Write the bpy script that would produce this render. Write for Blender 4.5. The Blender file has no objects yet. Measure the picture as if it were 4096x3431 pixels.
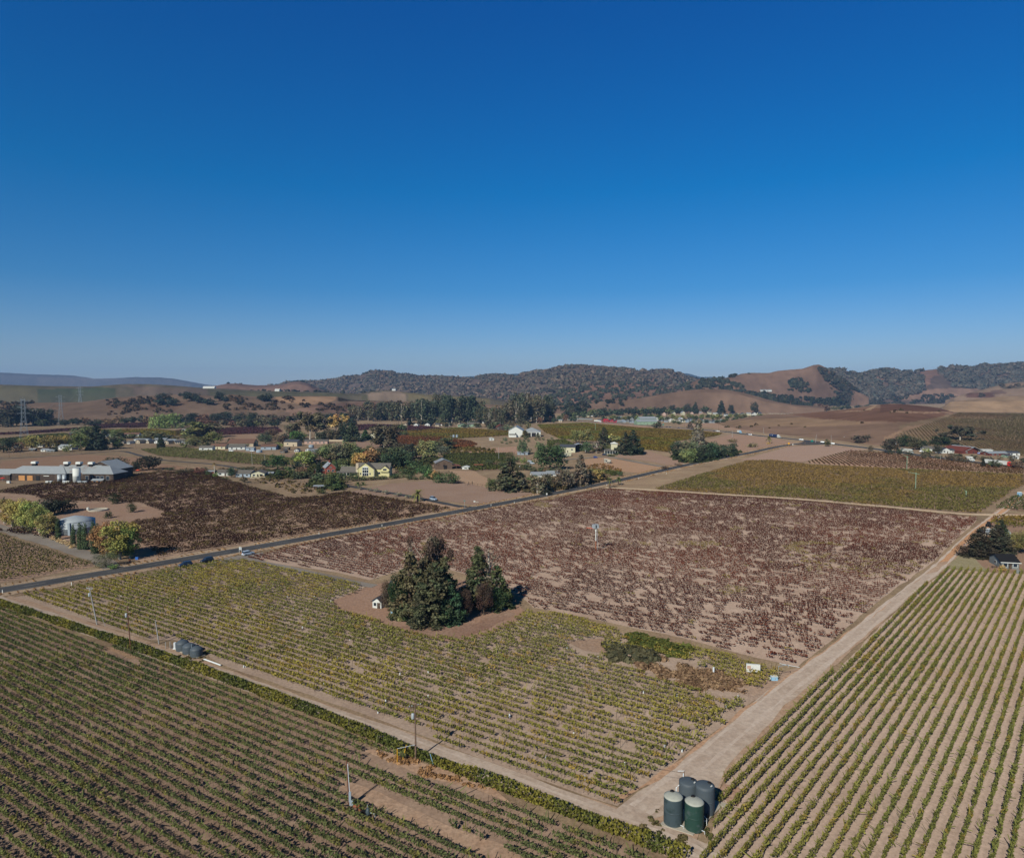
import bpy, math, random, os
import numpy as np
from math import sin, cos, pi, radians as R

# ------------------------------------------------------------------ camera, sky, sun, exposure
S = bpy.context.scene
COL = S.collection
H, F, YH = 62.0, 2750.0, 1560.0            # drone height, focal length in photo pixels, horizon row
PIT = math.atan((1715.5 - YH) / F)
cam_d = bpy.data.cameras.new('camera'); cam = bpy.data.objects.new('camera', cam_d); COL.objects.link(cam)
cam_d.sensor_fit = 'HORIZONTAL'; cam_d.sensor_width = 36.0; cam_d.lens = 36.0 * F / 4096.0
cam_d.clip_start = 1.0; cam_d.clip_end = 60000.0
cam.location = (0, 0, H); cam.rotation_euler = (pi / 2 - PIT, 0, 0)
S.camera = cam
S.view_settings.view_transform = 'Standard'; S.view_settings.look = 'None'
S.view_settings.exposure = 0.05; S.view_settings.gamma = 1.0
S.cycles.max_bounces = 4; S.cycles.diffuse_bounces = 2; S.cycles.glossy_bounces = 2
S.cycles.transmission_bounces = 2; S.cycles.volume_bounces = 0; S.cycles.transparent_max_bounces = 4
SUN_EL, SUN_AZ = 35.0, 30.0                # shadows run towards +Y turned 30 degrees to +X
w = bpy.data.worlds.new('World'); S.world = w; w.use_nodes = True
nt = w.node_tree; nt.nodes.clear()
sky = nt.nodes.new('ShaderNodeTexSky'); sky.sky_type = 'NISHITA'; sky.sun_disc = False
sky.sun_elevation = R(SUN_EL); sky.sun_rotation = R(180 + SUN_AZ); sky.altitude = 60
sky.air_density = 1.0; sky.dust_density = 0.3; sky.ozone_density = 3.0
bg = nt.nodes.new('ShaderNodeBackground'); bg.inputs[1].default_value = 0.085
wo = nt.nodes.new('ShaderNodeOutputWorld')
wtc = nt.nodes.new('ShaderNodeTexCoord'); wsx = nt.nodes.new('ShaderNodeSeparateXYZ'); nt.links.new(wtc.outputs['Generated'], wsx.inputs[0])
wr = nt.nodes.new('ShaderNodeValToRGB'); nt.links.new(wsx.outputs[2], wr.inputs[0])      # clear-day grade: paler at the horizon, deep blue above, unseen zenith darkened to cut blue fill
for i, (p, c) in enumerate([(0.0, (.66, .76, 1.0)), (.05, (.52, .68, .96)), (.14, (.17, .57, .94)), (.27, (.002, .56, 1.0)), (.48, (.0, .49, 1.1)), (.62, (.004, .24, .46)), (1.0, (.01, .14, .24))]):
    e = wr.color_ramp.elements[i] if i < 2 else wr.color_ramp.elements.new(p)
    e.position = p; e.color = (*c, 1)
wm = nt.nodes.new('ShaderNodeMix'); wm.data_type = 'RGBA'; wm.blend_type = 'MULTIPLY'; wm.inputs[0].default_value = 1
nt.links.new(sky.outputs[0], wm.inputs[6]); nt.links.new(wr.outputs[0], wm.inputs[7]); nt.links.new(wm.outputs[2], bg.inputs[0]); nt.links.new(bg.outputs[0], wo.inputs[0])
sd = bpy.data.lights.new('sun', 'SUN'); sd.energy = 4.9; sd.angle = R(0.5); sd.color = (1.0, 0.93, 0.82)
so = bpy.data.objects.new('sun', sd); COL.objects.link(so)
so.rotation_euler = (R(90 - SUN_EL), 0, R(-SUN_AZ)); so.location = (0, 0, 300)

# ------------------------------------------------------------------ helpers
rng = np.random.default_rng(7); random.seed(7)
def G(x, y, z=0.0):                        # a photo pixel to a point on the level z
    a = (x - 2048) / F; b = (1715.5 - y) / F
    d = np.array([a, cos(PIT) + b * sin(PIT), -sin(PIT) + b * cos(PIT)])
    return np.array([0, 0, H]) + d * ((z - H) / d[2])
def PJ(X, Y, Z):
    Z = Z - H; yc = Y * cos(PIT) - Z * sin(PIT); zc = Y * sin(PIT) + Z * cos(PIT)
    yc = np.maximum(yc, 1e-3)
    return 2048 + F * X / yc, 1715.5 - F * zc / yc
def mpp(y): return H / (y - YH)            # metres per photo pixel for something standing on the ground at row y
ILL = 1.10
def lin(c):
    c = np.asarray(c, float) / 255.0
    return np.where(c <= 0.04045, c / 12.92, ((c + 0.055) / 1.055) ** 2.4)
def A(r, g, b, k=1.0): return np.clip(lin((r, g, b)) * (.95, 1.01, .96) / ILL * k, 0.004, 0.85)
def soft(c, k):                            # pull a colour a little towards its own grey
    c = np.asarray(c, float); l = (c * (.3, .55, .15)).sum(); return c * (1 - k) + l * k
def vn(x, y, s, seed=0):                   # smooth value noise 0..1
    x = np.asarray(x, float) / s + 1000 + seed * 17.3; y = np.asarray(y, float) / s + 1000 + seed * 5.7
    xi = np.floor(x).astype(np.int64); yi = np.floor(y).astype(np.int64); fx = x - xi; fy = y - yi
    fx = fx * fx * (3 - 2 * fx); fy = fy * fy * (3 - 2 * fy)
    def h(a, b):
        n = (a * 374761393 + b * 668265263 + seed * 1442695) & 0x7fffffff
        n = ((n ^ (n >> 13)) * 1274126177) & 0x7fffffff
        return ((n ^ (n >> 16)) & 0xffff) / 65535.0
    return (h(xi, yi) * (1 - fx) + h(xi + 1, yi) * fx) * (1 - fy) + (h(xi, yi + 1) * (1 - fx) + h(xi + 1, yi + 1) * fx) * fy
def fbm(x, y, s, seed=0, o=4):
    r = 0; a = .5; t = 0
    for i in range(o): r = r + a * vn(x, y, s / 2 ** i, seed + i); t += a; a *= .55
    return r / t
def inpoly(x, y, poly):
    x = np.asarray(x, float); y = np.asarray(y, float); c = np.zeros(x.shape, bool); n = len(poly); j = n - 1
    for i in range(n):
        xi, yi = poly[i]; xj, yj = poly[j]
        if yi != yj:
            c ^= ((yi > y) != (yj > y)) & (x < (xj - xi) * (y - yi) / (yj - yi) + xi)
        j = i
    return c
def tag(o, label=None, cat=None, group=None, kind=None):
    if label: o['label'] = label
    if cat: o['category'] = cat
    if group: o['group'] = group
    if kind: o['kind'] = kind
    return o
def link(o, parent=None):
    COL.objects.link(o)
    if parent is not None: o.parent = parent
    return o
def empty(name, loc=(0, 0, 0), rz=0.0, sc=(1, 1, 1)):
    o = bpy.data.objects.new(name, None); COL.objects.link(o); o.location = loc
    o.rotation_euler = (0, 0, rz); o.scale = sc; o.empty_display_size = .5; return o
def qmesh(name, V, col=None, k=4):         # mesh of separate k-gons, V = (n*k,3)
    V = np.asarray(V, np.float32).reshape(-1, 3); n = len(V) // k
    m = bpy.data.meshes.new(name); m.vertices.add(len(V)); m.vertices.foreach_set('co', V.ravel())
    m.loops.add(n * k); m.loops.foreach_set('vertex_index', np.arange(n * k, dtype=np.int32))
    m.polygons.add(n); m.polygons.foreach_set('loop_start', np.arange(0, n * k, k, dtype=np.int32))
    if col is not None:
        a = m.color_attributes.new('Col', 'FLOAT_COLOR', 'POINT')
        c = np.ones((len(V), 4), np.float32); c[:, :3] = np.repeat(np.asarray(col), k, axis=0) if len(col) == n else col
        a.data.foreach_set('color', c.ravel())
    m.update(calc_edges=True); return m
def imesh(name, V, Fs, col=None, smooth=False):
    m = bpy.data.meshes.new(name); m.from_pydata([tuple(v) for v in V], [], [tuple(f) for f in Fs])
    if col is not None:
        a = m.color_attributes.new('Col', 'FLOAT_COLOR', 'POINT')
        c = np.ones((len(V), 4), np.float32); c[:, :3] = col; a.data.foreach_set('color', c.ravel())
    if smooth: m.polygons.foreach_set('use_smooth', [True] * len(m.polygons))
    m.update(); return m
def mobj(name, mesh, mat, parent=None, color=None, loc=None):
    o = bpy.data.objects.new(name, mesh)
    if mat is not None and len(mesh.materials) == 0: mesh.materials.append(mat)
    if color is not None: o.color = (*color, 1)
    if loc is not None: o.location = loc
    return link(o, parent)

# ------------------------------------------------------------------ materials
def newmat(name):
    m = bpy.data.materials.new(name); m.use_nodes = True; t = m.node_tree; t.nodes.clear()
    return m, t, t.nodes.new('ShaderNodeOutputMaterial')
def nd(t, kind, **kw):
    n = t.nodes.new(kind)
    for k, v in kw.items():
        if k in n.inputs.keys(): n.inputs[k].default_value = v
        else: setattr(n, k, v)
    return n
def mixc(t, fac, a, b, mode='MIX'):
    n = t.nodes.new('ShaderNodeMix'); n.data_type = 'RGBA'; n.blend_type = mode
    for s, v in ((0, fac), (6, a), (7, b)):
        if hasattr(v, 'default_value') or hasattr(v, 'links'): t.links.new(v, n.inputs[s])
        else: n.inputs[s].default_value = v if s == 0 else (*v, 1) if len(v) == 3 else v
    return n.outputs[2]
def ramp(t, v, a, b):
    n = t.nodes.new('ShaderNodeMapRange'); n.inputs[1].default_value = a; n.inputs[2].default_value = b
    t.links.new(v, n.inputs[0]); return n.outputs[0]
def noise(t, vec, scale, detail=4, rough=.6):
    n = nd(t, 'ShaderNodeTexNoise', Scale=scale, Detail=detail, Roughness=rough)
    t.links.new(vec, n.inputs['Vector']); return n.outputs[0]
def foliage_mat():
    m, t, o = newmat('foliage'); at = nd(t, 'ShaderNodeAttribute', attribute_name='Col'); oi = nd(t, 'ShaderNodeObjectInfo')
    c = mixc(t, 1.0, at.outputs[0], oi.outputs['Color'], 'MULTIPLY')
    d = nd(t, 'ShaderNodeBsdfDiffuse'); t.links.new(c, d.inputs[0])
    tr = nd(t, 'ShaderNodeBsdfTranslucent'); t.links.new(c, tr.inputs[0])
    mx = nd(t, 'ShaderNodeMixShader'); mx.inputs[0].default_value = .18
    t.links.new(d.outputs[0], mx.inputs[1]); t.links.new(tr.outputs[0], mx.inputs[2]); t.links.new(mx.outputs[0], o.inputs[0]); return m
def soil_mat(name, c1, c2, c3, scale=.05, bump=.3, stripe=None, fine=.35, trk=.5):
    """dry soil: two broad tones and a third in blotches, fine clods; optional wheel tracks along a direction"""
    m, t, o = newmat(name); tc = nd(t, 'ShaderNodeNewGeometry'); P = tc.outputs['Position']
    n1 = ramp(t, noise(t, P, scale), .35, .65); n2 = ramp(t, noise(t, P, scale * 6), .42, .7); n3 = noise(t, P, 1.4, 5, .7)
    c = mixc(t, n1, c1, c2); c = mixc(t, mulv(t, n2, .6), c, c3)
    if stripe:
        ang, sp, off = stripe
        mp = nd(t, 'ShaderNodeMapping'); mp.inputs['Rotation'].default_value = (0, 0, ang); t.links.new(P, mp.inputs[0])
        sx = nd(t, 'ShaderNodeSeparateXYZ'); t.links.new(mp.outputs[0], sx.inputs[0])
        a = nd(t, 'ShaderNodeMath', operation='MULTIPLY'); t.links.new(sx.outputs[0], a.inputs[0]); a.inputs[1].default_value = 2 * pi / sp
        b = nd(t, 'ShaderNodeMath', operation='SINE'); t.links.new(a.outputs[0], b.inputs[0])
        f = ramp(t, b.outputs[0], off, 1.0)
        nn = noise(t, P, .25, 3); g = nd(t, 'ShaderNodeMath', operation='MULTIPLY'); t.links.new(f, g.inputs[0]); t.links.new(nn, g.inputs[1])
        c = mixc(t, mulv(t, g.outputs[0], trk * 2), c, c2 * .78)
    v = nd(t, 'ShaderNodeMapRange'); v.inputs[1].default_value = .3; v.inputs[2].default_value = .7
    v.inputs[3].default_value = 1 - fine; v.inputs[4].default_value = 1 + fine * .8; t.links.new(n3, v.inputs[0])
    c = mixc(t, 1.0, c, v.outputs[0], 'MULTIPLY')
    d = nd(t, 'ShaderNodeBsdfDiffuse'); d.inputs['Roughness'].default_value = .6; t.links.new(c, d.inputs[0])
    if bump:
        bp = nd(t, 'ShaderNodeBump', Strength=bump, Distance=.25); t.links.new(noise(t, P, .9, 5, .7), bp.inputs['Height']); t.links.new(bp.outputs[0], d.inputs['Normal'])
    t.links.new(d.outputs[0], o.inputs[0]); return m
def mulv(t, v, k):
    n = nd(t, 'ShaderNodeMath', operation='MULTIPLY'); t.links.new(v, n.inputs[0]); n.inputs[1].default_value = k; n.use_clamp = True; return n.outputs[0]
def hill_mat():
    m, t, o = newmat('hill_cover'); at = nd(t, 'ShaderNodeAttribute', attribute_name='Col'); P = nd(t, 'ShaderNodeNewGeometry').outputs['Position']
    a = noise(t, P, .02, 6, .65); b = noise(t, P, .004, 4, .6)
    v = nd(t, 'ShaderNodeMapRange'); v.inputs[1].default_value = .3; v.inputs[2].default_value = .7; v.inputs[3].default_value = .72; v.inputs[4].default_value = 1.25; t.links.new(a, v.inputs[0])
    u = nd(t, 'ShaderNodeMapRange'); u.inputs[1].default_value = .35; u.inputs[2].default_value = .65; u.inputs[3].default_value = .85; u.inputs[4].default_value = 1.12; t.links.new(b, u.inputs[0])
    c = mixc(t, 1.0, at.outputs[0], v.outputs[0], 'MULTIPLY'); c = mixc(t, 1.0, c, u.outputs[0], 'MULTIPLY')
    d = nd(t, 'ShaderNodeBsdfDiffuse'); t.links.new(c, d.inputs[0]); t.links.new(d.outputs[0], o.inputs[0]); return m
def solid(name, c, rough=.7, metal=0.0, var=.12, sc=.8, spec=.3, stain=None, stsc=.5):
    m, t, o = newmat(name); p = nd(t, 'ShaderNodeBsdfPrincipled', Roughness=rough, Metallic=metal)
    p.inputs['Specular IOR Level'].default_value = spec
    tc = nd(t, 'ShaderNodeTexCoord'); n = noise(t, tc.outputs['Object'], sc, 5, .65)
    v = nd(t, 'ShaderNodeMapRange'); v.inputs[1].default_value = .3; v.inputs[2].default_value = .7; v.inputs[3].default_value = 1 - var; v.inputs[4].default_value = 1 + var; t.links.new(n, v.inputs[0])
    base = tuple(c)
    if stain is not None: base = mixc(t, ramp(t, noise(t, tc.outputs['Object'], stsc, 4), .52, .66), base, tuple(stain))
    cc = mixc(t, 1.0, base, v.outputs[0], 'MULTIPLY'); t.links.new(cc, p.inputs['Base Color']); t.links.new(p.outputs[0], o.inputs[0]); return m
def ribbed(name, c, rough=.45, metal=.3, pitch=1.2, stain=None, axis=0):
    m = solid(name, c, rough, metal, .08, .7, .4, stain, .35); t = m.node_tree; p = [n for n in t.nodes if n.type == 'BSDF_PRINCIPLED'][0]
    tc = nd(t, 'ShaderNodeTexCoord'); sx = nd(t, 'ShaderNodeSeparateXYZ'); t.links.new(tc.outputs['Object'], sx.inputs[0])
    a = nd(t, 'ShaderNodeMath', operation='MULTIPLY'); t.links.new(sx.outputs[axis], a.inputs[0]); a.inputs[1].default_value = 2 * pi / pitch
    b = nd(t, 'ShaderNodeMath', operation='SINE'); t.links.new(a.outputs[0], b.inputs[0])
    bp = nd(t, 'ShaderNodeBump', Strength=.5, Distance=.08); t.links.new(b.outputs[0], bp.inputs['Height']); t.links.new(bp.outputs[0], p.inputs['Normal']); return m
FOL = foliage_mat(); HILL = hill_mat()
M = {}
def mat(key, *a, **k):
    if key not in M: M[key] = solid(key, *a, **k)
    return M[key]
M['metal_roof'] = ribbed('metal_roof', A(160, 162, 166), .5, .12, .8)
M['rusty_roof'] = ribbed('rusty_roof', A(150, 152, 155), .55, .1, .8, stain=A(125, 85, 70))
M['rust'] = ribbed('rust', A(150, 90, 65), .7, .1, .8, stain=A(110, 60, 45))
M['shingle'] = solid('shingle', A(105, 98, 92), .9, 0, .18, 1.5)
M['shingle_brown'] = solid('shingle_brown', A(112, 82, 68), .9, 0, .18, 1.5)
M['shingle_dark'] = solid('shingle_dark', A(70, 72, 80), .9, 0, .18, 1.5)
M['shingle_red'] = solid('shingle_red', A(140, 60, 48), .9, 0, .15, 1.5)
M['white'] = solid('white_paint', A(215, 212, 208), .7, 0, .06, .5)
M['cream'] = solid('cream_paint', A(205, 196, 168), .7, 0, .06, .5)
M['yellow_wall'] = solid('yellow_paint', A(205, 194, 145), .7, 0, .05, .5)
M['beige'] = solid('beige_paint', A(190, 170, 145), .7, 0, .08, .5)
M['pink'] = solid('pink_paint', A(190, 155, 140), .7, 0, .08, .5)
M['blue_wall'] = solid('blue_paint', A(150, 160, 172), .7, 0, .08, .5)
M['grey_wall'] = solid('grey_paint', A(125, 128, 128), .8, 0, .1, .5)
M['green_wall'] = solid('green_paint', A(140, 160, 135), .8, 0, .08, .5)
M['red_wall'] = solid('red_paint', A(175, 45, 60), .8, 0, .1, .5)
M['barn_red'] = solid('barn_red', A(110, 55, 45), .85, 0, .15, .6)
M['brick'] = solid('brick', A(150, 78, 66), .9, 0, .16, 2.0)
M['dark_wood'] = ribbed('dark_wood', A(72, 58, 50), .9, 0, .5, stain=A(100, 82, 70))
M['old_wood'] = ribbed('old_wood', A(108, 88, 75), .9, 0, .5, stain=A(80, 62, 52))
M['new_wood'] = solid('new_wood', A(190, 135, 85), .8, 0, .15, 1)
M['glass'] = solid('window_glass', A(40, 48, 60), .15, 0, .1, .5, .6)
M['black'] = solid('black', A(32, 30, 30), .7, 0, .1, 1)
M['tyre'] = solid('tyre', A(38, 36, 36), .8, 0, .1, 1)
M['rim'] = solid('rim', A(150, 152, 158), .35, .6, .05, 1)
M['lamp'] = solid('lamp_lens', A(220, 222, 225), .2, 0, .03, 1)
M['tail'] = solid('tail_lens', A(170, 30, 25), .3, 0, .03, 1)
M['concrete'] = solid('concrete', A(176, 165, 152), .9, 0, .12, .9)
M['pole_wood'] = solid('pole_wood', A(120, 96, 82), .9, 0, .18, 1.3)
M['pole_red'] = solid('pole_red_wood', A(110, 72, 56), .9, 0, .18, 1.3)
M['pole_pale'] = solid('pole_pale_wood', A(165, 160, 158), .85, 0, .12, 1.3)
M['pvc'] = solid('white_pipe', A(222, 224, 230), .4, 0, .04, 1)
M['steel'] = solid('galvanised_steel', A(172, 176, 182), .5, .15, .1, 1)
M['pylon_steel'] = solid('pylon_steel', A(150, 158, 168), .6, .2, .05, .1)
M['bark'] = solid('bark', A(95, 78, 66), .95, 0, .2, 2)
M['pale_bark'] = solid('pale_bark', A(185, 172, 160), .9, 0, .15, 1)
M['post'] = solid('vine_post', A(92, 72, 60), .9, 0, .2, 1)
M['asphalt_g'] = solid('dark_gravel', A(120, 112, 110), .95, 0, .15, .4)
M['yellow_sign'] = solid('yellow_sign', A(230, 165, 30), .5, 0, .04, 1)
M['green_sign'] = solid('green_sign', A(40, 130, 120), .5, 0, .04, 1)
M['orange'] = solid('orange_cloth', A(220, 90, 60), .8, 0, .06, 1)
M['red_cloth'] = solid('red_cloth', A(200, 50, 40), .8, 0, .06, 1)
M['blue_plastic'] = solid('blue_plastic', A(60, 110, 190), .5, 0, .06, 1)
M['light_blue'] = solid('light_blue_plastic', A(150, 190, 220), .5, 0, .05, 1)

# ------------------------------------------------------------------ solid part builder
class MB:
    def __init__(s): s.v = []; s.f = []
    def add(s, V, Fs):
        b = len(s.v); s.v += [tuple(map(float, p)) for p in V]; s.f += [tuple(i + b for i in f) for f in Fs]; return s
    def box(s, c, d, rz=0.0, top=1.0):
        x, y, z = (q / 2 for q in d); P = []
        for k, zz in ((1, -z), (top, z)):
            for a, b in ((-x, -y), (x, -y), (x, y), (-x, y)):
                a *= k; b *= k
                P.append((c[0] + a * cos(rz) - b * sin(rz), c[1] + a * sin(rz) + b * cos(rz), c[2] + zz))
        return s.add(P, [(3, 2, 1, 0), (4, 5, 6, 7), (0, 1, 5, 4), (1, 2, 6, 5), (2, 3, 7, 6), (3, 0, 4, 7)])
    def tube(s, pts, rad, n=6, cap=True):
        pts = [np.array(p, float) for p in pts]; rad = rad if hasattr(rad, '__len__') else [rad] * len(pts); b = len(s.v)
        for i, p in enumerate(pts):
            d = pts[min(i + 1, len(pts) - 1)] - pts[max(i - 1, 0)]; d /= np.linalg.norm(d) + 1e-9
            u = np.cross(d, (0, 0, 1) if abs(d[2]) < .9 else (1, 0, 0)); u /= np.linalg.norm(u); v = np.cross(d, u)
            for k in range(n):
                a = 2 * pi * k / n; q = p + rad[i] * (cos(a) * u + sin(a) * v); s.v.append(tuple(q))
        for i in range(len(pts) - 1):
            for k in range(n):
                s.f.append((b + i * n + k, b + i * n + (k + 1) % n, b + (i + 1) * n + (k + 1) % n, b + (i + 1) * n + k))
        if cap:
            s.f.append(tuple(b + k for k in range(n))[::-1]); s.f.append(tuple(b + (len(pts) - 1) * n + k for k in range(n)))
        return s
    def lathe(s, c, prof, n=24):
        b = len(s.v)
        for r, z in prof:
            for k in range(n): s.v.append((c[0] + r * cos(2 * pi * k / n), c[1] + r * sin(2 * pi * k / n), c[2] + z))
        for i in range(len(prof) - 1):
            for k in range(n): s.f.append((b + i * n + k, b + i * n + (k + 1) % n, b + (i + 1) * n + (k + 1) % n, b + (i + 1) * n + k))
        s.f.append(tuple(b + k for k in range(n))[::-1]); s.f.append(tuple(b + (len(prof) - 1) * n + k for k in range(n))); return s
    def prism(s, prof, y0, y1):            # profile in x,z extruded along y
        n = len(prof); V = [(x, y0, z) for x, z in prof] + [(x, y1, z) for x, z in prof]
        return s.add(V, [tuple(range(n))] + [tuple(range(2 * n - 1, n - 1, -1))] + [(i, i + n, (i + 1) % n + n, (i + 1) % n) for i in range(n)])
    def build(s, name, m, parent=None, smooth=False, color=None):
        return mobj(name, imesh(name, s.v, s.f, smooth=smooth), M[m] if isinstance(m, str) else m, parent, color)

# ------------------------------------------------------------------ ground sheets
def sheet(name, poly, z, m, jit=.35, step=4.0):
    P = [G(*p)[:2] for p in poly]; out = []
    for i in range(len(P)):
        a, b = P[i], P[(i + 1) % len(P)]; L = np.linalg.norm(b - a); st = max(step, L / 60); n = max(1, int(L / st)); nrm = np.array([-(b - a)[1], (b - a)[0]]) / (L + 1e-9)
        for k in range(n):
            q = a + (b - a) * k / n; j = (vn(q[0], q[1], 6, 3) - .5) * 2 * jit * min(2.5, 1 + L / 300); out.append(q + nrm * j)
    me = imesh(name, [(p[0], p[1], z) for p in out], [tuple(range(len(out)))])
    if me.polygons[0].normal.z < 0: me.flip_normals()
    return tag(mobj(name, me, m), kind='structure')
def smooth_line(pts, n=8):
    P = [np.array(p, float) for p in pts]; out = []
    for i in range(len(P) - 1):
        p0 = P[max(i - 1, 0)]; p1 = P[i]; p2 = P[i + 1]; p3 = P[min(i + 2, len(P) - 1)]
        for k in range(n):
            t = k / n; out.append(.5 * ((2 * p1) + (p2 - p0) * t + (2 * p0 - 5 * p1 + 4 * p2 - p3) * t * t + (3 * p1 - p0 - 3 * p2 + p3) * t ** 3))
    out.append(P[-1]); return np.array(out)
def strip(name, line, w, z, m, off=0.0, jit=0.0, parent=None, dash=None):
    L = np.array(line)[:, :2]; T = np.gradient(L, axis=0); T /= np.linalg.norm(T, axis=1)[:, None]; N = np.stack([-T[:, 1], T[:, 0]], 1)
    j = (vn(L[:, 0], L[:, 1], 5, 9) - .5) * 2 * jit
    a = L + N * (off + w / 2 + j)[:, None] if jit else L + N * (off + w / 2); b = L + N * (off - w / 2 - j)[:, None] if jit else L + N * (off - w / 2)
    V = []; Fs = []
    for i in range(len(L)): V += [(a[i][0], a[i][1], z), (b[i][0], b[i][1], z)]
    for i in range(len(L) - 1):
        if dash and (i // dash) % 2: continue
        Fs.append((2 * i, 2 * i + 1, 2 * i + 3, 2 * i + 2))
    o = mobj(name, imesh(name, V, Fs), m, parent); tag(o, kind='structure'); return o
def dense(pts, step=2.0):
    L = smooth_line([G(*p)[:2] for p in pts]); s = np.r_[0, np.cumsum(np.linalg.norm(np.diff(L, axis=0), axis=1))]
    t = np.arange(0, s[-1], step); return np.stack([np.interp(t, s, L[:, 0]), np.interp(t, s, L[:, 1])], 1)

SOIL = soil_mat('pink_soil', A(166, 134, 118), A(150, 120, 104), A(176, 146, 130), .03, .35)
ALONG = R(41)
gm = soil_mat('dry_ground', soft(A(140, 112, 88), .2), soft(A(116, 94, 72), .2), soft(A(156, 132, 100), .2), .014, .4, fine=.42)
V = [(-14500, -300, 0), (14500, -300, 0), (14500, 14500, 0), (-14500, 14500, 0)]
tag(mobj('ground', imesh('ground', V, [(0, 1, 2, 3)]), gm), kind='structure')
zl = .02
def lay(name, poly, c1, c2=None, c3=None, z=.03, scale=.03, stripe=None, jit=.35, fine=.25, bump=.3, trk=.5):
    c1 = soft(A(*c1), .28); c2 = soft(A(*c2), .28) if c2 else c1 * .86; c3 = soft(A(*c3), .28) if c3 else c1 * 1.12
    return sheet(name, poly, z, soil_mat(name + '_soil', c1, c2, c3, scale, bump, stripe, fine, trk), jit)
# directions (degrees from +Y towards +X)
D_R, D_L = 41.0, 122.7
def st(deg, sp, off=.2): return (R(deg), sp, off)
YEL = [(60, 2388), (300, 2352), (560, 2306), (800, 2262), (900, 2246), (1010, 2246), (1250, 2300), (1460, 2345), (1400, 2385), (1330, 2400), (1350, 2440), (1500, 2490), (1700, 2548), (1850, 2562), (1960, 2535), (2050, 2490), (2110, 2450), (2300, 2470), (2480, 2530), (2800, 2600), (3140, 2690), (3090, 2735), (3025, 2795), (2470, 3222), (2180, 3125), (2057, 3092), (1686, 2940), (1200, 2768), (900, 2662), (840, 2630), (820, 2590), (700, 2560), (600, 2560), (375, 2492)]
RED = [(985, 2236), (1183, 2185), (1350, 2152), (1650, 2096), (1950, 2040), (2250, 1990), (2400, 1956), (2540, 1964), (3170, 2002), (3905, 2070), (3905, 2085), (3840, 2144), (3731, 2248), (3513, 2405), (3385, 2514), (3190, 2668), (2950, 2612), (2700, 2545), (2480, 2500), (2300, 2462), (2130, 2430), (2100, 2400), (1980, 2330), (1700, 2250), (1480, 2320), (1350, 2290), (1200, 2268), (1060, 2245)]
LOW = [(-900, 2150), (0, 2432), (586, 2646), (1200, 2872), (1714, 3086), (2000, 3195), (2343, 3330), (2760, 3490), (3300, 3900), (-900, 3900)]
RGT = [(3786, 2275), (4600, 2330), (4600, 3900), (3000, 3900), (2780, 3431), (2840, 3360), (2905, 3100), (3320, 2672), (3330, 2700), (3585, 2440)]
DKL = [(-60, 1975), (100, 1945), (440, 1908), (620, 1892), (830, 1888), (870, 1908), (1000, 1948), (1170, 1995), (1290, 1988), (1380, 1968), (1600, 2003), (1810, 2036), (1640, 2070), (1350, 2116), (700, 2224), (565, 2246), (400, 2180), (-60, 2120)]
LBF = [(-60, 2122), (0, 2140), (150, 2192), (300, 2240), (395, 2262), (300, 2282), (-60, 2338)]
OLV = [(2620, 1958), (2800, 1900), (2990, 1845), (3100, 1842), (3250, 1862), (3500, 1872), (3800, 1886), (4200, 1905), (4070, 1955), (3915, 2055), (3600, 2030), (3200, 1996)]
RD2 = [(3215, 1852), (3400, 1803), (3560, 1815), (3800, 1842), (4200, 1885), (4200, 1903), (3800, 1884), (3500, 1870)]
lay('yellow_vineyard_soil', YEL, (160, 132, 112), (146, 117, 98), (172, 144, 124), .030)
lay('red_vineyard_soil', RED, (170, 138, 118), (156, 124, 104), (180, 150, 130), .034)
lay('lower_vineyard_soil', LOW, (148, 116, 94), (132, 100, 78), (162, 130, 106), .030)
lay('right_vineyard_soil', RGT, (172, 142, 124), (162, 132, 114), (180, 150, 132), .030, stripe=st(D_R, 1.8, .3), trk=.35)
lay('dark_vineyard_soil', DKL, (160, 124, 98), (140, 104, 82), (170, 136, 108), .030)
lay('corner_vineyard_soil', LBF, (160, 124, 98), (144, 108, 86), None, .030)
lay('olive_vineyard_soil', OLV, (135, 105, 80), (120, 92, 66), None, .030)
lay('striped_vineyard_soil', RD2, (160, 120, 92), None, None, .034)
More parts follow.
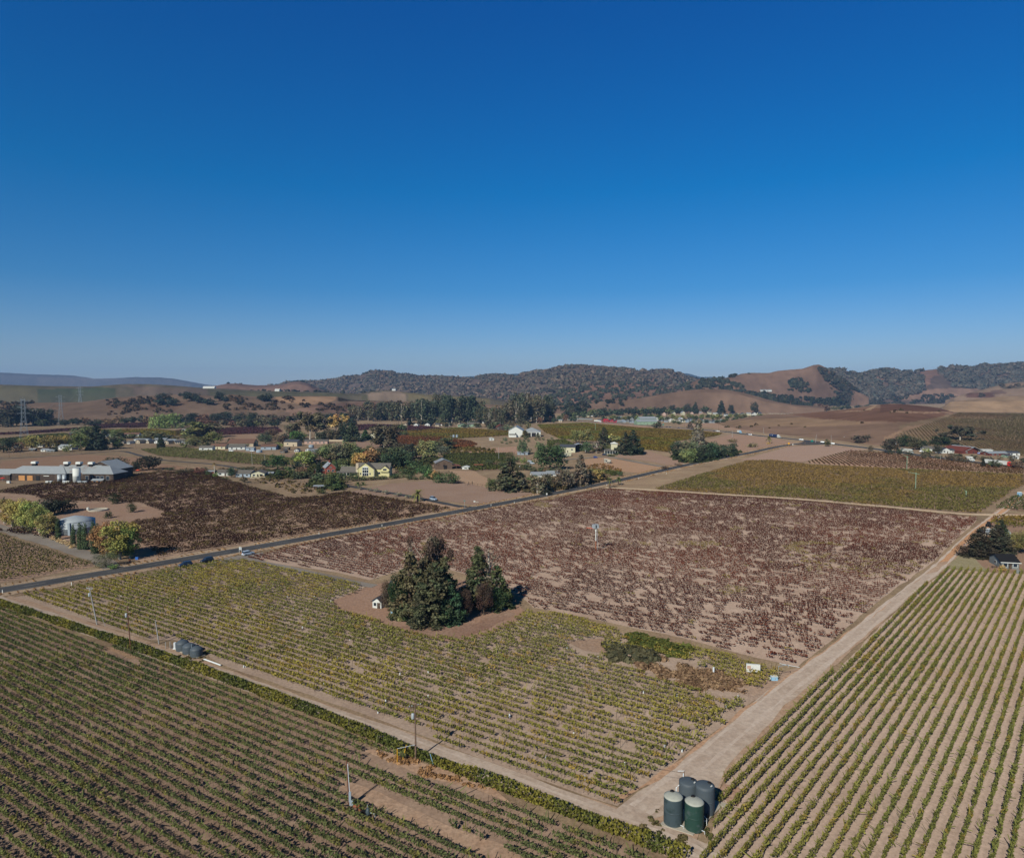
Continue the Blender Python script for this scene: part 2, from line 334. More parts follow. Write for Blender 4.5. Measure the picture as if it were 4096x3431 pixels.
# paddocks and fallow parcels in the middle distance
for i, (nm, poly, c, c2) in enumerate([
    ('field', [(1360, 1975), (1560, 1935), (1800, 1915), (1880, 1925), (2000, 1935), (2330, 1965), (2130, 1990), (1930, 2022), (1700, 1995)], (150, 118, 100), (136, 104, 86)),
    ('field', [(1800, 1880), (1900, 1885), (2000, 1945), (2000, 1960), (1830, 1925), (1790, 1895)], (166, 130, 100), (154, 118, 90)),
    ('field', [(0, 1845), (300, 1815), (560, 1830), (600, 1850), (760, 1870), (820, 1880), (620, 1885), (420, 1895), (0, 1925)], (152, 115, 88), (140, 102, 76)),
    ('field', [(0, 1805), (200, 1812), (430, 1800), (0, 1826)], (150, 118, 88), (135, 108, 74)),
    ('field', [(840, 1785), (880, 1750), (930, 1738), (1030, 1735), (1040, 1760), (1000, 1790)], (156, 120, 92), None),
    ('field', [(1260, 1790), (1450, 1765), (1560, 1780), (1580, 1800), (1400, 1820), (1250, 1860), (1100, 1830)], (150, 115, 95), (138, 104, 84)),
    ('field', [(1840, 1820), (1900, 1795), (2070, 1785), (2080, 1815), (1960, 1817), (1860, 1822)], (166, 126, 100), (150, 110, 88)),
    ('field', [(2340, 1838), (2420, 1828), (2640, 1868), (2680, 1868), (2560, 1893), (2440, 1880), (2335, 1855)], (168, 126, 92), (156, 116, 84)),
    ('field', [(2480, 1815), (2600, 1805), (2740, 1850), (2700, 1864), (2560, 1840), (2460, 1828)], (155, 120, 100), (142, 108, 88)),
    ('field', [(2830, 1760), (2920, 1738), (3060, 1745), (3200, 1775), (3090, 1790), (2960, 1820), (2950, 1800)], (158, 120, 96), (145, 110, 90)),
    ('field', [(2960, 1840), (3160, 1785), (3300, 1780), (3480, 1798), (3380, 1806), (3210, 1848)], (160, 126, 108), (150, 116, 98)),
    ('field', [(2380, 1690), (2560, 1700), (2640, 1715), (2480, 1708), (2370, 1695)], (165, 125, 98), None),
    ('field', [(2700, 1700), (2800, 1692), (3000, 1690), (3080, 1700), (3010, 1732), (2850, 1712)], (160, 122, 96), None),
    ('field', [(1620, 1998), (1700, 2003), (1880, 2038), (1780, 2040), (1700, 2020)], (168, 130, 100), None),
    ('clearing', [(215, 2060), (330, 2015), (500, 2010), (600, 2030), (650, 2060), (560, 2080), (440, 2110), (400, 2190), (250, 2150), (150, 2110)], (160, 124, 100), (150, 112, 90)),
    ('clearing', [(1330, 2400), (1420, 2370), (1500, 2340), (1700, 2300), (1900, 2330), (2080, 2420), (2110, 2448), (2050, 2500), (1960, 2540), (1850, 2566), (1700, 2552), (1500, 2494), (1350, 2442)], (158, 120, 98), (148, 108, 84)),
    ('needle_litter', [(1560, 2505), (1700, 2500), (1900, 2490), (2020, 2440), (2060, 2455), (1960, 2520), (1850, 2552), (1720, 2545)], (138, 100, 80), (146, 112, 90)),
    ('clearing', [(2270, 2570), (2400, 2555), (2480, 2590), (2450, 2620), (2330, 2600)], (158, 124, 100), None),
    ('clearing', [(2900, 2690), (2990, 2650), (3130, 2690), (3190, 2670), (3240, 2720), (3060, 2820), (2960, 2770)], (170, 142, 124), (150, 116, 92)),
    ('lawn', [(3770, 2255), (3840, 2215), (3960, 2245), (4030, 2275), (3990, 2292), (3780, 2272)], (128, 118, 78), (148, 130, 96)),
    ('clearing', [(3900, 2100), (3990, 2052), (4200, 2058), (4200, 2300), (3960, 2290), (3900, 2240), (3960, 2150)], (148, 112, 88), None),
    ('clearing', [(1020, 1925), (1200, 1905), (1320, 1925), (1350, 1955), (1240, 1985), (1150, 1975)], (156, 124, 96), (128, 104, 76)),
    ('clearing', [(1440, 2990), (1560, 3005), (1700, 3060), (1900, 3125), (2060, 3205), (1900, 3150), (1700, 3110), (1560, 3050)], (166, 124, 94), (176, 138, 108)),
    ('clearing', [(1340, 3110), (1440, 3130), (1700, 3250), (2000, 3380), (2160, 3460), (1980, 3440), (1600, 3270), (1360, 3150)], (164, 126, 98), (172, 136, 108)),
    ('clearing', [(410, 2585), (470, 2590), (560, 2625), (560, 2640), (500, 2640)], (170, 130, 95), None),
    ('leaf_litter', [(2850, 3160), (2900, 3130), (2960, 3150), (2975, 3190), (2950, 3230), (2900, 3215)], (166, 122, 98), (166, 134, 116)),
]):
    lay(nm, poly, tuple(q * .95 for q in c), c2, (c[0] * .93, c[1] * .88, c[2] * .80), .05 + .002 * i, scale=.05, jit=1.1 if nm != 'field' else .8, fine=.34)

# ------------------------------------------------------------------ roads
def asph(name, c, c2, tire=True):
    m, t, o = newmat(name); P = nd(t, 'ShaderNodeNewGeometry').outputs['Position']
    c1 = mixc(t, ramp(t, noise(t, P, .06, 5), .35, .65), tuple(c), tuple(c2)); v = noise(t, P, 3.0, 3, .8)
    mr = nd(t, 'ShaderNodeMapRange'); mr.inputs[3].default_value = .8; mr.inputs[4].default_value = 1.2; t.links.new(v, mr.inputs[0])
    c1 = mixc(t, 1.0, c1, mr.outputs[0], 'MULTIPLY'); p = nd(t, 'ShaderNodeBsdfPrincipled', Roughness=.9); p.inputs['Specular IOR Level'].default_value = .12; t.links.new(c1, p.inputs['Base Color']); t.links.new(p.outputs[0], o.inputs[0]); return m
ASP = asph('asphalt', A(82, 79, 80), A(68, 66, 68)); ASP2 = asph('pale_gravel', A(146, 134, 126), A(126, 114, 106))
DUST = soil_mat('pale_dust', soft(A(178, 158, 146), .2), soft(A(168, 146, 132), .2), soft(A(158, 134, 118), .2), .2, .2, fine=.14)
LINE = solid('road_paint', A(150, 146, 136), .8, 0, .3, .4)
VERGE = soil_mat('dry_grass_verge', soft(A(162, 132, 104), .25), soft(A(146, 114, 88), .25), soft(A(176, 150, 118), .25), .06, .5, fine=.35)
DIRT = soil_mat('dirt_road_soil', soft(A(166, 144, 130), .2), soft(A(152, 128, 112), .2), soft(A(178, 158, 144), .2), .09, .35, fine=.2)
MAIN = [(-300, 2395), (0, 2361), (350, 2303), (700, 2244), (1030, 2188), (1350, 2132), (1700, 2070), (2060, 2004), (2250, 1967), (2467, 1923), (2750, 1859), (2900, 1830), (3000, 1811), (3110, 1787), (3190, 1775), (3260, 1769)]
ml = dense(MAIN, 2.0)
strip('road_verge', ml, 15.5, .10, VERGE, jit=1.2)
rd = strip('main_road', ml, 7.6, .14, ASP)
strip('edge_line', ml, .16, .146, LINE, 3.25, parent=rd); strip('edge_line', ml, .16, .146, LINE, -3.25, parent=rd)
strip('centre_line', ml, .16, .146, LINE, 0, parent=rd, dash=3)
HWY = [(2150, 1669), (2317, 1683), (2450, 1692), (2643, 1706), (2767, 1715), (2900, 1727), (3000, 1739), (3129, 1752), (3257, 1766), (3343, 1777), (3471, 1792), (3583, 1807), (3679, 1821), (3810, 1838), (3925, 1852), (4096, 1871), (4300, 1896)]
hl = dense(HWY, 4.0)
strip('highway_verge', hl, 24, .10, VERGE, jit=1.2)
hw = strip('highway', hl, 14, .15, ASP)
for off in (6.3, -6.3, .2, -.2): strip('edge_line', hl, .3, .156, LINE, off, parent=hw)
sheet('junction_apron', [(3170, 1779), (3205, 1770), (3225, 1761), (3330, 1774), (3360, 1779), (3290, 1777), (3210, 1780)], .165, ASP, .2)
for nm, pts, wd, m, z in [
    ('driveway', [(1330, 1918), (1380, 1940), (1500, 1962), (1640, 1985), (1740, 2006), (1860, 2028), (1950, 2026)], 4.6, ASP, .13),
    ('gravel_drive', [(-80, 2090), (0, 2110), (100, 2142), (200, 2172), (320, 2212), (395, 2238), (455, 2275)], 6.5, ASP2, .13),
    ('farm_lane', [(-60, 1838), (250, 1822), (430, 1806), (500, 1806), (560, 1822), (650, 1840), (860, 1858), (1000, 1882), (1090, 1900)], 4.0, ASP, .13),
    ('driveway', [(2250, 1840), (2300, 1835), (2400, 1828), (2450, 1830), (2600, 1858), (2700, 1872)], 5, ASP2, .125),
    ('house_track', [(985, 2232), (1060, 2253), (1150, 2272), (1300, 2305), (1440, 2335), (1500, 2345)], 3.6, ASP2, .13),
    ('field_track', [(2420, 1950), (2560, 1957), (2850, 1975), (3170, 1995), (3500, 2022), (3840, 2055), (4050, 2060), (4200, 2066)], 5.0, soil_mat('pale_track', A(176, 156, 138), A(166, 146, 128), A(180, 140, 105), .05, .2), .128),
    ('gravel_pulloff', [(850, 2262), (930, 2235), (1000, 2222), (1060, 2215)], 5.5, ASP2, .118),
]:
    strip(nm, dense(pts, 2.0), wd, z, m, jit=.5)
strip('dirt_road', dense([(-60, 2385), (20, 2407), (586, 2600), (1200, 2812), (1700, 2990), (2100, 3140), (2350, 3235), (2640, 3345), (2960, 3480)], 2.0), 4.2, .12, DIRT, jit=.35)
sheet('dirt_road_margin', [(30, 2384), (90, 2396), (400, 2500), (700, 2600), (860, 2660), (1200, 2780), (1700, 2952), (2060, 3105), (2480, 3235), (3020, 2805), (3090, 2745), (3240, 2650), (3560, 2408), (3740, 2256), (3850, 2150), (3990, 2040), (4200, 1890), (4200, 1940), (4096, 2010), (4010, 2060), (3900, 2160), (3830, 2225), (3775, 2280), (3590, 2432), (3330, 2672), (2910, 3090), (2870, 3200), (2800, 3330), (2760, 3440), (3000, 3600), (2600, 3400), (2330, 3262), (1980, 3120), (1700, 3010), (1200, 2822), (586, 2606), (20, 2412)], .11,
      soil_mat('reddish_margin', soft(A(160, 132, 112), .15), soft(A(146, 112, 88), .15), soft(A(170, 144, 126), .15), .06, .35, fine=.3), .4)
for nm_, off_, lw in (('wheel_rut', .85, .55), ('wheel_rut', -.85, .55)):
    strip(nm_, dense([(-60, 2385), (20, 2407), (586, 2600), (1200, 2812), (1700, 2990), (2100, 3140), (2350, 3235), (2640, 3345), (2960, 3480)], 1.5), lw, .1245, DUST, off_, jit=.22)
    strip(nm_, dense([(2560, 3240), (2760, 3080), (2960, 2910), (3150, 2750), (3380, 2575), (3600, 2390), (3760, 2262), (3880, 2145), (4010, 2045), (4200, 1905)], 1.5), lw * 1.5, .1265, DUST, off_ * 1.7, jit=.3)
strip('tyre_scuff', dense([(2500, 3240), (2700, 3130), (2900, 2965), (3120, 2790), (3350, 2612), (3600, 2412)], 1.5), .8, .1262, soil_mat('scuffed_soil', A(160, 126, 104), A(168, 138, 118), A(150, 112, 90), .1, .2), 2.6, jit=.5)
sheet('dirt_road', [(2560, 3300), (2650, 3262), (2700, 3180), (2860, 3150), (2900, 3075), (3110, 2855), (3325, 2660), (3590, 2430), (3768, 2282), (3700, 2300), (3530, 2425), (3260, 2630), (3040, 2790), (2850, 2950), (2560, 3170), (2440, 3260)], .122, DIRT, .5)
sheet('dirt_road', [(3750, 2250), (3860, 2150), (4000, 2040), (4200, 1895), (4200, 1925), (4060, 2010), (3920, 2140), (3800, 2245)], .122, soil_mat('orange_dirt', A(172, 130, 102), A(160, 118, 90), A(178, 140, 114), .05, .2), .5)

# ------------------------------------------------------------------ hills
HT = {}                                    # name -> (fn(x_px, t) -> point) for planting
def hill(name, crest, base, d1, rough=0.0, paint=None, base_c=(150, 112, 88), over=1.25, cols=8.0, rows=46, lump=0.0, nm='hill', power=1.0):
    """a ridge standing on the plain: foot where base meets the ground, top at depth d1, falling away behind"""
    cx = np.array([p[0] for p in crest], float); cy = np.array([p[1] for p in crest], float)
    bx = np.array([p[0] for p in base], float); by = np.array([p[1] for p in base], float)
    xs = np.arange(cx[0], cx[-1] + 1, cols); ts = np.r_[np.linspace(0, 1, rows), np.linspace(1.03, over, 5)]
    def surf(x, t):
        x = np.asarray(x, float); t = np.asarray(t, float)
        yb = np.interp(x, bx, by); d0 = G_depth(yb); yc = np.interp(x, cx, cy) + (vn(x, x * 0, 37, 5) - .5) * rough + (vn(x, x * 0, 11, 6) - .5) * rough * .6
        d = d0 + (d1 - d0) * t; X = (x - 2048) / F * d
        b = (1715.5 - yc) / F; hc = H + d1 * (-sin(PIT) + b * cos(PIT)) / (cos(PIT) + b * sin(PIT))
        s = np.where(t < 1, np.sin(np.clip(t, 0, 1) * pi / 2) ** (1.35 * power), 1 - (t - 1) * .9)
        env = np.clip(np.sin(np.clip(t, 0, 1) * pi), 0, 1)
        wob = (fbm(X, d, d1 * .12, 11, 4) - .5) * lump * env
        e = np.clip(np.minimum(x - cx[0], cx[-1] - x) / 60.0, 0, 1)
        return X, d, hc * s * (e if False else 1) + wob - 1.0
    g, tt = np.meshgrid(xs, ts); X, Y, Z = surf(g, tt); Z[-1] = -30
    nx, nt_ = len(xs), len(ts)
    V = np.stack([X.ravel(), Y.ravel(), Z.ravel()], 1)
    i = np.arange(nx - 1)[None, :] + nx * np.arange(nt_ - 1)[:, None]
    Fq = np.stack([i, i + 1, i + nx + 1, i + nx], -1).reshape(-1, 4)
    px, py = PJ(V[:, 0], V[:, 1], V[:, 2]); C = np.tile(soft(A(*base_c, .72), .25), (len(V), 1))
    wx = px + (fbm(px, py * 3, 30, 21) - .5) * 14; wy = py + (fbm(px, py * 3, 24, 31) - .5) * 5
    for poly, c in (paint or []): C[inpoly(wx, wy, poly)] = soft(A(*c, .76), .22)
    me = bpy.data.meshes.new(name); me.vertices.add(len(V)); me.vertices.foreach_set('co', V.astype(np.float32).ravel())
    n = len(Fq); me.loops.add(n * 4); me.loops.foreach_set('vertex_index', Fq.astype(np.int32).ravel()); me.polygons.add(n)
    me.polygons.foreach_set('loop_start', np.arange(0, 4 * n, 4, dtype=np.int32)); me.polygons.foreach_set('use_smooth', np.ones(n, bool))
    a = me.color_attributes.new('Col', 'FLOAT_COLOR', 'POINT'); cc = np.ones((len(V), 4), np.float32); cc[:, :3] = C; a.data.foreach_set('color', cc.ravel())
    me.update(calc_edges=True); tag(mobj(nm, me, HILL), kind='structure'); HT[name] = (surf, cx[0], cx[-1]); return surf
def G_depth(y):
    b = (1715.5 - np.asarray(y, float)) / F; return H / (sin(PIT) - b * cos(PIT)) * (cos(PIT) + b * sin(PIT))
def clumps(name, P, Rr, n, leaf, col, seed=1, flat=.8, kind='stuff', mat_=None):
    """foliage masses: P (k,3) centres, Rr (k,) radii, n leaf faces each"""
    g = np.random.default_rng(seed); k = len(P)
    if k == 0: return None
    d = g.normal(size=(k, n, 3)); d /= np.linalg.norm(d, axis=2)[..., None]; d[..., 2] = np.abs(d[..., 2]) * .9 + .02
    c = P[:, None, :] + d * (Rr[:, None, None] * g.uniform(.65, 1.05, (k, n, 1))) * [1, 1, flat]
    u = np.cross(d, g.normal(size=(k, n, 3))); u /= np.linalg.norm(u, axis=2)[..., None]; v = np.cross(d, u) + g.normal(size=(k, n, 3)) * .45
    s = (Rr[:, None, None] * leaf) * g.uniform(.6, 1.3, (k, n, 1)); u = u * s; v = v * s * .8
    V = np.stack([c - u - v, c + u - v * .6, c + u * .7 + v, c - u * .8 + v], 2).reshape(-1, 3)
    cc = np.repeat(np.asarray(col)[:, None, :] * g.uniform(.7, 1.3, (k, n, 1)), 4, axis=1).reshape(-1, 3)
    o = mobj(name, qmesh(name, V, np.clip(cc, 0, 1)), mat_ or FOL, color=(1, 1, 1)); return tag(o, kind=kind)
def plant_hill(hn, nm, n, size, c, c2, polys=None, nz=(60, .5), seed=1, tr=(0.02, 1.0), nf=12, leaf=.5, label=None):
    surf, x0, x1 = HT[hn]; g = np.random.default_rng(seed)
    x = g.uniform(x0, x1, n * 5); t = g.uniform(tr[0], tr[1], n * 5); X, Y, Z = surf(x, t); px, py = PJ(X, Y, Z)
    m = fbm(px, py * 2.2, nz[0], seed + 50) > nz[1]
    if polys is not None:
        wx = px + (fbm(px, py * 3, 26, 77) - .5) * 22; wy = py + (fbm(px, py * 3, 20, 88) - .5) * 8
        q = np.zeros(len(px), bool)
        for p in polys: q |= inpoly(wx, wy, p)
        m &= q
    idx = np.where(m)[0][:n]; r = g.uniform(*size, len(idx)); P = np.stack([X[idx], Y[idx], Z[idx] + r * .25], 1)
    mx = g.uniform(0, 1, (len(idx), 1)); col = A(*c) * mx + A(*c2) * (1 - mx)
    o = clumps(nm, P, r, nf, leaf, col, seed)
    return o
BIG = [(-400, 4500)]
hill('far_left', [(-300, 1500), (-100, 1492), (0, 1490), (147, 1496), (300, 1502), (383, 1514), (467, 1513), (550, 1508), (640, 1509), (700, 1514), (760, 1526), (833, 1539), (920, 1546), (1000, 1550)], [(-300, 1580), (1000, 1580)], 8500, 2, [([(0, 1500), (700, 1520), (800, 1545), (0, 1545)], (100, 90, 90)), ([(150, 1510), (380, 1515), (300, 1530), (180, 1530)], (112, 98, 94))], (84, 78, 80), nm='hill', lump=60)
hill('far_centre', [(1660, 1512), (1820, 1509), (1883, 1505), (1943, 1503), (1967, 1498), (2067, 1495), (2100, 1493), (2133, 1493), (2300, 1500), (2560, 1492), (2587, 1488), (2650, 1487), (2700, 1490), (2750, 1493), (2800, 1507), (2843, 1506), (2890, 1510), (2960, 1530)], [(1660, 1580), (2960, 1580)], 9800, 2, None, (70, 80, 75), nm='hill', lump=60)
hill('h3', [(1080, 1545), (1133, 1538), (1200, 1524), (1250, 1530), (1333, 1524), (1380, 1510), (1417, 1508), (1460, 1493), (1517, 1483), (1547, 1482), (1577, 1493), (1600, 1502), (1633, 1498), (1667, 1508), (1767, 1510), (1833, 1515), (1877, 1523), (1943, 1508), (1993, 1503), (2040, 1511), (2087, 1503), (2150, 1491), (2197, 1487), (2233, 1471), (2283, 1468), (2367, 1472), (2417, 1477), (2500, 1482), (2583, 1487), (2693, 1490), (2720, 1500), (2753, 1518), (2800, 1519), (2900, 1530), (3000, 1545)], [(1080, 1600), (1500, 1608), (2000, 1620), (2400, 1640), (3000, 1625)], 4200, 3,
     [([(1080, 1500), (2000, 1500), (2200, 1600), (1080, 1600)], (118, 96, 84)), ([(2140, 1495), (2190, 1490), (2200, 1510), (2140, 1512)], (150, 112, 88)), ([(2200, 1590), (2300, 1545), (2480, 1500), (2760, 1520), (2800, 1640), (2200, 1640)], (150, 108, 84)), ([(2380, 1485), (2480, 1482), (2480, 1492), (2370, 1494)], (158, 116, 90)), ([(1900, 1580), (2080, 1565), (2100, 1600), (1900, 1600)], (150, 108, 84))], (120, 98, 82), lump=95)
hill('knoll', [(780, 1556), (830, 1549), (863, 1543), (907, 1534), (950, 1533), (1033, 1540), (1090, 1539), (1133, 1537), (1170, 1527), (1200, 1524), (1235, 1533), (1260, 1548), (1290, 1558), (1330, 1572)], [(780, 1590), (1330, 1590)], 3300, 1.5, None, (140, 102, 84), lump=15)
hill('h4', [(3250, 1520), (3300, 1482), (3314, 1479), (3371, 1481), (3400, 1490), (3429, 1501), (3486, 1487), (3543, 1477), (3600, 1489), (3653, 1484), (3753, 1474), (3790, 1467), (3896, 1474), (3939, 1459), (3967, 1457), (3996, 1464), (4025, 1461), (4096, 1454), (4200, 1450), (4400, 1462)], [(3250, 1620), (4400, 1610)], 3600, 3,
     [([(3470, 1515), (3520, 1505), (3540, 1535), (3500, 1545)], (150, 108, 86)), ([(3650, 1488), (3760, 1476), (3775, 1500), (3730, 1505), (3720, 1540), (3680, 1540), (3690, 1510)], (148, 106, 86)), ([(3560, 1560), (3900, 1550), (4200, 1525), (4200, 1600), (3560, 1600)], (150, 112, 90))], (112, 88, 76), lump=120)
hill('h3b', [(2730, 1545), (2800, 1512), (2850, 1512), (2900, 1511), (2967, 1493), (3000, 1490), (3071, 1491), (3114, 1481), (3206, 1474), (3251, 1460), (3271, 1458), (3290, 1466), (3314, 1484), (3340, 1505), (3380, 1530), (3420, 1560), (3480, 1590)], [(2730, 1632), (3480, 1622)], 2700, 2, None, (138, 102, 80), lump=80)
hill('m1', [(2130, 1640), (2200, 1626), (2280, 1618), (2350, 1615), (2400, 1605), (2480, 1598), (2567, 1590), (2633, 1578), (2717, 1563), (2800, 1554), (2900, 1556), (2960, 1566), (3030, 1585), (3100, 1604), (3180, 1618), (3300, 1628)], [(2130, 1655), (2600, 1648), (3000, 1640), (3300, 1636)], 1900, 1, None, (140, 106, 84), lump=22)
hill('left_vineyard_hill', [(-300, 1535), (0, 1537), (200, 1543), (367, 1545), (500, 1535), (600, 1535), (700, 1541), (817, 1551), (933, 1555), (1050, 1562), (1300, 1568), (1433, 1573), (1507, 1562), (1567, 1560), (1633, 1568), (1700, 1576), (1867, 1583), (1960, 1592), (2050, 1606)], [(-300, 1625), (2050, 1625)], 2500, .6,
     [([(-300, 1535), (220, 1545), (140, 1560), (0, 1570), (-300, 1565)], (98, 88, 56)), ([(100, 1560), (400, 1548), (620, 1568), (560, 1580), (330, 1606), (120, 1608)], (72, 78, 50)), ([(0, 1570), (130, 1576), (110, 1590), (0, 1588)], (160, 118, 96)), ([(0, 1592), (300, 1590), (360, 1610), (0, 1625)], (66, 70, 42)), ([(480, 1540), (830, 1556), (850, 1590), (640, 1575)], (112, 90, 74)), ([(830, 1558), (1300, 1572), (1500, 1582), (1200, 1582), (860, 1578)], (92, 84, 52)), ([(1480, 1572), (1600, 1562), (1640, 1588), (1460, 1580)], (138, 112, 90)), ([(1600, 1568), (1960, 1595), (1960, 1620), (1660, 1590)], (116, 100, 62)), ([(1355, 1586), (1640, 1592), (1640, 1600), (1350, 1602)], (62, 52, 40))], (104, 90, 66), lump=10)
hill('left_brush_hill', [(-300, 1622), (0, 1613), (150, 1609), (333, 1606), (420, 1594), (467, 1588), (600, 1580), (733, 1574), (800, 1578), (867, 1583), (933, 1576), (1000, 1583), (1083, 1587), (1167, 1583), (1280, 1582), (1350, 1586), (1400, 1598), (1533, 1603), (1700, 1606), (1900, 1612), (2100, 1625)], [(-300, 1700), (400, 1690), (800, 1686), (1200, 1682), (1600, 1668), (2100, 1650)], 1650, .8,
     [([(1090, 1586), (1350, 1586), (1340, 1600), (1270, 1622), (1130, 1608)], (176, 132, 96)), ([(440, 1600), (640, 1590), (760, 1610), (700, 1640), (430, 1640)], (128, 96, 74)), ([(1200, 1620), (1500, 1606), (1600, 1650), (1300, 1650)], (130, 96, 80)), ([(1150, 1640), (1270, 1625), (1270, 1665), (1160, 1665)], (160, 120, 98)), ([(1350, 1588), (1640, 1590), (1640, 1605), (1350, 1605)], (62, 52, 42))], (136, 106, 84), lump=16)
hill('r3', [(3780, 1600), (3840, 1580), (3905, 1562), (3960, 1548), (4025, 1531), (4096, 1526), (4200, 1520), (4500, 1530)], [(3780, 1625), (4500, 1640)], 2600, .6,
     [([(3960, 1562), (4010, 1558), (4030, 1575), (3965, 1577)], (118, 88, 72)), ([(3860, 1572), (3960, 1568), (3990, 1590), (3870, 1590)], (110, 72, 56)), ([(4000, 1545), (4200, 1538), (4200, 1550), (4010, 1556)], (100, 84, 66))], (150, 118, 92), lump=8)
hill('r2', [(3560, 1622), (3700, 1622), (3762, 1631), (3800, 1606), (3850, 1600), (3896, 1595), (3960, 1588), (4010, 1583), (4096, 1581), (4200, 1580), (4500, 1590)], [(3560, 1665), (4500, 1660)], 1900, .6, [([(3560, 1620), (3790, 1600), (3760, 1640), (3560, 1640)], (92, 86, 54)), ([(3800, 1606), (4200, 1600), (4200, 1650), (3760, 1650)], (190, 148, 106))], (174, 136, 98), lump=5)
R1C = [(2600, 1708), (2660, 1701), (2733, 1697), (2833, 1687), (2933, 1680), (3000, 1667), (3067, 1656), (3186, 1653), (3257, 1647), (3371, 1637), (3450, 1624), (3514, 1616), (3571, 1612), (3639, 1616), (3700, 1622), (3753, 1629), (3819, 1648), (3900, 1648), (4000, 1650), (4200, 1652), (4500, 1655)]
hill('r1', R1C, [(2600, 1714), (2760, 1708), (2900, 1715), (3000, 1728), (3129, 1742), (3343, 1765), (3583, 1795), (3810, 1815), (4100, 1830), (4500, 1850)], 1330, .4,
     [([(3150, 1655), (3500, 1630), (3780, 1650), (3770, 1685), (3600, 1688), (3300, 1680)], (140, 96, 72)), ([(3520, 1617), (3640, 1616), (3700, 1622), (3760, 1632), (3815, 1648), (3740, 1645), (3640, 1645), (3520, 1648)], (124, 84, 68)),
      ([(3330, 1647), (3480, 1640), (3520, 1615), (3506, 1616), (3450, 1645)], (186, 146, 110)), ([(3560, 1643), (3700, 1647), (3800, 1646), (3800, 1651), (3700, 1653), (3560, 1648)], (182, 138, 104)), ([(3800, 1650), (3822, 1650), (3770, 1698), (3750, 1700)], (176, 128, 98)),
      ([(3600, 1700), (3830, 1650), (4500, 1655), (4500, 1850), (3850, 1810), (3560, 1790), (3590, 1740)], (160, 128, 94)), ([(3530, 1752), (3630, 1706), (3700, 1695), (3690, 1702), (3600, 1730), (3545, 1760)], (184, 140, 104)), ([(2700, 1694), (3200, 1668), (3500, 1690), (3300, 1705), (2800, 1704)], (172, 132, 96))], (160, 120, 92), lump=4, cols=6, power=.8)
# vine rows of the far right hillside, planted on the slope
def hill_rows(hn, poly, ang, sp, c, c2, nm='vineyard', leaf=.9, step=2.6, seed=3, label=None):
    surf, x0, x1 = HT[hn]; g = np.random.default_rng(seed); P = np.array(poly, float)
    x = g.uniform(P[:, 0].min(), P[:, 0].max(), 42000); t = g.uniform(0.02, 1, 42000); X, Y, Z = surf(x, t)
    u = X * cos(ang) - Y * sin(ang); k = np.round(u / sp) * sp - u; X = X + k * cos(ang); Y = Y - k * sin(ang)
    xp = X / Y * F + 2048; d0 = G_depth(np.interp(xp, *BASE[hn])); tt = (Y - d0) / (DD[hn] - d0); X2, Y2, Z2 = surf(xp, np.clip(tt, 0, 1)); px, py = PJ(X2, Y2, Z2)
    m = inpoly(px, py, poly) & (tt > .01); X2, Y2, Z2 = X2[m], Y2[m], Z2[m]; n = len(X2)
    mx = fbm(X2, Y2, 60, seed)[:, None]; mx = np.clip((mx - .35) / .3, 0, 1); col = (A(*c) * mx + A(*c2) * (1 - mx)) * g.uniform(.7, 1.3, (n, 1))
    c0 = np.stack([X2, Y2, Z2 + .9], 1); dr = np.array([sin(ang), cos(ang), 0]) * g.uniform(.6, 1.4, (n, 1)) * leaf; up = np.array([0, 0, .55]) + g.normal(size=(n, 3)) * .25
    V = np.stack([c0 - dr - up, c0 + dr - up, c0 + dr + up, c0 - dr + up], 1).reshape(-1, 3)
    return tag(mobj(nm, qmesh(nm, V, col), FOL, color=(1, 1, 1)), label, 'vineyard', kind='stuff')
BASE = {'r1': ([2600, 2760, 2900, 3000, 3129, 3343, 3583, 3810, 4100, 4500], [1714, 1708, 1715, 1728, 1742, 1765, 1795, 1815, 1830, 1850])}; DD = {'r1': 1330}
hill_rows('r1', [(3600, 1735), (3700, 1700), (3835, 1652), (4120, 1656), (4120, 1830), (3850, 1806), (3570, 1782)], R(25), 4.0, (168, 150, 100), (176, 140, 100), leaf=.7, label='rust and olive vine rows climbing the hillside beyond the right-hand farm')
DKF, DK2 = (48, 56, 50), (74, 72, 64)
plant_hill('h3', 'woodland', 8840, (5.0, 14.4), (84, 84, 74), (124, 102, 88), [[(1080, 1480), (2040, 1500), (2200, 1480), (2320, 1460), (2760, 1480), (2800, 1560), (2500, 1530), (2250, 1560), (2150, 1600), (1900, 1615), (1080, 1610)]], (50, .36), 3, tr=(.02, 1.0), nf=11)
plant_hill('h3', 'woodland', 2550, (3.9, 10.8), (66, 72, 58), (84, 78, 62), [[(2180, 1560), (2500, 1510), (2800, 1520), (2900, 1640), (2180, 1640)]], (24, .45), 5, nf=12)
plant_hill('h3', 'woodland', 442, (3.9, 8.6), (50, 58, 48), (70, 68, 52), None, (20, .3), 15, tr=(.96, 1.0), nf=12)
plant_hill('h4', 'woodland', 8840, (5.0, 13.0), (80, 84, 78), (112, 98, 88), [[(3260, 1440), (4400, 1440), (4400, 1545), (3950, 1560), (3800, 1545), (3780, 1500), (3740, 1492), (3770, 1475), (3640, 1480), (3700, 1560), (3600, 1590), (3280, 1620)], [(3560, 1470), (3690, 1480), (3690, 1570), (3560, 1590)]], (30, .43), 7, nf=12)
plant_hill('h4', 'woodland', 1530, (3.3, 8.6), (52, 58, 50), (80, 72, 60), [[(3300, 1585), (4100, 1575), (4100, 1620), (3300, 1625)]], (40, .4), 8, nf=12)
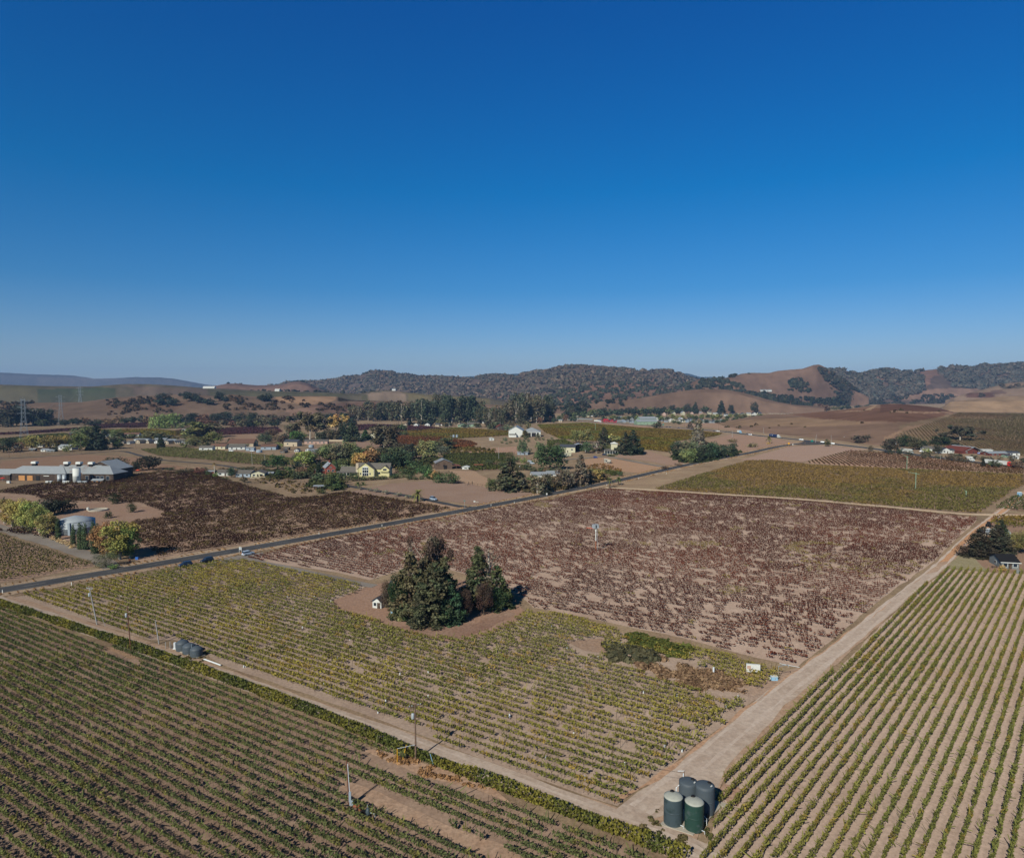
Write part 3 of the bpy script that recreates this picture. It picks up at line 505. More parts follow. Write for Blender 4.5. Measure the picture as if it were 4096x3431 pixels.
plant_hill('h3b', 'woodland', 884, (3.9, 10.1), (58, 66, 56), (80, 76, 62), [[(2740, 1520), (2900, 1518), (3000, 1560), (3100, 1580), (3100, 1640), (2740, 1640)], [(3140, 1520), (3230, 1518), (3240, 1570), (3150, 1560)], [(2860, 1505), (2990, 1485), (3000, 1500), (2860, 1520)]], (24, .5), 9, nf=14)
plant_hill('h3b', 'woodland', 2550, (3.3, 9.4), (60, 66, 58), (88, 76, 66), [[(3272, 1470), (3330, 1490), (3440, 1560), (3480, 1640), (3400, 1640), (3350, 1590), (3312, 1545), (3285, 1500)]], (20, .45), 10, nf=13)
plant_hill('h3b', 'woodland', 1530, (3.3, 8.6), (50, 56, 44), (72, 68, 50), [[(2980, 1570), (3200, 1590), (3380, 1600), (3400, 1640), (2980, 1640)]], (26, .42), 12, nf=13)
plant_hill('m1', 'woodland', 187, (2.8, 6.5), (48, 54, 44), (64, 60, 46), [[(2130, 1590), (2500, 1600), (2700, 1575), (2900, 1560), (2900, 1580), (2600, 1610), (2130, 1650)]], (22, .58), 13, nf=14)
plant_hill('knoll', 'woodland', 60, (5, 9), (48, 54, 44), (64, 60, 46), [[(900, 1520), (990, 1520), (990, 1540), (900, 1540)], [(1150, 1520), (1300, 1520), (1300, 1570), (1180, 1545)]], (30, .3), 14, nf=14)
plant_hill('left_vineyard_hill', 'woodland', 160, (4, 9), (52, 56, 46), (80, 70, 54), [[(1000, 1560), (1500, 1570), (1500, 1576), (1000, 1572)], [(1545, 1556), (1610, 1556), (1610, 1566), (1545, 1566)]], (40, .3), 16, nf=14)
plant_hill('left_brush_hill', 'scrub', 900, (2.0, 5.5), (62, 58, 44), (100, 76, 58), [[(430, 1600), (650, 1590), (700, 1650), (430, 1660)], [(880, 1590), (1160, 1590), (1300, 1620), (1600, 1610), (1600, 1650), (1200, 1640), (900, 1640)], [(0, 1610), (130, 1610), (130, 1680), (0, 1680)]], (30, .5), 17, nf=12)
plant_hill('r1', 'scrub', 60, (1.5, 3.5), (80, 70, 50), (100, 80, 58), [[(3400, 1640), (3800, 1640), (3800, 1650), (3400, 1655)], [(2900, 1690), (3500, 1690), (3500, 1700), (2900, 1720)]], (30, .45), 18, nf=12)
plant_hill('r3', 'scrub', 120, (4, 9), (70, 64, 54), (96, 84, 70), [[(4000, 1540), (4200, 1536), (4200, 1548), (4000, 1552)], [(3900, 1580), (4010, 1576), (4000, 1584), (3900, 1588)]], (30, .4), 19, nf=12)

# ------------------------------------------------------------------ vineyards
ORD = ['first', 'second', 'third', 'fourth', 'fifth', 'sixth', 'seventh', 'eighth', 'ninth', 'tenth', 'eleventh', 'twelfth', 'thirteenth', 'fourteenth', 'fifteenth', 'sixteenth', 'seventeenth', 'eighteenth', 'nineteenth']
TEN = {20: 'twent', 30: 'thirt', 40: 'fort', 50: 'fift', 60: 'sixt', 70: 'sevent', 80: 'eight', 90: 'ninet'}
def ordw(n):
    if n < 20: return ORD[n - 1]
    if n >= 100: return 'hundred and ' + ordw(n - 100) if n > 100 else 'hundredth'
    t, u = n // 10 * 10, n % 10
    return TEN[t] + ('ieth' if u == 0 else 'y-' + ORD[u - 1])
def vineyard(nm, poly, deg, sp, off, cols, label, group, per=12, vs=1.8, leaf=.2, hz=1.25, hw=.42, hh=.38, gap=.06, lump=.35, shoots=0, lat=0.0,
             excl=(), things=True, posts=6.0, trunk=True, seed=1, patch=25, rev=False, colfn=None, first=1, thin=None, tall=None, side_trunk=1, step_to=None):
    g = np.random.default_rng(seed); a = R(deg); D = np.array([sin(a), cos(a)]); N = np.array([cos(a), -sin(a)])
    P = np.array([G(*p)[:2] for p in poly]); U = P @ D; Vv = P @ N; n = len(P)
    ks = np.arange(math.ceil((Vv.min() - off) / sp), math.floor((Vv.max() - off) / sp) + 1)
    if rev: ks = ks[::-1]
    allV = []; allC = []; cnt = first - 1
    for k in ks:
        v = off + k * sp; xs = []
        for i in range(n):
            j = (i + 1) % n
            if (Vv[i] > v) != (Vv[j] > v): xs.append(U[i] + (v - Vv[i]) / (Vv[j] - Vv[i]) * (U[j] - U[i]))
        xs.sort(); us = []
        for s0, s1 in zip(xs[::2], xs[1::2]):
            if s1 - s0 > 3: us.append(np.arange(s0 + g.uniform(.3, 1), s1 - .3, vs))
        if not us: continue
        us = np.concatenate(us); us = us + g.normal(size=len(us)) * .12; vv = np.full(len(us), v) + g.normal(size=len(us)) * .05
        XY = us[:, None] * D + vv[:, None] * N; px, py = PJ(XY[:, 0], XY[:, 1], 1.0)
        m = (px > -160) & (px < 4260) & (py < 3560) & (g.uniform(0, 1, len(us)) > gap)
        for e in excl: m &= ~inpoly(px, py, e)
        if thin is not None: m &= g.uniform(0, 1, len(us)) < thin(px, py)
        if m.sum() < 3: continue
        XY = XY[m]; px = px[m]; py = py[m]; q = len(XY); dist = XY[:, 1].mean()
        pp = per
        vig = (1 + lump * (1.5 * vn(XY[:, 0], XY[:, 1], 2.3, seed + 12) - .75) + lump * g.uniform(-.25, .25, q)) * (1 + (fbm(XY[:, 0], XY[:, 1], patch, seed + 9) - .5) * .8)
        c = np.repeat(XY, pp, axis=0); vg = np.repeat(vig, pp)[:, None]; K = q * pp
        du = g.uniform(-.5, .5, K) * vs * (1.0 + lat); ang = g.uniform(0, 2 * pi, K); rr = np.sqrt(g.uniform(.15, 1, K))
        dv = np.cos(ang) * rr * hw; dz = np.sin(ang) * rr * hh
        sz = leaf * g.uniform(.6, 1.35, (K, 1)) * np.sqrt(vg)
        c3 = np.empty((K, 3)); c3[:, :2] = c + du[:, None] * D + (dv * vg[:, 0])[:, None] * N; c3[:, 2] = hz + dz * vg[:, 0]
        aa = g.normal(size=(K, 3)); aa[:, 2] += .5; aa /= np.linalg.norm(aa, axis=1)[:, None]; b = np.cross(aa, g.normal(size=(K, 3))); b /= np.linalg.norm(b, axis=1)[:, None]; d = np.cross(aa, b)
        V = np.stack([c3 - b * sz, c3 + d * sz * .7, c3 + b * sz, c3 - d * sz * .8], 1)
        C = colfn(px, py, XY, g) if colfn else None
        if C is None:
            mx = np.clip((fbm(XY[:, 0], XY[:, 1], patch, seed) - .38) / .24, 0, 1)[:, None]; C = cols[0] * (1 - mx) + cols[1] * mx
            if len(cols) > 2: s = (g.uniform(0, 1, q) < .14 + .5 * (vn(XY[:, 0], XY[:, 1], 7, seed + 4) > .8))[:, None]; C = np.where(s, cols[2], C)
        CC = np.repeat(C, pp, axis=0) * g.uniform(.6, 1.4, (K, 1)); CC = np.repeat(CC, 4, axis=0)
        if shoots:
            s_ = q * shoots; ci = g.integers(0, q, s_); p0 = np.empty((s_, 3)); p0[:, :2] = XY[ci] + (g.uniform(-.5, .5, s_) * vs)[:, None] * D; p0[:, 2] = hz + hh * .5
            dr = g.normal(size=(s_, 3)) * [.5, .5, .35] + N_up(N, g, s_); L = g.uniform(.35, .95, (s_, 1)); tip = p0 + dr * L; wdt = np.cross(dr, g.normal(size=(s_, 3))); wdt = wdt / np.linalg.norm(wdt, axis=1)[:, None] * .085
            V = np.concatenate([V, np.stack([p0 - wdt, p0 + wdt, tip + wdt * .6, tip - wdt * .6], 1)]); CC = np.concatenate([CC, np.repeat(C[ci] * g.uniform(.7, 1.3, (s_, 1)), 4, axis=0)])
        cnt += 1
        if not things: allV.append(V.reshape(-1, 3)); allC.append(CC); continue
        o3 = XY[0]; base = np.array([o3[0], o3[1], 0.0]); r = empty(nm, base)
        tag(r, label.format(ordw(cnt)), 'vine row', group)
        mobj('foliage', qmesh('foliage', V.reshape(-1, 3) - base, CC), FOL, r, (1, 1, 1))
        if trunk: mobj('trunk', sticks(XY - o3, .03 if dist < 260 else .05, hz * .9, D, g), M['bark'], r)['kind'] = 'stuff'
        if posts:
            us_ = XY @ D; pu = np.arange(us_.min(), us_.max(), posts); pu = pu[np.abs(pu[:, None] - us_[None, :]).min(1) < 2.2]; pk = pu[:, None] * D + v * N - o3
            mobj('post', sticks(pk, .04 if dist < 260 else .06, hz + (tall or .6), D, g), M['post'], r)['kind'] = 'stuff'
    if not things: return tag(mobj(nm, qmesh(nm, np.concatenate(allV), np.concatenate(allC)), FOL, color=(1, 1, 1)), label, 'vineyard', kind='stuff')
    return cnt
def N_up(N, g, k): return np.stack([N[0] * g.uniform(-.8, .8, k), N[1] * g.uniform(-.8, .8, k), g.uniform(.2, 1.0, k)], 1)
def sticks(XY, r, h, D, g):
    q = len(XY); t = g.normal(size=(q, 2)) * .08; b = np.c_[XY, np.zeros(q)]; tp = np.c_[XY + t, np.full(q, h)]
    offs = [np.array([r * cos(2 * pi * k / 3), r * sin(2 * pi * k / 3), 0]) for k in range(3)]; Q = []
    for k in range(3): o1 = offs[k]; o2 = offs[(k + 1) % 3]; Q.append(np.stack([b + o1, b + o2, tp + o2, tp + o1], 1))
    return qmesh('sticks', np.concatenate(Q).reshape(-1, 3))
def off_of(p, deg, k=0): a = R(deg); return float(G(*p)[:2] @ np.array([cos(a), -sin(a)])) + k
GR = A(106, 112, 56, 1.5); GR2 = A(128, 124, 62, 1.5); YL = A(160, 138, 62, 1.5); DG = A(78, 88, 48, 1.4)
# right-hand block
vineyard('vine_row', RGT, D_R, 1.8, off_of((3105, 3440), D_R), [A(98, 98, 52, 1.5), A(110, 104, 54, 1.5), A(122, 106, 54, 1.4)], 'green vine row in the right-hand block, {} from the dirt road', 'vine rows of the right-hand block',
         per=36, vs=1.0, leaf=.155, hz=1.0, hw=.32, hh=.44, gap=.015, lump=.35, lat=.2, shoots=2, posts=5.5, seed=11, tall=.25)
# yellow-green block in the middle
WEED = [(2420, 2600), (2560, 2590), (2760, 2640), (2900, 2690), (3050, 2750), (3010, 2800), (2860, 2775), (2700, 2725), (2500, 2660), (2410, 2630)]
BARE = [(2270, 2560), (2400, 2540), (2430, 2600), (2330, 2625), (2290, 2600)]
def ycol(px, py, XY, g):
    m = np.clip((fbm(XY[:, 0], XY[:, 1], 22, 5) - .40) / .2, 0, 1)[:, None]; m2 = np.clip(((py - 2700) / 350), 0, 1)[:, None]
    C = A(138, 124, 60, 1.28) * (1 - m) + A(114, 110, 58, 1.28) * m; C = C * (1 - m2 * .75) + A(106, 106, 54, 1.28) * m2 * .75
    s = (g.uniform(0, 1, len(px)) < .10)[:, None]; C = np.where(s, A(140, 118, 60, 1.3), C); return C
vineyard('vine_row', YEL, D_L, 2.2, off_of((1686, 2937), D_L, .4), None, 'yellow-green vine row in the central block, {} from the lower dirt road', 'vine rows of the yellow-green block',
         per=48, vs=1.7, leaf=.18, hz=.95, hw=.44, hh=.3, gap=.10, lump=.4, lat=.16, shoots=2, posts=6.5, seed=12, excl=[WEED, BARE], colfn=ycol, tall=.75, rev=False)
# red autumn block
def rcol(px, py, XY, g):
    n = fbm(XY[:, 0], XY[:, 1], 16, 40); C = np.repeat(A(100, 58, 46, 1.3)[None], len(px), 0); m = np.clip((fbm(XY[:, 0], XY[:, 1], 40, 44) - .4) / .2, 0, 1)[:, None]
    C = C * (1 - m) + A(84, 50, 42, 1.25) * m
    y = (n > .76) | (inpoly(px, py, [(3180, 2200), (3700, 2240), (3640, 2310), (3250, 2290)]) & (g.uniform(0, 1, len(px)) < .3)) | (g.uniform(0, 1, len(px)) < .02)
    return np.where(y[:, None], A(118, 100, 54, 1.3), C)
def rthin(px, py):
    w_ = py - .17 * (px - 2600) * (py - 1560) / 800; return np.clip(1.0 - .22 * np.clip((py - 2330) / 300, 0, 1) - .22 * (fbm(px, py * 2.5, 90, 8) < .40) - .6 * (vn(px * .09, w_, 4.2, 71) > .72), 0, 1)
def dthin(px, py): w_ = py + .115 * px; return np.clip(1.05 - .7 * (vn(px * .07, w_, 3.6, 72) > .74) - .2 * (vn(px * .3, w_, 30, 73) > .6), 0, 1)
nr = vineyard('vine_row', RED, D_L, 2.4, off_of((3190, 2640), D_L), None, 'red-leafed vine row in the autumn block, {} from its near edge', 'vine rows of the red autumn block',
         per=26, vs=1.6, leaf=.2, hz=.72, hw=.3, hh=.22, gap=.02, lump=.4, lat=.22, shoots=1, posts=0, seed=13, colfn=rcol, thin=rthin, tall=.2)
# lower-left block and the hedge row along the lower road
HB = [(1440, 2985), (1560, 3000), (1700, 3060), (1900, 3128), (2060, 3208), (2000, 3205), (1700, 3120), (1560, 3070), (1440, 3030)]
PB = [(1330, 3100), (1440, 3125), (1700, 3240), (2000, 3370), (2200, 3470), (2080, 3470), (1850, 3385), (1600, 3280), (1380, 3180)]
HEDGE_ = [(-200, 2350), (0, 2421), (586, 2616), (1200, 2840), (1714, 3055), (2000, 3160), (2343, 3296), (2500, 3355), (2745, 3455), (2700, 3500), (-200, 2450)]
PB2 = [(405, 2585), (470, 2588), (565, 2628), (565, 2645), (500, 2645)]
vineyard('vine_row', LOW, D_L, 1.95, off_of((1200, 2885), D_L), [A(92, 94, 56, 1.5), A(80, 84, 54, 1.5), A(108, 102, 58, 1.4)], 'dull green vine row of the lower left block, {} from the front', 'vine rows of the lower left block',
         per=46, vs=1.15, leaf=.165, hz=.95, hw=.2, hh=.42, gap=.04, lump=.35, lat=.15, shoots=2, posts=7, seed=14, excl=[HB, PB, PB2], tall=.3, rev=False)
hp = dense([(-120, 2376), (0, 2420), (586, 2614), (1200, 2838), (1714, 3050), (2000, 3153), (2343, 3290), (2500, 3345), (2745, 3445)], 1.0)
g = np.random.default_rng(5); k = np.repeat(np.arange(len(hp)), 105); K = len(k); T = np.gradient(hp, axis=0); T /= np.linalg.norm(T, axis=1)[:, None]; N_ = np.stack([-T[:, 1], T[:, 0]], 1)
aa = g.uniform(0, 2 * pi, K); rr = np.sqrt(g.uniform(.25, 1, K)); vig = (.75 + .5 * vn(hp[:, 0], hp[:, 1], 5, 60))[k]
c3 = np.empty((K, 3)); c3[:, :2] = hp[k] + T[k] * g.uniform(-.7, .7, (K, 1)) + N_[k] * (np.cos(aa) * rr * 1.15 * vig)[:, None]; c3[:, 2] = .95 + np.sin(aa) * rr * .9 * vig
b0 = g.normal(size=(K, 3)) + [.0, .0, .5]; b0 /= np.linalg.norm(b0, axis=1)[:, None]; d0 = np.cross(b0, g.normal(size=(K, 3))); d0 /= np.linalg.norm(d0, axis=1)[:, None]; s0 = g.uniform(.13, .27, (K, 1))
Vh = np.stack([c3 - b0 * s0, c3 + d0 * s0 * .7, c3 + b0 * s0, c3 - d0 * s0 * .8], 1).reshape(-1, 3)
mm = np.clip((vn(hp[:, 0], hp[:, 1], 3, 61) - .3) / .4, 0, 1)[k][:, None]; Ch = np.repeat((A(112, 104, 48, 1.4) * mm + A(80, 84, 44, 1.35) * (1 - mm)) * g.uniform(.65, 1.35, (K, 1)), 4, axis=0)
he = empty('vine_hedge', (*hp[len(hp) // 2], 0)); tag(he, 'thick untrimmed yellow-green vine hedge running along the lower dirt road', 'hedge')
mobj('foliage', qmesh('foliage', Vh - np.array([*hp[len(hp) // 2], 0]), Ch), FOL, he, (1, 1, 1))
# dark block left of the road
SILO = [(150, 2010), (330, 2000), (560, 2008), (650, 2040), (650, 2068), (545, 2078), (470, 2110), (640, 2215), (560, 2250), (400, 2240), (120, 2120)]
EDGE = [(-100, 1960), (120, 1975), (230, 2010), (160, 2110), (-100, 2110)]
vineyard('vine_row', DKL, 45.5, 2.4, off_of((1100, 2145), 45.5), [A(64, 44, 38, 1.15), A(74, 54, 40, 1.15), A(92, 78, 46, 1.15)], 'dark brown vine row beyond the paved road, {} from the road', 'vine rows of the dark brown block',
         per=20, vs=1.5, leaf=.28, hz=.95, hw=.55, hh=.34, gap=.03, lump=.4, lat=.2, shoots=1, posts=0, seed=15, excl=[SILO, EDGE], rev=True, thin=dthin)
vineyard('vine_row', LBF, 93, 2.3, off_of((200, 2280), 93), [A(86, 82, 44, 1.3), A(70, 68, 40, 1.3), A(110, 98, 50, 1.2)], 'short olive vine row in the corner plot by the gravel drive, {} from the road', 'vine rows of the corner plot',
         per=11, vs=1.6, leaf=.26, hz=1.05, hw=.42, hh=.36, gap=.06, lump=.4, shoots=1, posts=8, seed=16, tall=.2)
# farther vineyards read as masses
def ocol(px, py, XY, g):
    m = np.clip((fbm(XY[:, 0], XY[:, 1], 45, 7) - .42) / .18, 0, 1)[:, None]; return A(120, 96, 56, 1.25) * (1 - m) + A(98, 90, 50, 1.25) * m
far = dict(things=False, trunk=False, posts=0, lump=.35)
vineyard('vineyard', OLV, D_L, 2.4, 0, None, 'dense olive and rust vineyard between the two tracks, right of the paved road', '', per=7, vs=1.8, leaf=.46, hz=.9, hw=.75, hh=.3, gap=.10, seed=21, colfn=ocol, **far)
vineyard('vineyard', RD2, 17, 3.6, 0, [A(84, 64, 40, 1.2), A(96, 66, 46, 1.2)], 'brown striped vineyard beside the highway verge on the right', '', per=6, vs=1.6, leaf=.42, hz=1.0, hw=.35, hh=.4, gap=.08, seed=22, **far)
def FV(poly, deg, sp, c, lab, **k):
    kw = dict(per=4, vs=2.6, leaf=.95, hz=1.0, hw=.7, hh=.4, gap=.06, seed=int(abs(poly[0][0])) % 97 + 30, patch=60); kw.update(far); kw.update(k)
    lay('vineyard_soil', poly, (132, 100, 76), None, None, .04, bump=0); vineyard('vineyard', poly, deg, sp, 0, c, lab, '', **kw)
PUR = [A(84, 54, 56, 1.15), A(70, 48, 50, 1.15)]; RUS = [A(118, 72, 46, 1.15), A(100, 66, 44, 1.15)]; OLI = [A(100, 92, 44, 1.2), A(112, 90, 46, 1.2)]; DOL = [A(82, 84, 46, 1.2), A(74, 76, 44, 1.2)]
FV([(-60, 1738), (180, 1722), (360, 1708), (540, 1705), (440, 1712), (200, 1730), (100, 1736), (-60, 1742)], 70, 3.2, PUR, 'purple vineyard strip at the far left below the pylons')
FV([(350, 1700), (620, 1690), (640, 1705), (540, 1712), (460, 1710)], 70, 3.2, PUR, 'purple vineyard strip behind the willow tree')
FV([(730, 1690), (920, 1685), (1080, 1683), (1060, 1697), (860, 1697), (730, 1697)], 70, 3.2, PUR, 'thin purple vineyard below the dark tree belt')
FV([(680, 1728), (720, 1722), (860, 1712), (1110, 1710), (1130, 1728), (1030, 1735), (900, 1740), (760, 1752)], 60, 3.2, PUR, 'broad purple vineyard behind the poplar clump')
FV([(0, 1758), (190, 1738), (260, 1735), (300, 1745), (0, 1775)], 60, 3, DOL, 'green vineyard strip behind the yellow farm trees')
FV([(400, 1720), (620, 1718), (740, 1730), (740, 1745), (600, 1738), (420, 1732)], 60, 3, OLI, 'olive vineyard strip left of the poplar clump')
FV([(1390, 1702), (1500, 1698), (1700, 1705), (1780, 1716), (1600, 1725), (1420, 1718)], 70, 3, PUR, 'purple vineyard below the eucalyptus belt')
FV([(1585, 1728), (1820, 1712), (2040, 1726), (2040, 1742), (1820, 1755), (1650, 1750)], 55, 3, OLI, 'olive vineyard left of the white winery shed')
FV([(1570, 1745), (1700, 1742), (1880, 1765), (1910, 1778), (1880, 1792), (1800, 1795), (1590, 1775)], 55, 3, RUS, 'rust red vineyard in the centre behind the weathered barn', per=5)
FV([(1770, 1822), (1830, 1815), (2050, 1815), (2060, 1860), (2150, 1875), (1960, 1880), (1900, 1885), (1790, 1860)], 30, 2.6, DOL, 'green vineyard behind the white garden sheds', per=6, leaf=.7, vs=2)
FV([(2150, 1700), (2340, 1693), (2420, 1700), (2560, 1712), (2760, 1723), (2890, 1735), (2860, 1745), (2700, 1765), (2680, 1810), (2560, 1795), (2460, 1770), (2240, 1755), (2180, 1728)], 50, 3, [A(96, 94, 40, 1.25), A(106, 86, 42, 1.25)], 'wide olive vineyard between the white winery shed and the highway', per=6)
FV([(2190, 1765), (2260, 1760), (2300, 1780), (2290, 1800), (2190, 1792)], 50, 3, DOL, 'small vineyard below the winery apron')
FV([(2340, 1880), (2480, 1888), (2490, 1905), (2400, 1900), (2340, 1892)], 50, 2.6, DOL, 'vine plot behind the roadside palms')
FV([(560, 1800), (700, 1790), (860, 1802), (1060, 1822), (1190, 1836), (1200, 1862), (1060, 1862), (960, 1855), (800, 1838), (640, 1826)], 20, 2.8, [A(112, 110, 66, 1.2), A(100, 100, 60, 1.2)], 'green striped vineyard below the row of farm houses', per=6, leaf=.45, hw=.3, vs=1.6)
FV([(4000, 2040), (3990, 2030), (4060, 1985), (4200, 1975), (4200, 2050)], 123, 2.4, DOL, 'small vine plot at the right edge beyond the crossing tracks', per=6, leaf=.5)
FV([(3960, 2085), (3995, 2066), (4200, 2074), (4200, 2110), (4000, 2112)], 123, 2.2, OLI, 'olive vine plot behind the hoop houses', per=6, leaf=.5)
FV([(1250, 1770), (1440, 1700), (1460, 1720), (1300, 1745)], 60, 3.2, PUR, 'purple vineyard behind the bare white-trunked trees')
# weeds and rough grass
def tufts(nm, poly, n, size, c, c2, seed, label=None, z=0, tall=1.0):
    g = np.random.default_rng(seed); P = np.array([G(*p)[:2] for p in poly]); lo, hi = P.min(0), P.max(0); Q = g.uniform(lo, hi, (n * 4, 2)); Q = Q; Q = Q[inpoly(Q[:, 0] + (vn(Q[:, 0], Q[:, 1], 3, seed) - .5) * 5, Q[:, 1] + (vn(Q[:, 0], Q[:, 1], 3, seed + 1) - .5) * 5, [tuple(p) for p in P])]; Q = Q[vn(Q[:, 0], Q[:, 1], 2.2, seed + 2) > .3][:n]
    r = g.uniform(*size, len(Q)); mx = g.uniform(0, 1, (len(Q), 1)); P3 = np.c_[Q, r * .2 + z]
    o = clumps(nm, P3, r, 9, .55, A(*c) * mx + A(*c2) * (1 - mx), seed, tall); 
    return tag(o, label, None)
tufts('dry_weeds', [(2520, 2620), (2700, 2660), (2900, 2705), (3030, 2750), (3000, 2785), (2860, 2765), (2680, 2715), (2560, 2680)], 1700, (.15, .5), (118, 90, 72), (164, 134, 106), 3, tall=1.9)
tufts('grey_weeds', [(2420, 2585), (2480, 2580), (2600, 2610), (2640, 2650), (2560, 2660), (2440, 2625)], 700, (.4, .9), (84, 84, 66), (104, 96, 72), 4, tall=1.4)
tufts('green_weeds', [(2495, 2550), (2560, 2545), (2700, 2590), (2770, 2612), (2750, 2632), (2600, 2600), (2500, 2575)], 560, (.5, .95), (76, 84, 46), (96, 98, 52), 5, tall=1.3)
tufts('dry_weeds', [(1450, 2995), (1560, 3010), (1700, 3062), (1900, 3130), (2050, 3200), (1900, 3150), (1700, 3105), (1560, 3050)], 800, (.15, .4), (176, 136, 100), (150, 112, 80), 6)
tufts('green_weeds', [(2560, 3290), (2650, 3240), (2660, 3290), (2600, 3340)], 70, (.15, .4), (90, 88, 58), (112, 98, 70), 7)
tufts('green_weeds', [(2690, 3340), (2760, 3350), (2750, 3400), (2690, 3370)], 60, (.15, .35), (90, 88, 58), (112, 98, 70), 8)
tufts('green_weeds', [(2800, 3350), (2860, 3290), (2890, 3240), (2900, 3270), (2830, 3380)], 80, (.15, .4), (84, 88, 54), (108, 98, 64), 9)
tufts('green_weeds', [(690, 2600), (740, 2600), (830, 2640), (800, 2652), (700, 2620)], 90, (.15, .35), (92, 84, 56), (112, 96, 64), 10)
tufts('scrub', [(980, 1880), (1100, 1895), (1280, 1960), (1340, 1965), (1180, 1975), (1100, 1945), (1000, 1915)], 260, (.4, 1.3), (92, 84, 54), (130, 104, 74), 11)
tufts('scrub', [(1780, 1795), (1900, 1790), (1990, 1800), (1980, 1812), (1870, 1815), (1800, 1820), (1760, 1812)], 260, (.6, 1.8), (88, 80, 46), (120, 100, 56), 12)
tufts('scrub', [(2330, 1860), (2420, 1855), (2500, 1885), (2490, 1896), (2340, 1880)], 160, (.4, 1.1), (112, 92, 60), (140, 100, 60), 13)
g = np.random.default_rng(8); i_ = g.integers(0, len(ml), 5200); sd_ = g.choice([-1, 1], 5200); T = np.gradient(ml, axis=0); T /= np.linalg.norm(T, axis=1)[:, None]
Q = ml[i_] + np.stack([-T[i_, 1], T[i_, 0]], 1) * (sd_ * g.uniform(4.3, 8.2, 5200))[:, None]; mx = g.uniform(0, 1, (5200, 1)); vv_ = vn(Q[:, 0], Q[:, 1], 9, 3) > .35
clumps('dry_grass', np.c_[Q, np.full(5200, .1)][vv_], g.uniform(.12, .42, 5200)[vv_], 7, .6, (A(176, 138, 98) * mx + A(140, 104, 74) * (1 - mx))[vv_], 5, .7)

# ------------------------------------------------------------------ trees
def leafcloud(name, cl, n, size, seed, flat=1.0, up=.3, droop=0.0, var=.35, core=.25):
    """cl = clump centres (x,y,z,r); leaf faces on and inside every clump, in a crown of unit height"""
    g = np.random.default_rng(seed); cl = np.array(cl, float); k = len(cl); w = cl[:, 3] ** 2; cnt = np.maximum(3, (n * w / w.sum())).astype(int); i = np.repeat(np.arange(k), cnt); K = len(i)
    d = g.normal(size=(K, 3)); d /= np.linalg.norm(d, axis=1)[:, None]; rr = g.uniform(core, 1, (K, 1)) ** .6
    c = cl[i, :3] + d * cl[i, 3][:, None] * rr * [1, 1, flat]; c[:, 2] -= droop * cl[i, 3] * (1 - d[:, 2]) * g.uniform(0, 1, K)
    a = d + g.normal(size=(K, 3)) * .7 + [0, 0, up]; a /= np.linalg.norm(a, axis=1)[:, None]; b = np.cross(a, g.normal(size=(K, 3))); b /= np.linalg.norm(b, axis=1)[:, None]; e = np.cross(a, b); s = size * g.uniform(.55, 1.35, (K, 1))
    c[:, 2] = np.maximum(c[:, 2], .01)
    V = np.stack([c - b * s, c + e * s * .75, c + b * s, c - e * s * .85], 1).reshape(-1, 3)
    cv = g.uniform(1 - var, 1 + var, (k, 1)) * (1 + g.normal(size=(k, 3)) * [.10, .03, .05]); col = np.repeat(np.clip(cv[i] * g.uniform(.7, 1.3, (K, 1)), .2, 2.2), 4, axis=0)
    m = qmesh(name, V, col); m.materials.append(FOL); return m
def limbs(cl, g, base_r, fork=.3, top=.75, k=6):
    mb = MB(); mb.tube([(0, 0, 0), (.01, 0, fork), (0, .01, top)], [base_r, base_r * .7, base_r * .2], 7)
    idx = g.permutation(len(cl))[:k]
    for j in idx: x, y, z, r = cl[j]; z0 = min(fork + g.uniform(0, .25), z * .8); mb.tube([(0, 0, z0), (x * .5, y * .5, (z0 + z) / 2 + .02), (x, y, z)], [base_r * .45, base_r * .3, base_r * .12], 5)
    return mb
def ellip_clumps(g, k, rx, zc, rz, r, shell=.65, low=-.8):
    out = []
    while len(out) < k:
        d = g.normal(size=3); d /= np.linalg.norm(d)
        if d[2] < low: continue
        q = g.uniform(shell, 1.0); out.append((d[0] * rx * q, d[1] * rx * q, zc + d[2] * rz * q, r * g.uniform(.7, 1.3)))
    return out
PROTO = {}
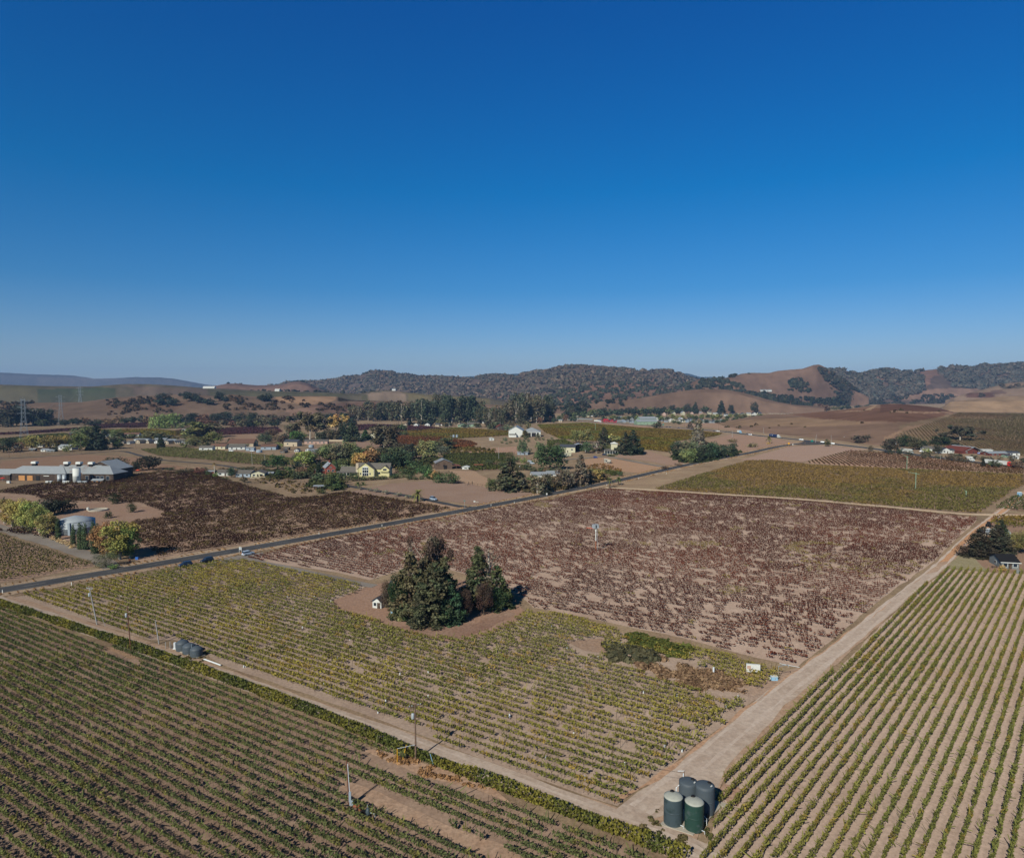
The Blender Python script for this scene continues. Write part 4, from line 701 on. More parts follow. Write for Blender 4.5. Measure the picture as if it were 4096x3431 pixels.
def proto(kind, lod, v):
    key = (kind, lod, v)
    if key in PROTO: return PROTO[key]
    g = np.random.default_rng(hash(kind) % 1000 * 0 + sum(map(ord, kind)) * 7 + v * 31 + lod); n = (5200, 1500, 420)[lod]; ls = (.017, .032, .06)[lod]; bark = 'bark'
    fl = 1.0; dr = 0; core = .25; var = .3
    if kind == 'oak': cl = ellip_clumps(g, 40, .40, .50, .38, .15, .5, -1); tr = limbs(cl, g, .035, .22, .6)
    elif kind == 'bush': cl = ellip_clumps(g, 22, .40, .45, .42, .2, .5, -1); tr = limbs(cl, g, .02, .1, .5, 3); n = int(n * .6)
    elif kind == 'sycamore': cl = ellip_clumps(g, 54, .30, .52, .43, .10, .5, -1); tr = limbs(cl, g, .026, .28, .85, 9); bark = 'pale_bark'; var = .4
    elif kind == 'euc':
        cl = []
        for b in range(5):
            a = g.uniform(0, 2 * pi); q = g.uniform(.05, .26); h = g.uniform(.68, .93); cl += [(cos(a) * q + g.normal() * .05, sin(a) * q + g.normal() * .05, h - .62 * u + g.normal() * .02, .085 * g.uniform(.7, 1.4)) for u in g.uniform(0, 1, 11)]
        tr = limbs(cl, g, .022, .3, .8, 8); bark = 'pale_bark'; dr = .5
    elif kind == 'bareeuc':
        cl = [(g.normal() * .17, g.normal() * .17, g.uniform(.45, .98), (.085 * g.uniform(.7, 1.3))) for _ in range(26)]; tr = limbs(cl, g, .018, .25, .85, 9); bark = 'pale_bark'; n = int(n * .9); dr = .4
    elif kind == 'bare': cl = [(g.normal() * .16, g.normal() * .16, g.uniform(.35, .95), .07) for _ in range(26)]; tr = limbs(cl, g, .02, .2, .8, 24); n = int(n * .35); bark = 'pale_bark'
    elif kind in ('conifer', 'deadfir'):
        cl = []
        for z in np.linspace(.07, .97, 26):
            R_ = (1 - z) ** .8 * .27 * g.uniform(.8, 1.15) + .012
            for b in range(max(2, int(3 + R_ * 26))):
                a = g.uniform(0, 2 * pi); q = R_ * g.uniform(.55, 1.05); cl.append((cos(a) * q, sin(a) * q, z - q * .18 + g.normal() * .008, (.035 + .10 * R_) * g.uniform(.7, 1.3)))
        tr = limbs(cl, g, .02, .3, .98, 6 if kind == 'conifer' else 60); fl = .55; dr = .35; core = .1
        if kind == 'deadfir': n = int(n * .10); bark = 'pale_bark'
        else: n = int(n * 1.25)
    elif kind == 'cedar':
        cl = []
        for z in np.linspace(.06, .97, 22):
            R_ = (1 - z ** 1.6) * .30 * g.uniform(.75, 1.15) + .015
            for b in range(max(3, int(3 + R_ * 30))):
                a = g.uniform(0, 2 * pi); q = R_ * g.uniform(.5, 1.05); cl.append((cos(a) * q, sin(a) * q, z - q * .1 + g.normal() * .01, (.04 + .11 * R_) * g.uniform(.7, 1.4)))
        tr = limbs(cl, g, .024, .3, .95, 8); fl = .6; dr = .3; n = int(n * 1.3); core = .1
    elif kind == 'cypress': cl = [(g.normal() * .012, g.normal() * .012, z, .10 * (1 - z) ** .55 * (z + .25) ** .25 + .008) for z in np.linspace(.04, .97, 24)]; tr = limbs(cl, g, .014, .1, .6, 2); n = int(n * .5); core = .7; ls *= .75
    elif kind == 'poplar': cl = [(g.normal() * .09, g.normal() * .09, z, .11 * g.uniform(.7, 1.2)) for z in g.uniform(.15, .9, 34)]; tr = limbs(cl, g, .02, .2, .85, 6)
    elif kind == 'willow': cl = ellip_clumps(g, 26, .42, .58, .34, .16, .6, -.2) + [(cos(a) * .42, sin(a) * .42, z, .11) for a in np.linspace(0, 6.2, 15) for z in (.15, .32)]; tr = limbs(cl, g, .04, .2, .6); dr = .9
    elif kind == 'pine': cl = ellip_clumps(g, 20, .36, .70, .24, .13, .6, -.5); tr = limbs(cl, g, .03, .4, .7, 8); fl = .7
    elif kind == 'hedge': cl = [(x, y, z, .17) for x in np.linspace(-.4, .4, 7) for y in np.linspace(-.4, .4, 7) for z in (.18, .5, .8)]; tr = MB().box((0, 0, .1), (.1, .1, .2)); core = .5
    else: cl = ellip_clumps(g, 28, .4, .6, .35, .16); tr = limbs(cl, g, .03)
    me = leafcloud('crown', cl, n, ls, v * 7 + lod, fl, droop=dr, core=core, var=var); tm = imesh('trunk', tr.v, tr.f); tm.materials.append(M[bark])
    PROTO[key] = (me, tm); return PROTO[key]
NAMES = {'oak': 'oak_tree', 'bush': 'shrub', 'sycamore': 'sycamore_tree', 'euc': 'eucalyptus_tree', 'bareeuc': 'eucalyptus_tree', 'bare': 'bare_tree', 'conifer': 'conifer_tree', 'deadfir': 'conifer_tree', 'cedar': 'cedar_tree', 'cypress': 'cypress_tree', 'poplar': 'poplar_tree', 'willow': 'willow_tree', 'pine': 'pine_tree', 'hedge': 'hedge'}
tseq = [0]
def tree(kind, x, y, hpx, wpx, c, label, group=None, z=0.0, k=2.05, loc=None):
    """x, y: photo pixel where it stands; hpx, wpx: its size in photo pixels"""
    tseq[0] += 1; p = G(x, y) if loc is None else np.array(loc); s = p[1] / F * 1.0; h = hpx * s * (1.2 if 1180 < x < 1820 and y > 1780 and hpx < 90 else 1.08); wd = wpx * s * (1.12 if hpx >= 130 else 1.6 if 1180 < x < 1820 and y > 1780 else 1.32); dist = p[1]
    lod = 0 if dist < 330 and hpx > 60 else (1 if hpx > 34 else 2); me, tm = proto(kind, lod, tseq[0] % 3)
    uw = {'conifer': .56, 'deadfir': .5, 'cedar': .62, 'cypress': .20, 'sycamore': .74, 'euc': .62, 'bareeuc': .6, 'bare': .6, 'poplar': .42, 'willow': 1.0, 'pine': .9, 'oak': 1.05, 'bush': 1.05, 'hedge': 1.05}[kind]
    r = empty(NAMES[kind], (p[0], p[1], p[2] if loc is not None else z), random.uniform(0, 6.28), (wd / uw, wd / uw, h))
    tag(r, label, 'shrub' if kind == 'bush' else ('hedge' if kind == 'hedge' else 'tree'), group)
    mobj('trunk', tm, None, r); mobj('crown', me, None, r, tuple(soft(A(*c, k), .22) * random.uniform(.88, 1.12))); return r
OAK = (52, 58, 38); DOAK = (44, 52, 40); EUC = (66, 68, 50); EU2 = (84, 76, 54); YLW = (128, 112, 46); GRN = (62, 80, 40); LIM = (112, 122, 50); BRN = (96, 78, 58); CON = (44, 52, 34); RDB = (96, 66, 48); GLD = (150, 116, 46)
# the copse in the middle of the vineyards
for a in [
    ('cedar', 1640, 2470, 250, 170, (82, 76, 48), 'broad olive-green cedar at the left of the central copse, next to the cottage'), ('cedar', 1735, 2492, 235, 190, (72, 70, 46), 'big dense cedar in the front middle of the central copse'),
    ('cedar', 1706, 2440, 250, 150, (90, 76, 54), 'tall brownish cedar at the back of the central copse'), ('conifer', 1778, 2468, 236, 140, (70, 70, 44), 'pointed green fir rising between the cedars of the central copse'),
    ('cedar', 1800, 2490, 165, 120, (50, 70, 46), 'low fresh-green cedar at the right front corner of the central copse'), ('conifer', 1690, 2500, 150, 110, (64, 62, 44), 'short dark fir at the front edge of the central copse'),
    ('bareeuc', 1728, 2420, 262, 110, (78, 62, 50), 'wispy brown-topped tree standing highest in the central copse'), ('deadfir', 1643, 2420, 242, 90, (90, 80, 64), 'half bare grey conifer poking out above the left cedars'),
    ('oak', 1560, 2448, 130, 90, (70, 56, 44), 'brown-leaved tree leaning over the roof of the white cottage'), ('oak', 1590, 2470, 190, 80, (40, 56, 32), 'dark green tree right beside the white cottage'),
    ('oak', 1862, 2478, 132, 80, (64, 48, 40), 'dark plum-brown tree in the gap of the copse'), ('conifer', 1912, 2430, 240, 150, (66, 68, 42), 'tall dark green conifer on the right side of the copse gap'),
    ('deadfir', 1957, 2425, 222, 160, (98, 84, 70), 'dead grey conifer with bare twigs beside the tall green one'), ('conifer', 1985, 2428, 160, 130, (62, 66, 36), 'olive conifer behind the dead grey tree'),
    ('oak', 1935, 2460, 140, 90, (66, 50, 42), 'brown-crowned tree with a pale trunk in front of the dead conifer'), ('oak', 1985, 2440, 100, 80, (56, 76, 44), 'green tree at the right-hand end of the copse'),
    ('bush', 1600, 2485, 22, 26, (150, 146, 80), 'round pale yellow-green shrub at the left foot of the copse'), ('bush', 1622, 2485, 22, 28, (60, 74, 40), 'small green shrub next to the pale round one'), ('bush', 1572, 2480, 18, 30, (44, 52, 34), 'low dark shrub below the cottage'), ('bush', 1640, 2492, 16, 26, (66, 60, 44), 'low brown shrub under the front cedars'),
]: tree(*a)
# around the round steel reservoir and gravel drive
for a in [
    ('sycamore', 480, 2236, 160, 150, (124, 114, 38), 'tall bright yellow-green sycamore by the paved road'), ('sycamore', 425, 2228, 145, 110, (124, 88, 48), 'rust-brown sycamore beside the bright yellow-green one'), ('sycamore', 520, 2234, 128, 80, (92, 104, 40), 'greener sycamore on the right of the bright pair'),
    ('bush', 425, 2268, 62, 80, (74, 78, 50), 'rounded grey-green shrub at the mouth of the gravel drive'), ('bush', 455, 2274, 22, 40, (88, 110, 48), 'low leafy green shrub on the road edge'),
]: tree(*a)
cyp = [(233, 2158, 72), (293, 2180, 72), (323, 2197, 92), (341, 2198, 92), (377, 2214, 112), (392, 2208, 100)]
for i, (x, y, h) in enumerate(cyp): tree('cypress', x, y, h * 1.12, h * .27, (58, 72, 44), f'narrow green cypress in front of the steel reservoir, {ordw(i+1)} from the left', 'cypresses along the gravel drive')
syc = [(18, 2095, 100, 60, (120, 100, 50)), (48, 2105, 112, 70, (138, 116, 48)), (88, 2112, 122, 80, (130, 118, 46)), (122, 2125, 120, 80, (116, 116, 44)), (158, 2135, 118, 80, (110, 112, 48)), (190, 2148, 100, 70, (118, 104, 48)), (214, 2142, 70, 50, (112, 86, 44))]
for i, (x, y, h, w_, c) in enumerate(syc): tree('sycamore', x, y, h, w_, c, f'yellow-brown sycamore in the row along the gravel drive, {ordw(i+1)} from the left', 'sycamores along the gravel drive')
for i, (x, y) in enumerate([(30, 2100), (57, 2110), (95, 2122), (120, 2133), (182, 2152)]): tree('bush', x, y, 34, 24, (70, 70, 44), f'clipped dark shrub under the drive sycamores, {ordw(i+1)} from the left', 'shrubs under the sycamores')
tree('bush', 200, 2150, 32, 36, (58, 40, 44), 'purple-leaved shrub at the end of the sycamore row')
for i, x in enumerate((215, 237, 255, 272, 290)): tree('bush', x, 2160 + i * 8, 20, 26, (160, 132, 86), f'tan ornamental grass tuft along the drive, {ordw(i+1)} from the left', 'ornamental grasses')
for a in [('oak', 190, 2062, 70, 80, (60, 62, 50), 'grey-green tree behind the sycamore row'), ('oak', 250, 2048, 52, 90, (34, 36, 28), 'very dark spreading tree behind the reservoir'), ('oak', 218, 2058, 60, 60, (40, 44, 32), 'dark tree left of the very dark spreading one'),
    ('bush', 460, 2015, 48, 46, (44, 52, 30), 'dark round bush at the back of the reservoir clearing'), ('bush', 523, 2050, 42, 40, (46, 56, 32), 'dark bush at the right corner of the reservoir clearing'), ('bush', 434, 2072, 34, 36, (60, 60, 40), 'dark bush beside the steel reservoir'),
    ('oak', 468, 1888, 62, 100, (58, 58, 42), 'wide rusty oak right of the winery building'), ('oak', 445, 1885, 52, 60, (72, 58, 44), 'brown-tinged oak between winery and driveway'), ('oak', 595, 1880, 60, 84, (44, 46, 36), 'dark oak standing by itself on the driveway'), ('oak', 545, 1884, 40, 40, (50, 54, 40), 'small dark oak left of the lone driveway oak'),
    ('cypress', 17, 2020, 32, 8, (50, 62, 44), 'thin cypress behind the sycamores at the left edge')]: tree(*a)

# trees of the middle distance: kind, x, y of the foot, height, width in photo pixels, colour, label
MID = [
 ('oak', 15, 1810, 56, 70, OAK, 'dark oak at the far left edge below the tall pylon'), ('bush', 75, 1805, 40, 60, RDB, 'reddish shrub left of the yellow farm trees'), ('oak', 128, 1797, 58, 80, YLW, 'yellow-green tree under the tall left pylon'),
 ('oak', 200, 1795, 58, 70, (120, 100, 46), 'golden tree, second in the yellow farm belt'), ('oak', 252, 1790, 52, 60, (130, 116, 44), 'bright yellow tree behind the pale farm shed'), ('oak', 318, 1802, 72, 80, (84, 88, 40), 'olive tree right of the pale farm shed'),
 ('oak', 350, 1765, 66, 90, (80, 86, 48), 'grey-green tree behind the olive farm tree'), ('conifer', 388, 1800, 96, 60, DOAK, 'dark conifer in the middle of the left farm trees'), ('oak', 408, 1795, 60, 50, DOAK, 'dark oak beside the left conifer'),
 ('oak', 420, 1748, 32, 46, OAK, 'dark oak behind the pale gable at left'), ('oak', 470, 1795, 38, 46, (58, 72, 40), 'green round tree by the trailers'), ('oak', 465, 1755, 40, 50, (86, 90, 46), 'olive tree left of the white barn'), ('bush', 268, 1806, 32, 40, (92, 96, 48), 'olive shrub in front of the pale farm shed'),
 ('bush', 222, 1806, 24, 20, (60, 66, 44), 'small grey shrub left of the pale farm shed'), ('oak', 615, 1752, 30, 90, (86, 84, 46), 'low wide olive tree right of the white barn'), ('conifer', 644, 1790, 46, 30, OAK, 'small dark conifer in the yard of trailers'), ('bush', 635, 1758, 20, 36, OAK, 'dark shrub beside the small yard conifer'),
 ('willow', 640, 1712, 56, 66, (112, 124, 56), 'bright green weeping willow, left one of the pair'), ('willow', 690, 1712, 56, 70, (104, 118, 54), 'bright green weeping willow, right one of the pair'),
 ('poplar', 783, 1752, 62, 62, (98, 100, 52), 'pale olive poplar, left of the two tall ones'), ('poplar', 836, 1750, 56, 56, (80, 72, 48), 'brownish poplar, right of the two tall ones'), ('oak', 790, 1782, 40, 90, (88, 84, 44), 'olive tree at the foot of the tall poplars'), ('oak', 855, 1776, 52, 64, (84, 88, 38), 'yellow-green tree right of the tall poplars'),
 ('bush', 745, 1790, 26, 44, (74, 78, 40), 'green shrub left of the white cottage row'), ('bush', 925, 1768, 20, 40, OAK, 'dark shrubs left of the big brown roof'), ('oak', 960, 1707, 30, 36, DOAK, 'round dark tree in front of the purple vineyard, left of three'), ('oak', 990, 1707, 32, 36, DOAK, 'round dark tree in front of the purple vineyard, middle of three'), ('oak', 1025, 1706, 24, 32, (84, 84, 46), 'olive tree in front of the purple vineyard, right of three'),
 ('oak', 1100, 1707, 28, 50, DOAK, 'dark round oak by the purple vineyard'), ('oak', 1062, 1775, 38, 50, (74, 82, 60), 'grey-green tree behind the farm houses'), ('oak', 1090, 1752, 40, 50, (92, 72, 56), 'brownish tree behind the farm houses'), ('oak', 1130, 1775, 36, 44, (78, 66, 50), 'dull tree left of the beige barn'), ('bush', 1118, 1795, 30, 30, (104, 110, 48), 'yellow-green shrub left of the beige barn'),
 ('oak', 1190, 1768, 48, 62, (58, 84, 32), 'vivid green round tree right of the beige barn'), ('bareeuc', 1240, 1757, 100, 90, (84, 76, 52), 'tall white-limbed eucalyptus in the centre left'), ('bareeuc', 1262, 1757, 84, 60, (88, 78, 56), 'second white-limbed eucalyptus beside the tall one'), ('euc', 1165, 1745, 60, 50, EU2, 'thin brown eucalyptus left of the white-limbed ones'),
 ('bareeuc', 1345, 1742, 76, 56, (150, 118, 54), 'golden-topped eucalyptus with white limbs'), ('cypress', 1368, 1752, 56, 26, (46, 56, 40), 'dark slim cypress right of the golden tree'), ('cypress', 1380, 1754, 62, 26, (44, 52, 38), 'darker slim cypress next to the golden tree'), ('conifer', 1410, 1765, 70, 62, (56, 64, 42), 'broad green conifer in front of the two-storey house'),
 ('oak', 1402, 1710, 40, 56, DOAK, 'dark tree behind the slim cypresses'), ('conifer', 1462, 1758, 38, 34, (52, 72, 36), 'small green conifer between the centre houses'), ('euc', 1535, 1790, 84, 62, (78, 70, 48), 'tall shaggy eucalyptus standing in the brown paddock, left one'), ('euc', 1568, 1790, 96, 60, (74, 66, 46), 'tall shaggy eucalyptus standing in the brown paddock, right one'),
 ('oak', 1605, 1722, 26, 40, (70, 80, 42), 'green tree behind the shaggy eucalyptus'), ('palm', 1577, 1720, 30, 16, (90, 92, 62), 'small fan palm behind the shaggy eucalyptus'), ('palm', 1595, 1700, 48, 12, (100, 96, 70), 'tall thin palm in front of the eucalyptus belt, left one'), ('palm', 1606, 1700, 44, 12, (100, 96, 70), 'tall thin palm in front of the eucalyptus belt, middle one'), ('palm', 1628, 1705, 40, 12, (100, 96, 70), 'tall thin palm in front of the eucalyptus belt, right one'),
 ('bush', 1700, 1690, 14, 28, (96, 92, 52), 'yellow-green shrub below the eucalyptus belt'), ('oak', 1785, 1700, 22, 30, OAK, 'small tree left of the green-walled cottage'), ('bush', 1665, 1725, 14, 40, (78, 62, 46), 'brown shrubs by the rust red vineyard'),
 # behind and around the yellow house
 ('sycamore', 1218, 1870, 62, 56, (110, 116, 44), 'yellow-green tree left of the brick house'), ('oak', 1110, 1878, 62, 80, (52, 70, 36), 'flat-topped dark pine left of the yellow-green tree'), ('oak', 1065, 1870, 34, 40, DOAK, 'dark round tree below the flat-topped pine'), ('oak', 1190, 1880, 30, 40, DOAK, 'dark tree between pine and brick house'),
 ('bush', 1172, 1900, 26, 40, (66, 80, 40), 'green shrub in the brick house garden, left'), ('bush', 1150, 1885, 26, 34, (72, 84, 40), 'light green shrub below the flat-topped pine'), ('oak', 1205, 1905, 36, 40, (96, 72, 50), 'rusty tree left of the brick house'), ('oak', 1262, 1868, 30, 50, DOAK, 'dark bushy tree behind the brick house'),
 ('cypress', 1272, 1898, 36, 16, (44, 56, 36), 'dark cypress in front of the brick house, left one'), ('cypress', 1315, 1897, 36, 9, (50, 62, 38), 'slim cypress in front of the brick house, middle one'), ('cypress', 1345, 1896, 48, 12, (52, 66, 40), 'tall cypress right of the brick house'),
 ('oak', 1310, 1840, 62, 60, (96, 104, 54), 'tall olive tree behind the brick house'), ('oak', 1352, 1842, 66, 60, (84, 84, 60), 'greyish tree behind the brick house'), ('oak', 1395, 1838, 66, 60, (104, 106, 60), 'pale olive tree left behind the yellow house'), ('oak', 1430, 1842, 50, 40, (62, 74, 42), 'green tree behind the yellow house'),
 ('sycamore', 1438, 1866, 52, 44, GLD, 'golden orange tree behind the yellow house, left one'), ('sycamore', 1478, 1862, 62, 50, (130, 94, 52), 'orange brown tree behind the yellow house, middle one'), ('sycamore', 1500, 1856, 50, 36, (136, 104, 56), 'tan tree behind the yellow house, right one'), ('oak', 1365, 1872, 36, 60, (78, 86, 44), 'green garden tree left of the yellow house'), ('bush', 1382, 1882, 24, 50, (96, 104, 66), 'pale green shrubs against the yellow house roof'),
 ('palm', 1530, 1850, 44, 46, (62, 74, 40), 'dark fan palm behind the yellow house'), ('oak', 1570, 1872, 66, 70, (52, 64, 42), 'big dark green tree right of the yellow house'), ('oak', 1620, 1870, 66, 66, (60, 74, 48), 'broad green tree, second right of the yellow house'), ('oak', 1600, 1820, 44, 60, (64, 56, 44), 'brown-dark tree behind the broad green ones'), ('oak', 1640, 1840, 62, 50, (44, 48, 38), 'very dark tree between house and weathered barn'),
 ('oak', 1665, 1832, 44, 60, (126, 110, 46), 'yellow tree left of the weathered barn'), ('oak', 1710, 1838, 72, 72, (116, 112, 62), 'feathery yellow-green tree behind the weathered barn'), ('bush', 1765, 1820, 36, 60, (88, 92, 72), 'grey-green shrub mass right of the feathery tree'), ('bush', 1660, 1884, 40, 46, (62, 78, 44), 'green shrub below the broad green trees'),
 ('hedge', 1603, 1896, 18, 30, (64, 76, 42), 'clipped box hedge right of the yellow house, left one'), ('hedge', 1633, 1898, 16, 30, (62, 74, 42), 'clipped box hedge right of the yellow house, right one'), ('oak', 1698, 1908, 46, 56, (58, 80, 42), 'round green tree above the hedge line'), ('oak', 1718, 1914, 34, 40, (66, 90, 42), 'fresh green tree right in the hedge line'),
 ('oak', 1742, 1918, 34, 40, (120, 92, 48), 'orange-tinged tree in the hedge line'), ('bush', 1765, 1930, 40, 60, (58, 74, 40), 'dark green shrub at the end of the hedge line'), ('bush', 1800, 1934, 44, 60, (60, 78, 42), 'big green shrub closing the hedge line on the right'),
 ('bush', 1290, 1925, 34, 60, (66, 78, 50), 'bushy grey-green tree in the brick house drive'), ('oak', 1335, 1946, 56, 50, (78, 88, 44), 'olive tree left of the entrance drive'), ('bush', 1350, 1960, 28, 34, (56, 76, 36), 'green shrub below the entrance drive tree'), ('bush', 1285, 1975, 22, 30, (66, 72, 36), 'green shrub at the paddock shelter'), ('bush', 1375, 1930, 22, 30, (96, 88, 54), 'olive shrub on the entrance drive corner'),
 ('hedge', 1415, 1912, 18, 32, (58, 66, 38), 'dark clipped hedge block in front of the yellow house porch'), ('hedge', 1540, 1902, 14, 28, (62, 70, 38), 'clipped hedge at the right end of the yellow house'), ('bush', 1495, 1880, 20, 30, (60, 72, 40), 'shrub by the yellow house side door'),
 ('palm', 1432, 1942, 26, 34, (88, 96, 56), 'low feathery palm on the entrance drive, left one'), ('palm', 1452, 1940, 22, 30, (88, 96, 56), 'low feathery palm on the entrance drive, right one'), ('palm', 1672, 2006, 56, 56, (106, 104, 58), 'full round date palm beside the parked van'), ('palm', 858, 1893, 62, 22, (128, 104, 50), 'shaggy fan palm with thick pale trunk'),
 ('bush', 830, 1903, 24, 22, (50, 66, 34), 'dark shrub below the shaggy fan palm'), ('bush', 863, 1910, 26, 26, (84, 104, 44), 'bright shrub right of the shaggy fan palm'), ('bush', 800, 1893, 26, 50, (110, 66, 52), 'red-leaved shrub left of the shaggy fan palm'), ('oak', 925, 1908, 40, 36, (54, 64, 44), 'dark tree between the two grey-roofed cottages'), ('bush', 903, 1920, 16, 24, (56, 72, 38), 'low shrub in the cottage yard'),
 ('oak', 975, 1930, 24, 30, (88, 76, 54), 'brown shrub tree below the cottages'), ('conifer', 1113, 1910, 30, 26, (62, 78, 44), 'small conifer right of the cottages'), ('bush', 740, 1890, 12, 90, (72, 64, 44), 'dark scrub band above the brown vine block'), ('bush', 1010, 1880, 14, 110, (64, 62, 42), 'long shrub band behind the grey-roofed cottages'),
 # centre right
 ('oak', 1970, 1720, 34, 46, (72, 76, 52), 'grey-green tree left of the small red barn'), ('bush', 2035, 1722, 26, 50, (84, 96, 68), 'pale shrubs between red barn and white shed'), ('conifer', 2100, 1748, 26, 30, (88, 78, 44), 'yellowish small tree against the white shed'), ('bush', 2105, 1758, 18, 26, (70, 74, 48), 'shrub in front of the white shed'), ('bush', 2152, 1752, 22, 22, (78, 80, 42), 'round shrub right of the white shed gable'), ('bush', 2020, 1764, 16, 20, (64, 78, 50), 'first small shrub of the hedge below the white shed'),
 ('oak', 2090, 1818, 56, 42, (82, 94, 60), 'grey-green tree by the blue tool shed'), ('bush', 2118, 1812, 28, 24, (96, 92, 70), 'bare shrub right of the blue tool shed'), ('oak', 2165, 1850, 84, 60, (80, 94, 54), 'tall pale green tree left of the big dark one'), ('oak', 2200, 1880, 100, 120, (52, 64, 36), 'huge dark green tree in the centre right'), ('oak', 2228, 1830, 52, 60, (60, 74, 40), 'bright green shoulder of the huge dark tree'),
 ('bush', 2040, 1840, 38, 38, (96, 88, 58), 'olive shrub tree right of the power pole'), ('bush', 2063, 1848, 26, 40, (62, 80, 42), 'green shrub below the power pole wires'), ('bush', 2095, 1852, 26, 28, (96, 110, 44), 'lime shrub by the parked cars'), ('cedar', 2040, 1960, 120, 110, (62, 62, 42), 'wide spreading cedar hiding a small white house'), ('oak', 1965, 1958, 46, 46, (78, 80, 44), 'olive tree at the left of the spreading cedar'), ('bush', 2070, 1940, 56, 60, (56, 60, 42), 'dark lower skirt of the spreading cedar'),
 ('oak', 2130, 1935, 36, 50, (74, 92, 44), 'green tree in front of the blue-grey roof'), ('euc', 2150, 1975, 80, 70, (96, 84, 60), 'brown shaggy roadside tree, first from the left'), ('oak', 2180, 1965, 76, 60, (88, 80, 56), 'brown shaggy roadside tree, second from the left'), ('bush', 2190, 1980, 26, 40, (48, 50, 38), 'dark shrub under the roadside trees'), ('oak', 2250, 1955, 86, 80, (100, 84, 66), 'brown roadside tree in front of the blue-grey roof'), ('conifer', 2322, 1940, 116, 60, (96, 82, 66), 'tall brown conifer by the road, highest of the roadside trees'), ('bush', 2285, 1935, 50, 50, (50, 50, 42), 'dark shaded shrub below the tall brown conifer'),
 ('oak', 2345, 1928, 56, 70, (118, 96, 62), 'tan tree right of the tall brown conifer'), ('sycamore', 2390, 1922, 46, 56, (140, 116, 50), 'yellow tree among the brown roadside trees'), ('bush', 2420, 1920, 34, 50, (110, 88, 56), 'russet shrub at the end of the roadside trees'), ('bush', 2480, 1903, 20, 26, (70, 84, 54), 'green shrub behind the two palms'), ('palm', 2438, 1952, 56, 36, (104, 104, 66), 'roadside palm, left of the pair'), ('palm', 2474, 1940, 42, 32, (80, 92, 48), 'roadside palm, right of the pair'),
 ('oak', 2305, 1772, 56, 48, (104, 104, 46), 'yellow-green tree behind the cream garage, left'), ('oak', 2345, 1772, 58, 56, (100, 100, 48), 'yellow-green tree behind the cream garage, right'), ('oak', 2345, 1812, 46, 50, (72, 84, 52), 'grey-green tree beside the open carport'), ('bare', 2385, 1812, 44, 40, (110, 90, 76), 'bare twiggy tree beside the open carport'), ('cedar', 2415, 1800, 84, 60, (52, 54, 38), 'dark cedar left of the cream tower house'), ('oak', 2448, 1770, 34, 60, (120, 116, 52), 'yellow tree behind the cream tower house'), ('bush', 2470, 1765, 26, 30, (110, 112, 54), 'yellow shrub behind the cream tower house'),
 ('cedar', 2500, 1818, 84, 60, (48, 52, 36), 'dark conifer right of the cream tower house, left one'), ('cedar', 2533, 1818, 92, 64, (44, 52, 36), 'dark conifer right of the cream tower house, right one'), ('bush', 2445, 1824, 8, 40, (72, 84, 44), 'low shrubs in front of the cream porch'),
 ('oak', 2715, 1828, 66, 70, (50, 64, 44), 'dark oak, leftmost in the clump by the road'), ('oak', 2760, 1832, 70, 84, (86, 86, 58), 'olive oak behind the road clump'), ('oak', 2755, 1850, 60, 66, (98, 106, 52), 'pale green oak at the front of the road clump'), ('oak', 2815, 1838, 62, 66, (46, 58, 38), 'dark oak in the middle of the road clump'), ('oak', 2850, 1834, 68, 66, (50, 66, 42), 'green-black oak right of the middle of the road clump'), ('oak', 2885, 1828, 54, 50, (60, 70, 50), 'grey oak near the right of the road clump'), ('oak', 2928, 1820, 50, 50, (52, 64, 44), 'dark oak at the right end of the road clump'), ('bush', 2790, 1848, 26, 60, (40, 46, 34), 'shaded undergrowth of the road clump'), ('deadfir', 2790, 1795, 112, 56, (92, 82, 62), 'tall grey-brown conifer above the road clump'), ('conifer', 2795, 1780, 96, 44, (80, 70, 52), 'brown lower conifer beside the tall grey one'), ('conifer', 2760, 1712, 26, 20, (92, 76, 60), 'small bare conifer by the highway'),
 ('bush', 2660, 1875, 14, 38, (92, 70, 52), 'brown shrub on the road verge, left one'), ('bush', 2712, 1862, 12, 32, (100, 76, 58), 'brown shrub on the road verge, right one'), ('bush', 2930, 1768, 14, 40, (92, 84, 48), 'olive shrub on the fallow lot, left one'), ('bush', 3010, 1788, 20, 46, (100, 92, 54), 'olive shrub on the fallow lot, right one'), ('palm', 3076, 1773, 36, 28, (100, 98, 58), 'date palm by the highway junction'), ('bush', 3073, 1777, 10, 16, (170, 130, 46), 'golden shrub under the junction palm'),
 ('oak', 2622, 1712, 22, 32, (70, 64, 44), 'leaning dark oak at the highway, larger left part'), ('oak', 2636, 1710, 26, 22, (60, 60, 42), 'leaning dark oak at the highway, smaller right part'), ('oak', 3308, 1786, 28, 26, (78, 72, 44), 'small round tree beside the highway pole'), ('oak', 3440, 1772, 34, 60, (74, 64, 52), 'wide dark shrub oak on the brown slope, left'), ('oak', 3470, 1765, 26, 34, (68, 60, 46), 'wide dark shrub oak on the brown slope, right'), ('oak', 3482, 1804, 22, 22, (86, 72, 54), 'small roadside tree on the brown slope'),
